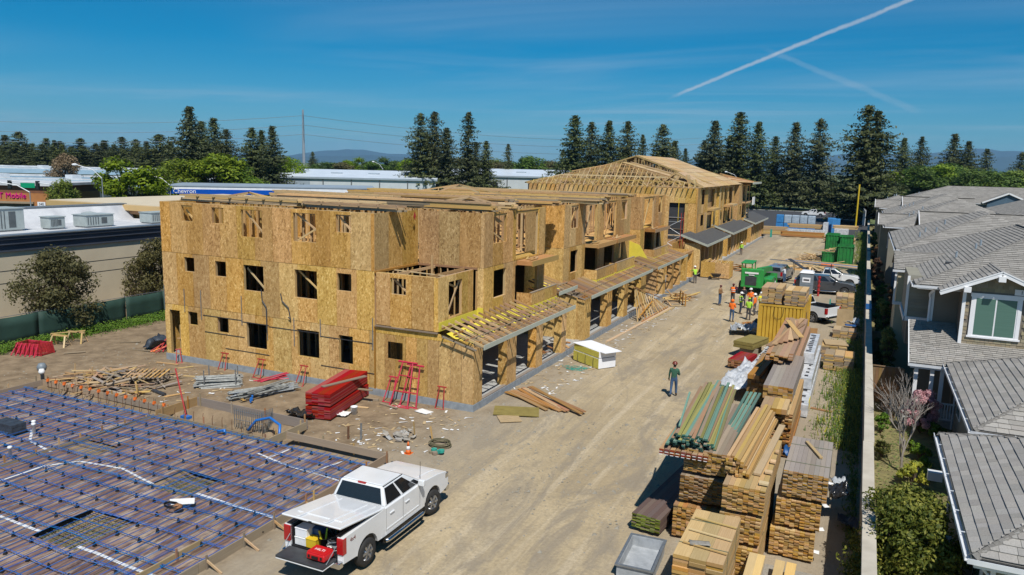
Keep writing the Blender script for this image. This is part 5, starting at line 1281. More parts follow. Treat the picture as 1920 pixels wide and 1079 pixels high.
for i in range(26):     # dowels standing in the trench
    x_ = -21.4-.56*i; t_ = tag((lambda m: (m.tube([(0, 0, -.4), (0, 0, .18), (rnd(-.02, .02), .04, .30)], .013, 5), m.build('anchor_bolt', 'rust'))[1])(MB()), 'thin steel anchor bolt standing along the back form of the slab', 'bolt', 'anchor bolts along the back form'); t_.location = (x_, 23.05+rnd(-.03, .03), .15)
# trench contents
for i, (pts, lb) in enumerate((([(-21.2, 23.2, .0), (-21.5, 23.6, .4), (-22.3, 23.9, .5), (-23.1, 23.9, .25), (-23.4, 23.7, -.2)], 'bright blue hose arching in the trench'), ([(-23.6, 22.2, .2), (-23.3, 22.3, .3), (-23.2, 22.2, -.2)], 'short blue pipe bend at the trench edge'))):
    mb = MB(); mb.tube(pts, .06, 8); o = mb.build('blue_pipe', 'pipe_blue', None, True); tag(o, lb, 'pipe', 'blue pipes in the trench')
t_ = thing('rebar_cage', 'cage of grey vertical bars standing in the trench by the rear form', 'rebar', (-23.6, 24.2, 0), world=True)
for i in range(14):
    mb = MB(); mb.tube([(-24.4+.12*i, 23.95+.02*(i % 3), -.3), (-24.4+.12*i, 23.95, .62)], .018, 5); mb.build('bar', 'galv', t_)
for i in range(8): mb = MB(); mb.tube([(-22.8, 23.95+.09*i, -.3), (-22.8, 23.95+.09*i, .66)], .018, 5); mb.build('bar', 'galv', t_)
for z_ in (.1, .5): mb = MB(); mb.tube([(-24.4, 23.93, z_), (-22.8, 23.93, z_), (-22.8, 24.6, z_)], .012, 5); mb.build('tie', 'galv', t_)
t_ = thing('digging_bar', 'long red steel bar leaning over the trench corner', 'bar', (-26.6, 23.2, 0), world=True); mb = MB(); mb.tube([(-26.5, 23.2, .1), (-27.6, 23.7, 2.0)], .035, 6); mb.build('shaft', 'red_paint', t_); mb = MB(); mb.box(-26.7, 23.05, .0, -26.25, 23.3, .12); mb.build('foot', 'pipe_blue', t_)
# junk on slab
t_ = thing('tool_bundle', 'white sheet with an orange tool bag and cords lying on the cables', 'tools', (-19.4, 16.5, 0), world=True)
mb = MB(); mb.add([(-19.9, 16.6, .31), (-19.2, 17.0, .34), (-18.95, 16.75, .30), (-19.55, 16.35, .29)], [(0, 1, 2, 3)]); o = mb.build('sheet', 'paper', t_); md = o.modifiers.new('s', 'SOLIDIFY'); md.thickness = .01
mb = MB(); mb.lathe([(.02, 0), (.15, .03), (.16, .08), (.07, .14), (.02, .15)], 9, (-19.2, 16.3, .27)); mb.build('bag', 'cedar', t_, True)
for k in range(4): mb = MB(); mb.tube([(-19.4+.3*math.cos(a_*.8+k), 16.25+.17*math.sin(a_*.8+k), .33+.02*k) for a_ in range(9)], .012, 5); mb.build('cord', 'black', t_, True)
t_ = thing('block_stack', 'stack of dark concrete spacer blocks on the sheet at the left edge', 'blocks', (-31.0, 18.3, 0), world=True)
for i in range(3):
    for j in range(3): mb = MB(); mb.box(-31.6+.42*i, 18.0, .18+.14*j, -31.2+.42*i, 18.6, .31+.14*j); mb.build('block', 'tarp_dark', t_, bevel=.01)
for i, (x_, y_) in enumerate(((-28.6, 16.2), (-28.2, 16.6), (-31.9, 18.0), (-31.6, 17.7), (-30.2, 18.8), (-29.9, 18.6))):
    mb = MB(); mb.lathe([(.06, 0), (.06, .42), (.085, .42), (.085, .5), (.05, .52)], 10, (x_, y_, .1)); o = mb.build('pipe_stub', 'white_metal', None, True); tag(o, 'white capped pipe stub standing in the slab by the %s' % ('mid form, left one', 'mid form, right one', 'black block stack, left one', 'black block stack, near one', 'angled tape, left one', 'angled tape, right one')[i], 'pipe', 'pipe stubs in the slab')
t_ = thing('hydrant_standpipe', 'grey wrapped standpipe at the rear left corner of the slab', 'pipe', (-36.9, 23.6, 0), world=True)
mb = MB(); mb.lathe([(.09, 0), (.09, .6), (.2, .68), (.24, .85), (.15, 1.02), (.03, 1.05)], 10, (-36.9, 23.6, 0)); mb.build('pipe', 'grey_plastic', t_, True); mb = MB(); mb.lathe([(.12, .0), (.16, .1), (.1, .25)], 8, (-36.7, 23.45, .55)); mb.build('wrap', 'paper', t_, True)

# ================================================================== YARD IN FRONT OF THE BUILDING
def debris_pile(name, label, loc, n, rx, ry, hz, lmin, lmax, mats, wmin=.05, wmax=.16, cat='debris', rot=None):
    t_ = thing(name, label, cat, loc)
    for k in range(n):
        a = rnd(0, 6.28); rr = random.random()**.6; x = rx*rr*math.cos(a); y = ry*rr*math.sin(a); z = hz*(1-rr**1.3)*rnd(.3, 1)+.04
        L_ = rnd(lmin, lmax); th = (rnd(0, 3.14) if rot is None else rot+rnd(-.5, .5)); tl = rnd(-.22, .22)
        d = Vector((math.cos(th)*math.cos(tl), math.sin(th)*math.cos(tl), math.sin(tl)))*L_/2; c = Vector((x, y, z))
        p, q = c-d, c+d; p.z = max(p.z, .03); q.z = max(q.z, .03)
        stick('board', p, q, rnd(wmin, wmax), rnd(.02, .05), t_, random.choice(mats), roll=rnd(-.4, .4))
    return t_
random.seed(8)
debris_pile('scrap_wood_pile', 'sprawling pile of weathered scrap boards and forms in the dirt yard', (-33.4, 25.3, 0), 120, 2.6, 1.9, .75, .8, 2.6, ['weathered', 'weathered', 'pine', 'brown_board', 'grey_wood'])
debris_pile('long_scrap_boards', 'fan of long scrap boards at the left of the wood pile', (-35.3, 25.6, 0), 16, 1.0, 1.2, .5, 2.4, 4.0, ['weathered', 'brown_board', 'pine'], rot=.9)
t_ = thing('pallet_frame', 'broken slatted pallet on top of the wood pile', 'pallet', (-32.3, 26.0, .55), .5)
for k in range(9): stick('slat', (-.9+.22*k, -.7, 0), (-.9+.22*k, .7, .05), .09, .03, t_, 'pine')
for y_ in (-.6, 0, .6): stick('rail', (-1, y_, -.06), (1, y_, -.06), .05, .09, t_, 'weathered')
for i, (x_, y_, L_, a) in enumerate(((-36.3, 27.3, 1.3, .3), (-34.5, 29.1, 1.5, .1), (-29.5, 25.2, .9, 1.1), (-36.1, 24.2, 1.1, 1.4), (-31.3, 27.9, 1.0, .2), (-26.6, 26.4, 1.4, -.4), (-19.6, 28.8, 1.2, -.25), (-20.6, 28.0, .8, .1), (-38.3, 30.4, 1.6, .2), (-40.5, 31.5, 1.2, .6), (-39.5, 33.5, 1.0, -.2), (-41.0, 28.2, 1.1, .9), (-33.0, 29.0, .8, .9), (-28.0, 27.0, .7, .3))):
    d = Vector((math.cos(a), math.sin(a), 0))*L_/2; o = stick('scrap_board', (x_-d.x, y_-d.y, .06), (x_+d.x, y_+d.y, .08), .14, .035, None, random.choice(['pine', 'pine_pale', 'weathered'])); tag(o, 'loose scrap board lying on the dirt of the left yard', 'board', 'scrap boards strewn over the yard')
for i, (x_, y_, h_) in enumerate(((-35.9, 24.6, .9), (-35.0, 24.9, .8), (-34.7, 24.4, .7), (-30.8, 24.2, .7), (-16.3, 25.9, .75), (-15.5, 26.0, .6))):
    o = stick('survey_stake', (x_, y_, 0), (x_+rnd(-.2, .2), y_+rnd(-.1, .1), h_), .06, .03, None, 'pine'); tag(o, 'wooden stake in the dirt %s' % ('behind the slab corner, left one', 'behind the slab corner, middle one', 'behind the slab corner, right one', 'near the black pipe', 'left of the hose coil', 'right beside the hose coil')[i], 'stake', 'survey stakes')
# stake and pipe bundles
def tube_bundle(t_, c, n, L_, r, rad, az, mats, jit=.05, flat=1.0, end=None):
    d = Vector((math.cos(az), math.sin(az), 0)); s = Vector((-d.y, d.x, 0))
    for k in range(n):
        a = rnd(0, 6.28); rr = random.random()**.5*rad; off = s*(rr*math.cos(a)*1.0)+Vector((0, 0, abs(rr*math.sin(a))*flat+r))
        j = rnd(-.25, .25); th = rnd(-jit, jit); dd = Vector((d.x*math.cos(th)-d.y*math.sin(th), d.x*math.sin(th)+d.y*math.cos(th), rnd(-.02, .03)))
        p = Vector(c)+off+d*j-dd*L_/2; q = Vector(c)+off+d*j+dd*L_/2; p.z = max(p.z, r); q.z = max(q.z, r)
        mb = MB(); mb.tube([p, q], r, 6); mb.build('pipe', random.choice(mats), t_, False)
t_ = thing('stake_bundle', 'bundle of grey metal stakes between upright posts in the yard', 'pipes', (-29.0, 27.5, 0)); tube_bundle(t_, (0, 0, 0), 90, 1.9, .028, .55, .75, ['grey_pipe'], .04, .95)
for p in ((-.75, .1), (-.2, -.75), (.55, .75), (.95, .2)): mb = MB(); mb.tube([(p[0], p[1], 0), (p[0], p[1], .95)], .03, 6); mb.build('upright', 'galv', t_)
t_ = thing('pipe_heap', 'heap of grey posts with blue ends and red frames beside the stakes', 'pipes', (-26.0, 27.4, 0)); tube_bundle(t_, (0, 0, 0), 46, 3.0, .032, .45, 1.05, ['grey_pipe', 'grey_pipe', 'galv'], .12, .8)
tube_bundle(t_, (.4, -.2, .25), 8, 2.6, .03, .3, 1.35, ['grey_pipe'], .15)
for k in range(5): mb = MB(); a = 1.0+rnd(-.25, .25); mb.tube([(-.5+rnd(-.3, .3), .2, .55), (-.5+1.4*math.cos(a), .2+1.6*math.sin(a), .5+rnd(0, .3))], .03, 6); mb.build('red_frame', 'pink_red', t_)
for k in range(5): mb = MB(); x_ = -.9+.25*k; mb.lathe([(.04, 0), (.05, .1), (.03, .14)], 8, (.55+rnd(-.2, .1), -1.35+rnd(-.1, .25), .06+.04*k)); mb.build('end_cap', 'pipe_blue', t_)
# red lumber, two bundles
def lumber_bundle(loc, rz, L_, W_, H_, bw, bh, mat, end, label, group=None, ax='y', name='lumber_bundle', straps=0, gap=.004, dunnage=0, jit=.012, parent=None, strap_mat='rebar_green', tag_label=True):
    """boards stacked in rows; long axis local y; every board an object"""
    t_ = thing(name, label, 'lumber', loc, rz, group)
    nx_ = max(1, round(W_/bw)); nz_ = max(1, round(H_/bh)); k = 0; z0 = .09 if dunnage else 0
    for i in range(dunnage):
        y_ = -L_/2+L_*(i+.5)/dunnage; stick('dunnage', (-W_/2, y_, .045), (W_/2, y_, .045), .09, .088, t_, 'weathered')
    for iz in range(nz_):
        for ix in range(nx_):
            if k >= 300: break
            x_ = -W_/2+(ix+.5)*W_/nx_; z_ = z0+(iz+.5)*H_/nz_; j = rnd(-jit, jit)*2; k += 1
            stick('board', (x_, -L_/2+j, z_), (x_, L_/2+j*.5, z_), W_/nx_-gap, H_/nz_-gap, t_, mat, end=end)
    for s_ in range(straps):
        y_ = -L_/2+L_*(s_+.5)/straps; h = z0+H_
        mb = MB(); w = .03; 
        mb.box(-W_/2-.006, y_-w/2, z0, -W_/2-.002, y_+w/2, h+.004); mb.box(W_/2+.002, y_-w/2, z0, W_/2+.006, y_+w/2, h+.004); mb.box(-W_/2-.006, y_-w/2, h+.003, W_/2+.006, y_+w/2, h+.008); mb.build('strap', strap_mat, t_)
    return t_
lumber_bundle((-21.55, 27.6, .12), R(11), 4.0, 1.2, .52, .30, .052, 'red_wood', 'red_wood', 'lower bundle of bright red boards in front of the facade', 'red board bundles')
lumber_bundle((-21.62, 27.65, .72), R(12), 4.0, 1.2, .55, .30, .055, 'red_wood', 'red_wood', 'upper bundle of bright red boards with a grey plank on top', 'red board bundles')
for k in range(3): o = stick('skid', (-22.3+.2*k, 26.0+1.5*k, .06), (-20.9+.2*k, 26.3+1.5*k, .06), .1, .1, None, 'weathered'); tag(o, 'timber skid under the red board bundles', 'board', 'skids under the red bundles')
for k in range(2): o = stick('skid', (-22.2+.5*k, 26.6+2*k, .68), (-21.0+.5*k, 26.8+2*k, .68), .1, .06, None, 'weathered'); tag(o, 'timber skid under the red board bundles', 'board', 'skids under the red bundles')
o = stick('plank', (-21.6, 26.5, 1.30), (-20.95, 28.9, 1.30), .22, .04, None, 'weathered'); tag(o, 'grey weathered plank lying on the upper red bundle', 'plank')
t_ = thing('bucket', 'white bucket standing beside the red boards', 'bucket', (-20.3, 27.1, .02)); mb = MB(); mb.lathe([(.13, 0), (.155, .36), (.165, .36), (.165, .39), (.14, .39), (.12, .1)], 14); mb.build('pail', 'white_metal', t_, True); mb = MB(); mb.tube([(-.16, 0, .34), (-.1, -.12, .2), (.1, -.12, .2), (.16, 0, .34)], .006, 4); mb.build('handle', 'galv', t_)
def sheet(name, label, cat, loc, w, l, mat, amp=.06, rz=0, n=12, lift=.03, group=None, seed=1):
    mb = MB()
    for j in range(n+1):
        for i in range(n+1):
            x = -w/2+w*i/n; y = -l/2+l*j/n; e = .12*mnoise.noise(Vector((x*2, y*2, seed*7.7)))
            z = lift+amp*(.5+.5*mnoise.noise(Vector((x*2.2, y*2.2, seed*3.3))))+amp*.6*abs(mnoise.noise(Vector((x*6, y*6, seed))))
            mb.v.append((x+e*w*.5, y+e*l*.4, z))
    for j in range(n):
        for i in range(n): k = j*(n+1)+i; mb.f.append([k, k+1, k+n+2, k+n+1]); mb.mi.append(0)
    o = mb.build(name, mat, None, True); o.location = loc; o.rotation_euler = (0, 0, rz); md = o.modifiers.new('s', 'SOLIDIFY'); md.thickness = .012; tag(o, label, cat, group); return o
sheet('white_scraps', 'crumpled white plastic beside the bucket and red boards', 'plastic', (-20.75, 26.7, 0), .8, .7, 'paper', .2, .3, seed=2)
sheet('white_sheet', 'small white sheet lying on the dirt before the facade', 'paper', (-17.7, 28.9, .02), .75, .5, 'paper', .03, -.2, seed=3)
sheet('black_tarp', 'black tarpaulin heap behind the trench form', 'tarp', (-22.0, 25.6, 0), 1.4, .9, 'black_bag', .45, .2, seed=4)
sheet('dark_tarp_pile', 'dark tarpaulin heap with red bars at the left corner of the building', 'tarp', (-37.6, 31.6, 0), 2.0, 1.5, 'tarp_dark', .8, .3, seed=5)
t_ = thing('tarp_frames', 'red and orange bars lying against the dark tarpaulin heap', 'frames', (-37.0, 30.9, 0))
for k in range(7): mb = MB(); mb.tube([(rnd(-.6, .3), rnd(-.5, 0), .06), (rnd(-.3, .6), rnd(.3, .8), rnd(.4, .9))], .035, 6); mb.build('bar', random.choice(['red_paint', 'orange', 'pink_red']), t_)
# brackets (pump jack frames) leaning on the facade
def jack_frame(loc, h, w, lean, label, mat='red_paint', r=.026, rz=0):
    t_ = thing('jack_stand', label, 'frame', loc, rz, 'red frames leaning on the facade')
    for s in (-1, 1):
        mb = MB(); mb.tube([(s*w/2*1.0, 0, .02), (s*w/2*.55, lean, h)], r, 6); mb.build('leg', mat, t_)
    mb = MB(); mb.tube([(-w/2*1.05, lean, h), (w/2*1.05, lean, h)], r*1.3, 6); mb.build('head_bar', mat, t_)
    mb = MB(); mb.tube([(-w/2*1.2, 0, .03), (w/2*1.2, 0, .03)], r*1.1, 6); mb.build('foot_bar', mat, t_)
    if h > 1.2:
        for f in (.35, .7): mb = MB(); mb.tube([(-w/2*(1-.45*f), lean*f, h*f), (w/2*(1-.45*f), lean*f, h*f)], r*.8, 6); mb.build('cross_bar', mat, t_)
    return t_
jack_frame((-34.1, 29.55, 0), .75, .3, .35, 'red frame leaning on the facade nearest the door', rz=.9); jack_frame((-30.9, 29.5, 0), .95, .5, .32, 'red frame leaning left of the large lower window'); jack_frame((-28.3, 29.4, 0), .95, .5, .4, 'red frame leaning below the large lower window'); jack_frame((-25.4, 29.3, 0), 1.0, .5, .45, 'red frame leaning left of the red boards')
jack_frame((-20.0, 29.3, 0), 1.15, .5, .55, 'shorter red frame beside the tall pair on the facade', 'pink_red'); jack_frame((-19.15, 28.95, 0), 2.0, 1.0, .85, 'tall red frame leaning on the facade, left of the pair', 'pink_red', .035); jack_frame((-18.75, 29.15, 0), 1.9, .9, .68, 'tall red frame leaning on the facade, right of the pair', 'pink_red', .035); jack_frame((-17.3, 29.6, 0), 1.05, .45, .25, 'red frame leaning near the building corner')
# red frame pile, saw horses
t_ = thing('frame_pile', 'stack of red scaffold frames by the green fence', 'frames', (-42.9, 27.1, 0), .2)
for k in range(12):
    z_ = .05+.055*k; a = rnd(-.12, .12); s_ = 1-.012*k
    for y_ in (-.45, .45): mb = MB(); mb.tube([(-.95*s_, y_*s_+a*.3, z_), (.95*s_, y_*s_-a*.3, z_)], .03, 5); mb.build('rail', random.choice(['red_paint', 'pink_red']), t_)
    for x_ in (-.9, 0, .9): mb = MB(); mb.tube([(x_*s_, -.5, z_+.02), (x_*s_, .5, z_+.02)], .025, 5); mb.build('cross_bar', 'red_paint', t_)
for k in range(6): mb = MB(); mb.tube([(-.8+.32*k, -.85, .03), (-.7+.28*k, -.4, .7)], .035, 5); mb.build('leaning_frame', 'pink_red', t_)
for i, (x_, y_) in enumerate(((-43.3, 28.9), (-43.3, 30.0))):
    t_ = thing('saw_horse', ('wooden saw horse by the green fence, nearer one', 'wooden saw horse by the green fence, farther one')[i], 'saw horse', (x_, y_, 0), .2, 'saw horses')
    stick('beam', (-.6, 0, .68), (.6, 0, .68), .09, .09, t_, 'pine_pale')
    for s in (-1, 1):
        for q in (-1, 1): stick('leg', (s*.45, q*.05, .66), (s*.55, q*.3, 0), .09, .035, t_, 'pine_pale')
o = stick('loose_beam', (-43.8, 28.7, .76), (-42.9, 30.3, .76), .09, .05, None, 'pine_pale'); tag(o, 'pale board laid across the two saw horses', 'board')
# rubble, hose, cone
random.seed(12)
t_ = thing('rubble_pile', 'small heap of broken concrete and rags behind the truck bonnet', 'rubble', (-16.9, 25.6, 0))
for k in range(26):
    mb = MB(); bm_ = [(rnd(-.16, .16), rnd(-.16, .16), rnd(0, .16)) for _ in range(9)]
    bm = bmesh.new(); [bm.verts.new(p) for p in bm_]; bmesh.ops.convex_hull(bm, input=bm.verts); me = bpy.data.meshes.new('chunk'); bm.to_mesh(me); bm.free(); me.materials.append(MATS[random.choice(['rock', 'rock', 'concrete'])]); o = put('chunk', me, t_); a = rnd(0, 6.28); rr = rnd(0, .8); o.location = (rr*math.cos(a), rr*math.sin(a)*.8, rnd(0, .18)*(1-rr*.7))
t_ = thing('hose_coil', 'coil of olive hose lying on the dirt behind the truck bonnet', 'hose', (-14.9, 25.6, .03))
for k in range(7): mb = MB(); R_ = .42+.05*math.sin(k*2.1); mb.tube([(R_*math.cos(i*.4)+.03*math.sin(k), R_*.85*math.sin(i*.4)+.04*math.cos(k*2), .03+.022*k) for i in range(17)], .02, 5, False); mb.build('loop', 'rope', t_, True)
t_ = thing('teal_bucket_rags', 'teal tape rolls and rags beside the hose coil', 'debris', (-14.55, 24.75, 0)); 
for k in range(5): mb = MB(); mb.lathe([(.05, 0), (.12, .0), (.12, .1), (.05, .1)], 10, (rnd(-.25, .25), rnd(-.15, .15), .02+.03*k)); mb.build('roll', random.choice(['teal_plastic', 'teal_plastic', 'weathered']), t_)
t_ = thing('traffic_cone', 'small orange and white cone beside the truck bonnet', 'cone', (-15.6, 24.3, 0)); mb = MB(); mb.box(-.16, -.16, 0, .16, .16, .03); mb.build('base', 'orange', t_); mb = MB(); mb.lathe([(.12, .03), (.09, .18)], 12); mb.build('cone', 'orange', t_, True); mb = MB(); mb.lathe([(.09, .18), (.06, .33)], 12); mb.build('band', 'white_paint', t_, True); mb = MB(); mb.lathe([(.06, .33), (.025, .5)], 12); mb.build('tip', 'orange', t_, True)
for i, (x_, y_, L_, r_, m_, lb) in enumerate(((-30.3, 25.0, 1.0, .09, 'dark_metal', 'short black drain pipe lying by the wood pile'), (-17.6, 24.3, .01, .05, 'rust', 'x'))):
    if L_ > .5: mb = MB(); mb.tube([(x_-.5, y_+.1, .12), (x_+.5, y_-.1, .12)], r_, 8); tag(mb.build('drain_pipe', m_), lb, 'pipe')
for i, (x_, y_, m_, h_) in enumerate(((-18.6, 24.4, 'rust', .6), (-18.1, 24.6, 'galv', .75))):
    mb = MB(); mb.tube([(x_, y_, 0), (x_+.02, y_, h_)], .045, 8); tag(mb.build('pipe_stub', m_), ('brown pipe stub standing behind the form', 'grey pipe stub standing behind the form')[i], 'pipe')
# pebbles and clods scattered on the ground
mb = MB(); random.seed(3)
for k in range(4200):
    x = rnd(-40, .4) if k % 3 else rnd(-16, -4); y = rnd(16, 60) if k % 2 else rnd(22, 32)
    if -37 < x < -15.6 and y < 23.4: continue
    if -36 < x < -15 and y > 29.8: continue
    s = rnd(.012, .05)*(1 if random.random() < .93 else 2.2); z = ground_z(x, y)
    mb.add([(x-s, y-s*.7, z-.01), (x+s, y-s*.5, z-.01), (x+s*.6, y+s, z-.01), (x-s*.8, y+s*.7, z-.01), (x+rnd(-.3, .3)*s, y+rnd(-.3, .3)*s, z+s*.8)], [(0, 1, 4), (1, 2, 4), (2, 3, 4), (3, 0, 4)])
o = mb.build('pebbles', 'rock', None, False, False); tag(o, 'scattered pebbles and clods over the dirt', None, None, 'stuff')
mb = MB()
for k in range(800):
    if k % 2: x, y = rnd(-15.6, -13.2), rnd(33, 64)
    else: x, y = random.choice([(rnd(-20, -15), rnd(24, 29.5)), (rnd(-36, -28), rnd(24, 29)), (rnd(-6.5, -4), rnd(50, 66)), (rnd(-14, -6), rnd(45, 100))])
    z = ground_z(x, y)+.015; a = rnd(0, 3.14); l = rnd(.04, .2); w = rnd(.02, .06)
    c, s = math.cos(a), math.sin(a); P_ = [(x+c*l-s*w, y+s*l+c*w, z), (x-c*l-s*w, y-s*l+c*w, z+rnd(0, .02)), (x-c*l+s*w, y-s*l-c*w, z), (x+c*l+s*w, y+s*l-c*w, z+rnd(0, .02))]
    mb.m = k % 3; mb.add(P_, [(0, 1, 2, 3)])
o = mb.build('litter', ['pine_pale', 'paper', 'pine'], None, False, False); tag(o, 'wood chips and paper bits littering the dirt', None, None, 'stuff')

# ================================================================== VEHICLES
def arc(cx, cz, r_, a0, a1, n=9): return [(cx+r_*math.cos(R(a0+(a1-a0)*i/n)), cz+r_*math.sin(R(a0+(a1-a0)*i/n))) for i in range(n+1)]
def wheel(parent, x, y, r_, side, turn=0):
    mb = MB(); w = .26
    mb.lathe([(r_*.62, -w/2), (r_*.9, -w/2), (r_, -w/2+.04), (r_, w/2-.04), (r_*.9, w/2), (r_*.62, w/2), (r_*.6, 0), (r_*.62, -w/2)], 28, (0, 0, 0), 'y', False)
    o = mb.build('wheel', 'rubber', parent, True); o.location = (x, y, r_); o.rotation_euler = (0, 0, turn)
    mb = MB(); s = side
    mb.lathe([(r_*.63, s*-.02), (r_*.63, s*.10), (r_*.56, s*.10), (r_*.5, s*.04), (.09, s*.06), (.09, s*.11), (.02, s*.115)], 24, (0, 0, 0), 'y')
    rim = mb.build('rim', 'wheel_alloy', o, True)
    for k in range(6):
        a = k*math.pi/3; mb = MB(); c = Vector((math.cos(a), 0, math.sin(a)))
        mb.beam(c*.08+Vector((0, s*.10, 0)), c*r_*.58+Vector((0, s*.105, 0)), .04, .07); mb.build('spoke', 'wheel_alloy', o)
        a += math.pi/6; c = Vector((math.cos(a), 0, math.sin(a))); mb = MB(); mb.beam(c*.14+Vector((0, s*.052, 0)), c*r_*.5+Vector((0, s*.062, 0)), .02, .07); mb.build('spoke_gap', 'black', o)
    return o
def quad_panel(mb, a, b, c, d, n, t=.012):
    n = Vector(n).normalized()*t; p = [Vector(q) for q in (a, b, c, d)]
    mb.add([q-n for q in p]+[q+n*.35 for q in p], MB.BF)
def lerp4(c00, c10, c11, c01, u, v):
    return (Vector(c00)*(1-u)+Vector(c10)*u)*(1-v)+(Vector(c01)*(1-u)+Vector(c11)*u)*v
def vehicle(name, label, cat, loc, rz, paint, kind='pickup', bed='open', tail_open=False, S=1.0, group=None, boards=True, turn=0):
    t_ = thing(name, label, cat, loc, rz, group); t_.scale = (S, S, S)
    ra, fa, wr = 1.15, 4.80, .41
    W_ = 1.0
    bw = 2.02 if kind == 'pickup' else .0
    # rear quarters
    rear_poly = [(0.03, .60), (ra-.50, .55)]+arc(ra, wr+.04, .50, 172, 8)+[(2.04, .50), (2.04, 1.36), (0.03, 1.34)]
    if kind == 'pickup':
        for s in (-1, 1):
            mb = MB(); mb.prism(rear_poly, 1, s*.80, s*W_); mb.build('bed_side', paint, t_, bevel=.035)
            mb = MB(); mb.box(.05, s*.84-.05, 1.345, 2.0, s*.84+.09, 1.375); mb.build('bed_rail', 'black_plastic', t_)
        mb = MB(); mb.box(.05, -.80, .66, 2.0, .80, .74); mb.build('bed_floor', 'black_plastic', t_)
        mb = MB(); mb.box(1.93, -.80, .70, 2.02, .80, 1.34); mb.build('bed_front', 'black_plastic', t_)
        for s in (-1, 1): mb = MB(); mb.box(.08, s*.775-.02, .74, 1.95, s*.775+.02, 1.33); mb.build('bed_liner', 'black_plastic', t_)
        mb = MB(); mb.box(.3, -.8, .5, 2.0, .8, .64); mb.build('frame', 'black', t_)
    else:
        mb = MB(); mb.prism(rear_poly, 1, -W_, W_); mb.build('body', paint, t_, bevel=.05)
    mid = [(2.05, .48), (4.28, .48), (4.28, .62), (4.14, 1.0), (4.1, 1.36), (2.05, 1.36)]
    mb = MB(); mb.prism(mid, 1, -W_, W_); mb.build('cab_body', paint, t_, bevel=.035)
    front = [(4.11, 1.0), (4.29, .60)]+arc(fa, wr+.04, .50, 168, 6)+[(5.62, .55), (5.80, .62), (5.82, .98), (5.66, 1.16), (5.1, 1.27), (4.11, 1.36)]
    mb = MB(); mb.prism(front, 1, -W_*.99, W_*.99); mb.build('front_body', paint, t_, bevel=.07)
    mb = MB(); mb.prism([(4.13, 1.365), (5.1, 1.285), (5.6, 1.19), (5.62, 1.15), (4.13, 1.3)], 1, -.62, .62); mb.build('hood', paint, t_, bevel=.02)
    mb = MB(); mb.box(2.0, -.96, .27, 4.25, .96, .52); mb.build('chassis', 'black', t_)
    for s in (-1, 1):
        for ax in (ra, fa):
            mb = MB(); mb.prism([(ax+.485*math.cos(R(a)), wr+.04+.485*math.sin(R(a))) for a in range(0, 181, 18)], 1, s*.62, s*.92); mb.build('wheel_well', 'black', t_)
    # greenhouse
    x0 = 2.08 if kind == 'pickup' else .12
    rx0 = 2.26 if kind == 'pickup' else .48
    bl = {}
    zb, zt = 1.355, 1.90
    b00, b10, b11, b01 = (x0, -.95, zb), (4.22, -.95, zb), (4.22, .95, zb), (x0, .95, zb)
    t00, t10, t11, t01 = (rx0, -.76, zt-.03), (3.36, -.76, zt-.02), (3.36, .76, zt-.02), (rx0, .76, zt-.03)
    mb = MB(); mb.add([b00, b10, b11, b01, t00, t10, t11, t01], MB.BF); mb.build('cab', paint, t_, bevel=.05)
    mb = MB(); mb.box(rx0+.05, -.70, zt-.03, 3.28, .70, zt+.012); mb.build('roof', paint, t_, bevel=.02)
    for s in (-1, 1): mb = MB(); mb.beam((rx0+.02, s*.745, zt-.015), (3.33, s*.745, zt-.01), .02, .012); mb.build('roof_strip', 'black', t_)
    def win(a, b, c, d, u0, u1, v0, v1, n, nm, mat='car_glass'):
        mb = MB(); q = [lerp4(a, b, c, d, u, v) for u, v in ((u0, v0), (u1, v0), (u1, v1), (u0, v1))]
        nn = (q[1]-q[0]).cross(q[3]-q[0]).normalized()
        if nn.dot(Vector(n)) < 0: nn = -nn
        mb.add([p-nn*.01 for p in q]+[p+nn*.008 for p in q], MB.BF); return mb.build(nm, mat, t_)
    win(b10, b11, t11, t10, .05, .95, .10, .93, (1, 0, .5), 'windscreen')
    win(b00, b01, t01, t00, .06, .94, .10, .92, (-1, 0, .2), 'rear_window')
    cuts = [(.05, .42), (.475, .83)] if kind == 'pickup' else [(.04, .24), (.30, .52), (.57, .80)]
    for s, (ba, bb, tb, ta) in ((-1, (b00, b10, t10, t00)), (1, (b01, b11, t11, t01))):
        for u0, u1 in cuts: win(ba, bb, tb, ta, u0, u1, .08, .92, (0, s, .3), 'side_window')
        win(ba, bb, tb, ta, .845, .95, .08, .42, (0, s, .3), 'quarter_window')
    mb = MB(); mb.box(rx0+.0, -.14, zt-.075, rx0+.05, .14, zt-.0); mb.build('brake_lamp', 'tail_red', t_)
    for s in (-1, 1):
        for dx in (2.18, 3.02):
            mb = MB(); mb.box(dx+.08, s*1.0, 1.10, dx+.30, s*1.035, 1.145); mb.build('door_handle', paint, t_, bevel=.012)
        for dx in (2.06, 2.98, 3.95): mb = MB(); mb.box(dx, s*1.0, .62, dx+.012, s*1.003, 1.34); mb.build('door_gap', 'dark_metal', t_)
        mb = MB(); mb.box(2.1, s*1.0, .66, 3.9, s*1.012, .70); mb.build('side_trim', paint, t_)
        mb = MB(); mb.box(3.82, s*1.0, 1.36, 3.96, s*1.22, 1.56); mb.build('mirror', paint, t_, bevel=.03)
        if boards: mb = MB(); mb.tube([(1.95, s*1.06, .40), (2.1, s*1.1, .40), (3.95, s*1.1, .40), (4.1, s*1.06, .40)], .06, 8); mb.build('running_board', 'chrome', t_, True)
        zl = (.86, 1.32) if kind == 'pickup' else (.95, 1.35)
        mb = MB(); mb.box(-.005, s*.80, zl[0], .16, s*1.012, zl[1]); mb.build('tail_lamp', 'tail_red', t_, bevel=.012)
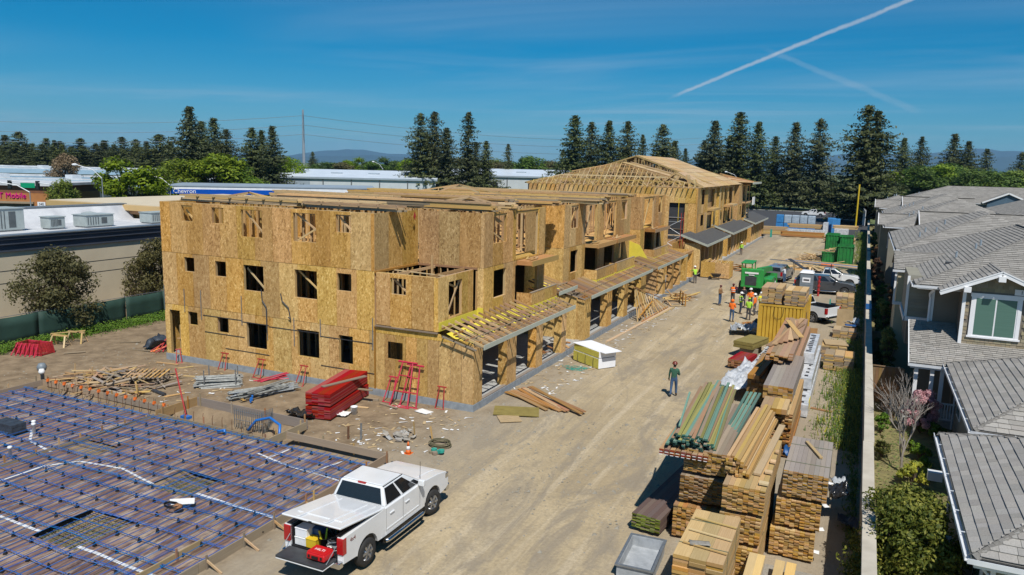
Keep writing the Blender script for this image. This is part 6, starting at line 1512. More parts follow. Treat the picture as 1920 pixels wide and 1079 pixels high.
        mb = MB(); mb.box(5.60, s*.62, .92, 5.80, s*1.0, 1.10); mb.build('headlamp', 'chrome', t_, bevel=.02)
        wheel(t_, ra, s*.88, wr, s); wheel(t_, fa, s*.88, wr, s, turn)
    mb = MB(); mb.box(-.14, -.98, .50, .06, .98, .68); mb.build('rear_bumper', 'chrome', t_, bevel=.03)
    mb = MB(); mb.box(5.70, -.98, .42, 5.93, .98, .66); mb.build('front_bumper', 'chrome', t_, bevel=.04)
    mb = MB(); mb.box(5.74, -.6, .70, 5.83, .6, 1.04); mb.build('grille', 'black_plastic', t_)
    mb = MB(); mb.tube([(4.3, -.8, 1.33), (4.3, -.8, 1.95)], .008, 4); mb.build('antenna', 'black', t_)
    if kind == 'pickup':
        if tail_open:
            mb = MB(); mb.box(-.60, -.80, .68, -.02, .80, .75); mb.build('tailgate', 'dark_metal', t_, bevel=.012); mb = MB(); mb.box(-.6, -.8, .645, -.02, .8, .678); mb.build('tailgate_skin', paint, t_, bevel=.01)
            for s in (-1, 1): mb = MB(); mb.tube([(0, s*.79, 1.1), (-.45, s*.79, .77)], .012, 4); mb.build('tailgate_cable', 'galv', t_)
        else:
            mb = MB(); mb.box(.0, -.80, .66, .06, .80, 1.34); mb.build('tailgate', paint, t_, bevel=.02)
    if bed == 'tonneau_up':
        c = [(2.04, -1.0, 1.40), (-.10, -1.0, 1.70), (-.10, 1.0, 1.70), (2.04, 1.0, 1.40)]
        mb = MB(); v = [Vector(p) for p in c]; mb.add([p-Vector((0, 0, .07)) for p in v]+v, MB.BF); mb.build('tonneau_cover', paint, t_, bevel=.03)
        mb = MB(); q = [lerp4(c[0], c[1], c[2], c[3], u, w) for u, w in ((.06, .12), (.82, .12), (.82, .88), (.06, .88))]; mb.add([p+Vector((0, 0, -.01)) for p in q]+[p+Vector((0, 0, .022)) for p in q], MB.BF); mb.build('cover_panel', paint, t_, bevel=.015)
        for a, b in ((.24, .30), (.70, .76)):
            mb = MB(); q = [lerp4(c[0], c[1], c[2], c[3], u, w) for u, w in ((.08, a), (.98, a), (.98, b), (.08, b))]; mb.add([p+Vector((0, 0, .0)) for p in q]+[p+Vector((0, 0, .04)) for p in q], MB.BF); mb.build('cover_rib', paint, t_, bevel=.015)
        mb = MB(); mb.box(-.115, -.05, 1.62, -.09, .05, 1.68); mb.build('latch', 'black', t_)
        for s in (-1, 1): mb = MB(); mb.tube([(.9, s*.78, 1.3), (.35, s*.86, 1.58)], .014, 5); mb.build('gas_strut', 'black', t_)
    if bed == 'cap':
        q0 = [(.02, -.98, 1.36), (2.02, -.98, 1.36), (2.02, .98, 1.36), (.02, .98, 1.36)]; q1 = [(.12, -.8, 1.86), (2.0, -.8, 1.88), (2.0, .8, 1.88), (.12, .8, 1.86)]
        mb = MB(); mb.add(q0+q1, MB.BF); mb.build('bed_cap', paint, t_, bevel=.04); 
        mb = MB(); mb.add([(-.0, -.8, 1.42), (.03, -.8, 1.42), (.03, .8, 1.42), (-.0, .8, 1.42), (.08, -.68, 1.80), (.11, -.68, 1.80), (.11, .68, 1.80), (.08, .68, 1.80)], MB.BF); mb.build('cap_window', 'car_glass', t_)
    return t_
truck = vehicle('pickup_truck', 'white crew cab pickup with raised bed cover and open tailgate in the foreground', 'truck', (-12.93, 15.35, .05), R(90.5), 'car_white', bed='tonneau_up', tail_open=True, S=1.0, turn=R(-12))
for s in (-1, 1): text('4x4', .17, .002, 'maroon_end', truck, (.45, s*1.004, 1.16), (R(90), 0, 0 if s < 0 else R(180)), 'badge')
def local_to(tr, p): return Matrix.Translation(tr.location) @ Matrix.Rotation(tr.rotation_euler.z, 4, 'Z') @ Vector(p)
# cargo in the bed
def cargo(name, label, cat, p, build):
    o = thing(name, label, cat, local_to(truck, p), truck.rotation_euler.z, 'tools in the pickup bed'); build(o); return o
def b_case(o):
    mb = MB(); mb.box(-.22, -.30, 0, .22, .30, .19); mb.build('case_body', 'case_red', o, bevel=.04); mb = MB(); mb.box(-.2, -.28, .19, .2, .28, .215); mb.build('case_lid', 'case_red', o, bevel=.02)
    mb = MB(); mb.box(-.25, -.1, .06, -.22, .1, .13); mb.build('handle', 'black', o)
    for y_ in (-.2, .2): mb = MB(); mb.box(-.235, y_-.03, .07, -.215, y_+.03, .14); mb.build('latch', 'black', o)
    text('HILTI', .14, .002, 'white_paint', o, (0, 0, .218), (0, 0, R(-90)))
cargo('tool_case', 'red tool case lying on the open tailgate', 'case', (-.22, -.42, .79), b_case)
def b_box(c, dx, dy, dz):
    def f(o):
        mb = MB(); mb.box(-dx, -dy, 0, dx, dy, dz); mb.build('box_body', c, o, bevel=.01); mb = MB(); mb.box(-dx-.008, -dy-.008, dz, dx+.008, dy+.008, dz+.03); mb.build('box_lid', c, o, bevel=.006)
    return f
cargo('carton', 'white carton at the left of the pickup bed', 'box', (.25, .5, .77), b_box('paper', .17, .2, .2)); cargo('carton', 'cream carton on top of the white one in the pickup bed', 'box', (.28, .5, 1.01), b_box('foam_white', .18, .2, .22)); cargo('tool_box', 'yellow box in the middle of the pickup bed', 'box', (.2, .14, .77), b_box('yellow_paint', .13, .17, .24)); cargo('tool_box', 'dark blue box behind the yellow one in the pickup bed', 'box', (.55, .22, .77), b_box('tarp_blue', .2, .22, .42))
def b_bucket(c):
    def f(o):
        mb = MB(); mb.lathe([(.13, 0), (.17, .3), (.18, .3), (.15, .3), (.12, .1)], 14); mb.build('pail', c, o, True)
        for k in range(7): mb = MB(); a = rnd(0, 6.28); mb.tube([(rnd(-.08, .08), rnd(-.08, .08), .15), (.14*math.cos(a), .14*math.sin(a), rnd(.38, .55))], rnd(.015, .03), 5); mb.build('tool', random.choice(['hi_yellow', 'black', 'hi_lime', 'galv']), o)
    return f
cargo('tool_bucket', 'black bucket of yellow tools in the pickup bed', 'bucket', (.3, -.15, .77), b_bucket('black_plastic')); cargo('tool_bucket', 'second bucket of tools deeper in the pickup bed', 'bucket', (.65, -.2, .77), b_bucket('black_plastic'))
cargo('cord_heap', 'grey heap of chains and cords at the right of the pickup bed', 'cords', (.35, -.55, .77), lambda o: [(lambda m: (m.tube([(.2*math.cos(i*.9+k), .2*math.sin(i*.7+k), .04+.04*k+.02*math.sin(i)) for i in range(10)], .02, 5), m.build('cord', random.choice(['galv', 'black', 'grey_pipe', 'paper']), o))[1])(MB()) for k in range(8)])
# other vehicles
suv = vehicle('grey_suv', 'dark grey sport utility vehicle parked behind the portable toilet', 'car', (-5.6, 77.3, 0), R(3), 'car_grey', kind='suv', S=.93)
vehicle('silver_pickup', 'silver pickup with covered bed and its tailgate toward the camera', 'truck', (-8.05, 81.8, 0), R(82), 'car_silver', bed='cap', S=.9)
vehicle('white_pickup_bed', 'white pickup with empty black bed beside the yellow container', 'truck', (-1.5, 61.7, 0), R(152), 'car_white', bed='open', S=.98)
vehicle('rack_truck', 'white pickup carrying long ladders behind the grey vehicle', 'truck', (-5.4, 83.2, 0), R(3), 'car_white', bed='open', S=.95)
t_ = thing('ladder_load', 'long aluminium and blue ladders with planks on a rack over the white pickup', 'ladder', (-3.6, 83.4, 0), world=True)
for k in range(6): stick('ladder_rail', (-8.6+.5*k, 82.7+.22*k, 2.35), (-.2, 82.9+.18*k, 1.95+.05*k), .07, .09, t_, random.choice(['galv', 'blue_wrap', 'dark_metal', 'pine_pale']))
for k in range(12): stick('rung', (-7.5+.55*k, 82.75, 2.38-.03*k), (-7.5+.55*k, 83.2, 2.38-.03*k), .04, .03, t_, 'galv')
for x_ in (-6.2, -2.6):
    for y_ in (82.4, 84.2): post('rack_post', (x_, y_), .9, 2.2, .05, .05, (1, 0), t_, 'black')
    stick('rack_bar', (x_, 82.3, 2.2), (x_, 84.3, 2.2), .06, .05, t_, 'black')
o = stick('orange_box', (-3.6, 83.0, 2.1), (-2.4, 83.0, 2.05), .3, .25, t_, 'hi_orange')
stick('ramp', (-6.6, 82.0, 2.6), (-4.4, 80.6, 1.5), .5, .06, t_, 'dark_metal')
vehicle('far_pickup', 'white pickup parked far off at the edge of the parking lot', 'truck', (-9.2, 213, .03), R(178), 'car_white', S=1.0)
vehicle('far_service_truck', 'white service pickup standing left of the box trailer', 'truck', (-6.0, 201, .03), R(10), 'car_white', S=1.05)
t_ = thing('box_trailer', 'tall white equipment trailer with rear stairs at the end of the wall', 'trailer', (-3.1, 192, 0), world=True)
mb = MB(); mb.box(-5.6, 192, .7, -.9, 198, 4.6); mb.build('box', 'white_metal', t_, bevel=.08); mb = MB(); mb.box(-4.0, 191.9, 1.6, -2.6, 191.97, 3.3); mb.build('hatch', 'grey_plastic', t_)
for x_ in (-4.9, -1.6): mb = MB(); mb.tube([(x_-.4, 191.9, .2), (x_-.4, 191.6, 1.6), (x_, 191.6, 2.1), (x_+.4, 191.6, 1.6), (x_+.4, 191.9, .2)], .05, 6); mb.build('hand_rail', 'black', t_)
for x_ in (-4.9, -1.6):
    mb = MB(); mb.lathe([(.5, -.15), (.5, .15)], 16, (x_, 194, .5), 'x'); mb.build('tyre', 'rubber', t_)
mb = MB(); mb.prism([(-5.4, 4.6), (-1.1, 4.6), (-1.5, 4.8), (-5, 4.8)], 1, 192.2, 197.8); mb.build('roof', 'roof_white', t_)
t_ = thing('white_panel_stack', 'tall white panels leaning by the wall end', 'panels', (-.2, 186, 0), world=True)
for k in range(5): mb = MB(); mb.box(-.35+.12*k, 184-.2*k, .1, -.25+.12*k, 187, 3.9-.1*k); mb.build('panel', 'white_metal', t_)
t_ = thing('yellow_post', 'tall yellow painted pole near the wall end', 'post', (-1.5, 172.5, 0)); mb = MB(); mb.tube([(0, 0, 0), (0, 0, 9.2)], .16, 8); mb.build('pole', 'yellow_paint', t_); mb = MB(); mb.box(-.35, -.35, 0, .35, .35, .6); mb.build('base', 'concrete', t_)

# ------------------------------------------------------------------ machines and bins
t_ = thing('forklift', 'bright green telescopic forklift standing behind the group of workers', 'forklift', (-8.9, 73.2, 0), world=True)
mb = MB(); mb.box(-9.9, 72.0, .75, -7.9, 72.5, 2.5); mb.build('rear_counterweight', 'green_machine', t_, bevel=.08); mb = MB(); mb.box(-9.5, 71.96, 1.0, -8.5, 72.0, 1.8); mb.build('rear_grille', 'dark_metal', t_)
mb = MB(); mb.box(-9.85, 72.3, .7, -8.0, 77.2, 1.25); mb.build('chassis', 'green_machine', t_, bevel=.06)
mb = MB(); mb.box(-9.95, 73.0, 1.25, -9.0, 75.2, 1.5); mb.build('cab_floor', 'green_machine', t_)
for x_ in (-9.95, -9.05):
    for y_ in (72.7, 75.0): mb = MB(); mb.beam((x_, y_, 1.4), (x_, y_, 2.9), .09, .09); mb.build('cab_pillar', 'green_machine', t_)
mb = MB(); mb.box(-10.05, 72.55, 2.88, -8.95, 75.15, 2.98); mb.build('cab_roof', 'green_machine', t_, bevel=.03)
mb = MB(); mb.box(-9.9, 73.1, 1.45, -9.1, 73.9, 1.75); mb.build('seat', 'black', t_); mb = MB(); mb.box(-9.9, 72.9, 1.7, -9.1, 73.1, 2.4); mb.build('seat_back', 'black', t_)
mb = MB(); mb.beam((-8.4, 72.4, 2.35), (-8.2, 79.6, 1.75), .42, .5); mb.build('boom', 'green_machine', t_, bevel=.03); mb = MB(); mb.beam((-8.2, 79.4, 1.77), (-8.15, 80.6, 1.55), .3, .36); mb.build('boom_tip', 'green_machine', t_)
mb = MB(); mb.box(-7.95, 73.4, .8, -7.3, 76, 1.5); mb.build('engine_pod', 'green_machine', t_, bevel=.06)
for x_ in (-9.9, -7.5):
    for y_ in (73.0, 76.6):
        mb = MB(); mb.lathe([(.3, -.2), (.6, -.22), (.62, 0), (.6, .22), (.3, .2)], 22, (x_, y_, .62), 'x'); o = mb.build('wheel', 'rubber', t_, True); mb = MB(); mb.lathe([(.34, -.23), (.34, .23)], 16, (x_, y_, .62), 'x'); mb.build('rim', 'white_metal', o)
for x_ in (-8.5, -7.8): mb = MB(); mb.box(x_-.06, 80.5, .2, x_+.06, 81.9, .27); mb.build('fork', 'dark_metal', t_)
mb = MB(); mb.box(-8.8, 80.4, .2, -7.5, 80.55, 1.2); mb.build('carriage', 'green_machine', t_)
mb = MB(); mb.box(-9.55, 71.94, 2.05, -8.35, 71.965, 2.2); mb.build('printed_band', 'white_paint', t_); mb = MB(); mb.box(-9.2, 71.94, 1.9, -8.7, 71.965, 1.97); mb.build('printed_band', 'white_paint', t_)
t_ = thing('portable_toilet', 'grey portable toilet with white roof behind the yellow container', 'toilet', (-4.4, 75.6, 0))
mb = MB(); mb.box(-.58, -.6, .05, .58, .6, 2.1); mb.build('cabin', 'grey_plastic', t_, bevel=.05); mb = MB(); mb.add([(-.65, -.67, 2.1), (.65, -.67, 2.1), (.65, .67, 2.1), (-.65, .67, 2.1), (-.45, -.45, 2.33), (.45, -.45, 2.33), (.45, .45, 2.33), (-.45, .45, 2.33)], MB.BF); mb.build('roof', 'white_metal', t_, bevel=.03)
mb = MB(); mb.box(-.35, -.625, 1.25, .35, -.6, 1.7); mb.build('sign_panel', 'foam_white', t_); mb = MB(); mb.box(-.25, -.63, 1.4, .25, -.624, 1.55); mb.build('printed_band', 'text_dark', t_); mb = MB(); mb.tube([(.35, .2, 2.2), (.35, .2, 2.55)], .06, 8); mb.build('vent_pipe', 'dark_metal', t_); mb = MB(); mb.box(.58, -.3, .15, .6, .4, 1.95); mb.build('door', 'grey_plastic', t_)
for zz in (.55, 1.0, 1.5): mb = MB(); mb.box(-.6, -.615, zz, .6, -.6, zz+.03); mb.build('rib', 'grey_plastic', t_)
t_ = thing('red_standpipe', 'red fire standpipe beside the portable toilet', 'standpipe', (-3.3, 75.3, 0)); mb = MB(); mb.tube([(0, 0, 0), (0, 0, 1.9)], .09, 10); mb.build('pipe', 'red_paint', t_); 
for zz in (.5, .9, 1.3, 1.7): mb = MB(); mb.lathe([(.14, zz), (.14, zz+.12)], 10); mb.build('coupling', 'red_paint', t_)
def bin_(label, x0, y0, x1, y1, h):
    t_ = thing('green_bin', label, 'bin', ((x0+x1)/2, (y0+y1)/2, 0), 0, 'green steel debris bins'); a, b = (x1-x0)/2, (y1-y0)/2
    for q in ((-a, -b, .1, -a+.06, b, h), (a-.06, -b, .1, a, b, h)): mb = MB(); mb.box(*q); mb.build('side_wall', 'green_bin', t_)
    for q in ((-a, -b, .1, a, -b+.06, h-.01), (-a, b-.06, .1, a, b, h-.01)): mb = MB(); mb.box(*q); mb.build('end_wall', 'green_bin', t_)
    mb = MB(); mb.box(-a, -b, .05, a, b, .12); mb.build('floor', 'green_bin', t_)
    for k in range(6): y_ = -b+.3+k*(2*b-.6)/5; mb = MB(); mb.box(-a-.07, y_-.05, .15, -a, y_+.05, h-.05); mb.build('rib', 'green_bin', t_)
    for k in range(4): x_ = -a+.3+k*(2*a-.6)/3; mb = MB(); mb.box(x_-.05, -b-.07, .15, x_+.05, -b, h-.05); mb.build('rib', 'green_bin', t_)
    mb = MB(); mb.box(-a-.08, -b-.08, h-.08, a+.08, -b+.02, h+.02); mb.build('rim', 'green_bin', t_)
    return t_
bin_('green debris bin nearest the parked cars', -2.6, 99, -.8, 102.6, 2.7); bin_('low green debris bin with board scraps, left of the nearest', -4.3, 99.6, -2.7, 103, 1.85); bin_('farthest green bin on the left before the lumber yard', -4.3, 106, -2.7, 110, 3.5); bin_('dark green bin on the right behind the nearest one', -2.6, 105.6, -1.0, 109, 3.4)
random.seed(18)
debris_pile('bin_scraps', 'board scraps heaped on the left green bin', (-3.5, 101.3, 1.7), 26, .9, 1.4, .5, .8, 2.2, ['weathered', 'pine', 'pine_pale']); debris_pile('bin_boards', 'pale boards leaning over the nearest green bin', (-2.6, 97.6, .2), 8, .8, .8, 1.0, 2, 3.2, ['pine_pale'], rot=.7)
debris_pile('scrap_heap', 'heap of boards and sheets left of the green bins', (-5.9, 107, 0), 70, 1.8, 7, .6, 1.2, 3.4, ['pine', 'cedar', 'pine_pale', 'plywood']); debris_pile('scrap_heap', 'pale scrap sheets in front of the green bins', (-6.0, 97, 0), 24, 2.6, 3, .35, 1.4, 3.2, ['pine_pale', 'pine', 'plywood'], .2, .6)
# OSB bin, barrow and leaning boards near building B
t_ = thing('sheathing_box', 'large open box of strand board on the street by the trussed building', 'box', (-13.9, 82.6, 0), world=True)
osb_wall(t_, (-15.4, 81.4), (1, 0), 3.0, .1, 1.75, [], 'osb_dry', pw=1.5); osb_wall(t_, (-12.4, 81.4), (0, 1), 2.4, .1, 1.75, [], 'osb_dry', pw=1.2); osb_wall(t_, (-15.4, 83.8), (0, -1), 2.4, .1, 1.75, [], 'osb_dry'); osb_wall(t_, (-12.4, 83.8), (-1, 0), 3.0, .1, 1.75, [], 'osb_dry')
for k in range(10): stick('scrap', (-15.2+.28*k, 81.6, 1.5), (-15.2+.28*k+rnd(-.3, .3), 83.6, 1.7+rnd(0, .2)), .1, .04, t_, 'pine')
t_ = thing('wheelbarrow', 'black wheelbarrow in front of the strand board box', 'wheelbarrow', (-13.6, 80.4, 0), .3)
mb = MB(); mb.add([(-.3, -.25, .35), (.3, -.25, .35), (.3, .25, .35), (-.3, .25, .35), (-.55, -.38, .68), (.5, -.38, .68), (.5, .38, .68), (-.55, .38, .68)], MB.BF); mb.build('tray', 'black_plastic', t_); mb = MB(); mb.lathe([(.08, -.05), (.2, -.05), (.2, .05), (.08, .05)], 14, (-.6, 0, .2), 'y'); mb.build('wheel', 'rubber', t_)
for s in (-1, 1): mb = MB(); mb.tube([(-.6, s*.08, .2), (.2, s*.25, .36), (.95, s*.3, .6)], .02, 5); mb.build('handle', 'weathered', t_); mb = MB(); mb.tube([(.3, s*.26, .38), (.35, s*.28, 0)], .018, 5); mb.build('leg', 'dark_metal', t_)
debris_pile('board_heap', 'heap of orange boards leaning beyond the strand board box', (-12.7, 90.5, 0), 16, 1.0, 1.4, .8, 1.4, 2.8, ['fir', 'pine', 'cedar'], .1, .3); debris_pile('board_heap', 'loose boards heaped at the third unit garage', (-14.3, 66.2, 0), 30, 1.0, 2.0, .7, 1.4, 3.2, ['pine', 'pine_pale', 'fir'], rot=1.2)
debris_pile('board_heap', 'offcuts inside the garage bays of the front building', (-16.6, 41.5, .4), 18, .6, 2.6, .25, .4, 1.2, ['pine', 'fir', 'cedar'])
t_ = thing('leaning_trusses', 'row of wooden truss frames leaning against the second unit garages', 'trusses', (-14.9, 58, 0), world=True)
for k in range(11):
    y_ = 54.6+.62*k; h_ = 2.55-.17*k
    stick('upright', (-14.75+.03*k, y_, 0), (-15.15, y_+.15, h_), .09, .04, t_, random.choice(['pine', 'pine_pale', 'fir'])); stick('upright', (-14.45+.05*k, y_+.3, 0), (-15.1, y_+.4, h_-.1), .09, .04, t_, random.choice(['pine', 'pine_pale', 'fir']))
    if k < 8: stick('web', (-14.7, y_, .3), (-14.95, y_+.7, 1.4), .07, .04, t_, 'pine')
stick('top_chord', (-15.1, 54.4, 2.65), (-14.9, 61.8, .8), .09, .05, t_, 'fir'); stick('bottom_chord', (-14.4, 54.4, .12), (-14.2, 61.8, .1), .09, .05, t_, 'fir'); stick('mid_chord', (-14.5, 54.4, .6), (-14.7, 58.5, 1.0), .09, .05, t_, 'fir')
t_ = thing('crate_frame', 'open wooden crate frame tipped at the end of the leaning trusses', 'crate', (-13.9, 63.3, 0), .5)
for x_ in (-.6, .6):
    for z_ in (.1, 1.0): stick('rail', (x_, -.8, z_), (x_, .8, z_+.2), .1, .04, t_, 'pine')
for y_ in (-.8, 0, .8): stick('cross', (-.6, y_, .1), (.6, y_, .1), .1, .04, t_, 'pine'); stick('side', (.6, y_, .05), (.6, y_, 1.1), .1, .04, t_, 'fir')
o = stick('long_board', (-14.7, 47.0, .05), (-13.9, 61.8, .06), .22, .05, None, 'pine_pale'); tag(o, 'very long pale board lying on the street edge along the garages', 'board')
o = stick('long_board', (-14.1, 55.0, .05), (-13.7, 62.0, .06), .14, .04, None, 'pine_pale'); tag(o, 'shorter pale board lying at the far end of the very long one', 'board')
# insulation stack
t_ = thing('insulation_stack', 'stack of yellow faced foam boards with a white top sheet on the street', 'insulation', (-13.65, 41.3, 0), R(-34))
for k in range(2):
    mb = MB(); mb.box(-1.22+.02*k, -.62+.03*k, .06+.62*k, 1.22-.02*k, .60+.03*k, .64+.40*k); o = mb.build('foam_block', 'foam_white', t_)
    mb = MB(); mb.box(-1.225+.02*k, -.63+.03*k, .062+.62*k, 1.2-.02*k, -.622+.03*k, .638+.40*k); mb.build('facing', 'foam_sheet', o)
for z_ in (.16, .26, .36, .46, .55, .75, .85, .95): mb = MB(); mb.box(-1.23, -.636+(.03 if z_ > .64 else 0), z_, 1.21, -.628+(.03 if z_ > .64 else 0), z_+.008); mb.build('board_joint', 'foam_yellow', t_)
mb = MB(); mb.add([(-1.3, -.66, 1.06), (1.6, -.5, 1.02), (1.6, .72, 1.02), (-1.3, .72, 1.06), (-1.3, -.66, 1.085), (1.6, -.5, 1.045), (1.6, .72, 1.045), (-1.3, .72, 1.085)], MB.BF); mb.build('top_sheet', 'foam_white', t_)
for x_ in (-.75, 0, .75): mb = MB(); mb.tube([(x_, -.645, .6), (x_-.04, -.65, .3), (x_+.02, -.66, .08)], .012, 4); mb.build('strap', 'text_dark', t_)
for x_ in (-.8, .8): stick('skid', (x_, -.6, .03), (x_, .6, .03), .09, .06, t_, 'weathered')
for k in range(5): mb = MB(); mb.tube([(-14.6+rnd(-.5, .5)+.3*i*rnd(.4, 1), 39.6+rnd(-.6, .6), .05+rnd(0, .06)) for i in range(5)], .012, 4); tag(mb.build('strap_scrap', 'teal_plastic'), 'curl of green strapping on the ground beside the foam stack', 'strap', 'strapping by the foam stack')
# scrap panel and boards at the building corner
o = stick('strand_board', (-14.9, 30.55, .10), (-12.95, 31.35, .08), 1.25, .035, None, 'olive_ply'); tag(o, 'olive strand board panel lying at the building corner', 'panel')
for k in range(9):
    o = stick('orange_board', (-15.6+.12*k, 33.6+.1*k-rnd(0, .4), .14+.02*k), (-12.3+.1*k+rnd(-.6, .6), 31.9+rnd(-.2, .5), .08+.01*k), .2, .04, None, random.choice(['fir', 'pine', 'cedar', 'fir'])); tag(o, 'orange board in the fan of boards at the building corner', 'board', 'fan of boards at the corner')
o = stick('strand_board', (-14.2, 29.6, .07), (-13.4, 30.2, .06), .9, .03, None, 'plywood'); tag(o, 'broken pale panel piece in front of the olive panel', 'panel')

# ------------------------------------------------------------------ lumber yard along the right
random.seed(44)
G_ = 'bundles in the right hand lumber yard'
def st(x0, x1, y0, y1, z0, h, bw, bh, mat, end, label, rz=0, straps=0, dun=2, jit=.02, name='lumber_bundle'):
    return lumber_bundle(((x0+x1)/2, (y0+y1)/2, z0), R(rz), y1-y0, x1-x0, h-(.09 if dun else 0), bw, bh, mat, end, label, G_, dunnage=dun, straps=straps, jit=jit, name=name)
# right stack, three high
st(-1.78, -.53, 22.5, 25.9, .05, .90, .14, .045, 'pine', 'end_grain', 'bottom bundle of the right front stack', 1.5); st(-1.66, -.42, 22.6, 25.9, .96, .90, .14, .045, 'pine', 'end_grain', 'middle bundle of the right front stack', 1); st(-1.5, -.27, 22.6, 25.8, 1.87, .88, .14, .045, 'grey_wood', 'end_grain', 'top bundle of the right front stack with weathered grey boards on top', 0, 2)
o = stick('loose_stick', (-1.05, 25.3, 2.80), (-.55, 24.0, 2.80), .1, .05, None, 'pine'); tag(o, 'single stick lying across the grey top of the right stack', 'board')
for k in range(4): o = sheet('bag', 'white bag caught beside the right stack, %s' % ('lowest', 'second from below', 'third from below', 'topmost')[k], 'bag', (-.42+.06*k, 22.7+.2*k, .3+.65*k), .16, .2, 'paper', .08, .3*k, n=4, seed=20+k, group='white bags by the right stack')
# middle stack
st(-2.98, -1.85, 20.5, 24.6, .02, 1.05, .14, .045, 'pine', 'end_grain', 'bottom bundle of the middle front stack'); st(-2.95, -1.84, 20.6, 24.6, 1.10, .87, .14, .045, 'pine', 'end_grain', 'second bundle of the middle front stack'); st(-2.92, -1.78, 20.6, 25.0, 2.0, .80, .14, .045, 'pine', 'end_grain', 'third bundle of the middle front stack with clean cut ends')
t_ = thing('stud_pile', 'loose pile of long studs on the middle front stack', 'lumber', (-2.55, 24.0, 2.83), R(-2))
for iz in range(7):
    nn = 7-iz//2
    for ix in range(nn):
        x_ = (ix-(nn-1)/2)*.105+rnd(-.015, .015)-.02*iz; stick('stud', (x_, -2.7+rnd(-.12, .12), .03+.075*iz), (x_+rnd(-.03, .03), 2.7+rnd(-.3, .3), .03+.075*iz), .095, .07, t_, 'pine', end='end_grain', roll=rnd(-.05, .05))
stick('stud', (.5, -2.4, .03), (.55, 2.4, .03), .2, .06, t_, 'pine_pale')
for k in range(4): o = stick('spacer_board', (-2.0+.05*k, 21.0+.9*k, 2.87), (-1.75, 21.0+.9*k, 2.87), .2, .05, None, 'pine_pale'); tag(o, 'pale spacer board on the edge of the middle stack', 'board', 'spacers on the middle stack')
# left stack with teal studs on top
st(-4.6, -3.22, 22.3, 26.5, .02, 1.1, .14, .045, 'fir', 'end_grain', 'bottom bundle of the left front stack'); st(-4.48, -3.2, 22.5, 27.5, 1.16, .88, .14, .045, 'weathered', 'end_dark', 'middle bundle of the left front stack with darker ends'); st(-4.42, -3.15, 22.6, 28.0, 2.08, .80, .14, .045, 'weathered', 'end_grain', 'top bundle of the left front stack under the teal studs')
t_ = thing('maroon_layer', 'layer of boards with maroon painted ends under the teal studs', 'lumber', (-4.5, 26.0, 2.62), R(2))
for r_ in range(2):
    for k in range(9): stick('board', (-.72+.17*k, -3.6+rnd(-.05, .05), .06+.09*r_), (-.6+.15*k, 3.2, .06+.09*r_), .14, .07, t_, 'brown_board', end='maroon_end')
mb = MB()
for k in range(9):
    x_ = -.72+.17*k; mb.box(x_-.05, -3.668, .03, x_+.05, -3.664, .05); mb.box(x_-.05, -3.668, .12, x_+.05, -3.664, .14)
mb.build('printed_tags', 'paper', t_)['kind'] = 'stuff'
t_ = thing('teal_stud_pile', 'splayed pile of teal stained studs on top of the left stack', 'lumber', (-4.45, 26.2, 2.85), R(3))
for iz in range(6):
    nn = 14-iz
    for ix in range(nn):
        x_ = (ix-(nn-1)/2)*.105+rnd(-.03, .03); dx = rnd(-.12, .12); stick('stud', (x_*1.05, -3.55+rnd(-.18, .18), .05+.07*iz), (x_*.9+dx, 3.1+rnd(-.5, .5), .05+.06*iz), .095, .055, t_, random.choice(['teal_wood', 'teal_wood', 'olive_wood', 'weathered', 'brown_board', 'olive_wood']), end='teal_end', roll=rnd(-.15, .15))
for k in range(4): stick('stud', (.75+.1*k, -2.2-.3*k, -.1), (1.15+.15*k, 2.8, .25), .095, .05, t_, 'teal_wood', end='teal_end')
stick('stud', (-.45, -3.0, .5), (-.5, -.8, 1.0), .06, .05, t_, 'teal_wood')
# dark flat bundle with lime ends
st(-5.55, -4.6, 22.1, 27.4, .06, .55, .15, .042, 'purple_board', 'lime_end', 'flat bundle of dark boards with green painted ends on the ground', -7, 0, 2)
# near crate
st(-3.5, -2.3, 17.25, 20.0, 1.32, .86, .40, .10, 'pine', 'end_grain', 'near strapped bundle of pale timbers with green straps', 0, 2); st(-3.45, -2.35, 17.4, 19.9, .7, .6, .14, .045, 'pine', 'end_grain', 'bundle below the near strapped timbers'); st(-3.5, -2.35, 17.2, 20.0, .05, .64, .14, .045, 'pine', 'end_grain', 'lowest bundle at the bottom of the picture')
sheet('dust_heap', 'grey dust and strap scraps on the near strapped bundle', 'dust', (-3.0, 18.0, 2.19), .5, .25, 'gravel', .05, .3, n=5, lift=.005, seed=33)
for k in range(3): o = stick('lath', (-3.4, 17.9+.75*k, 2.22), (-2.3, 17.75+.75*k, 2.22), .05, .03, None, 'pine_pale'); tag(o, 'lath across the near strapped bundle, %s' % ('nearest', 'middle', 'farthest')[k], 'board', 'laths on the near bundle')
for k in range(2): o = stick('leaning_board', (-2.05+.18*k, 17.6, .25), (-1.95+.2*k, 20.5, 1.0), .22, .05, None, 'pine_pale'); tag(o, 'pale board leaning beside the near bundle', 'board', 'boards beside the near bundle')
for k in range(2): o = stick('leaning_board', (-1.35+.3*k, 19.2, .15), (-1.3+.3*k, 21.4, .5), .26, .05, None, 'pine_pale'); tag(o, 'short pale board at the foot of the right stack', 'board', 'boards at the right stack foot')
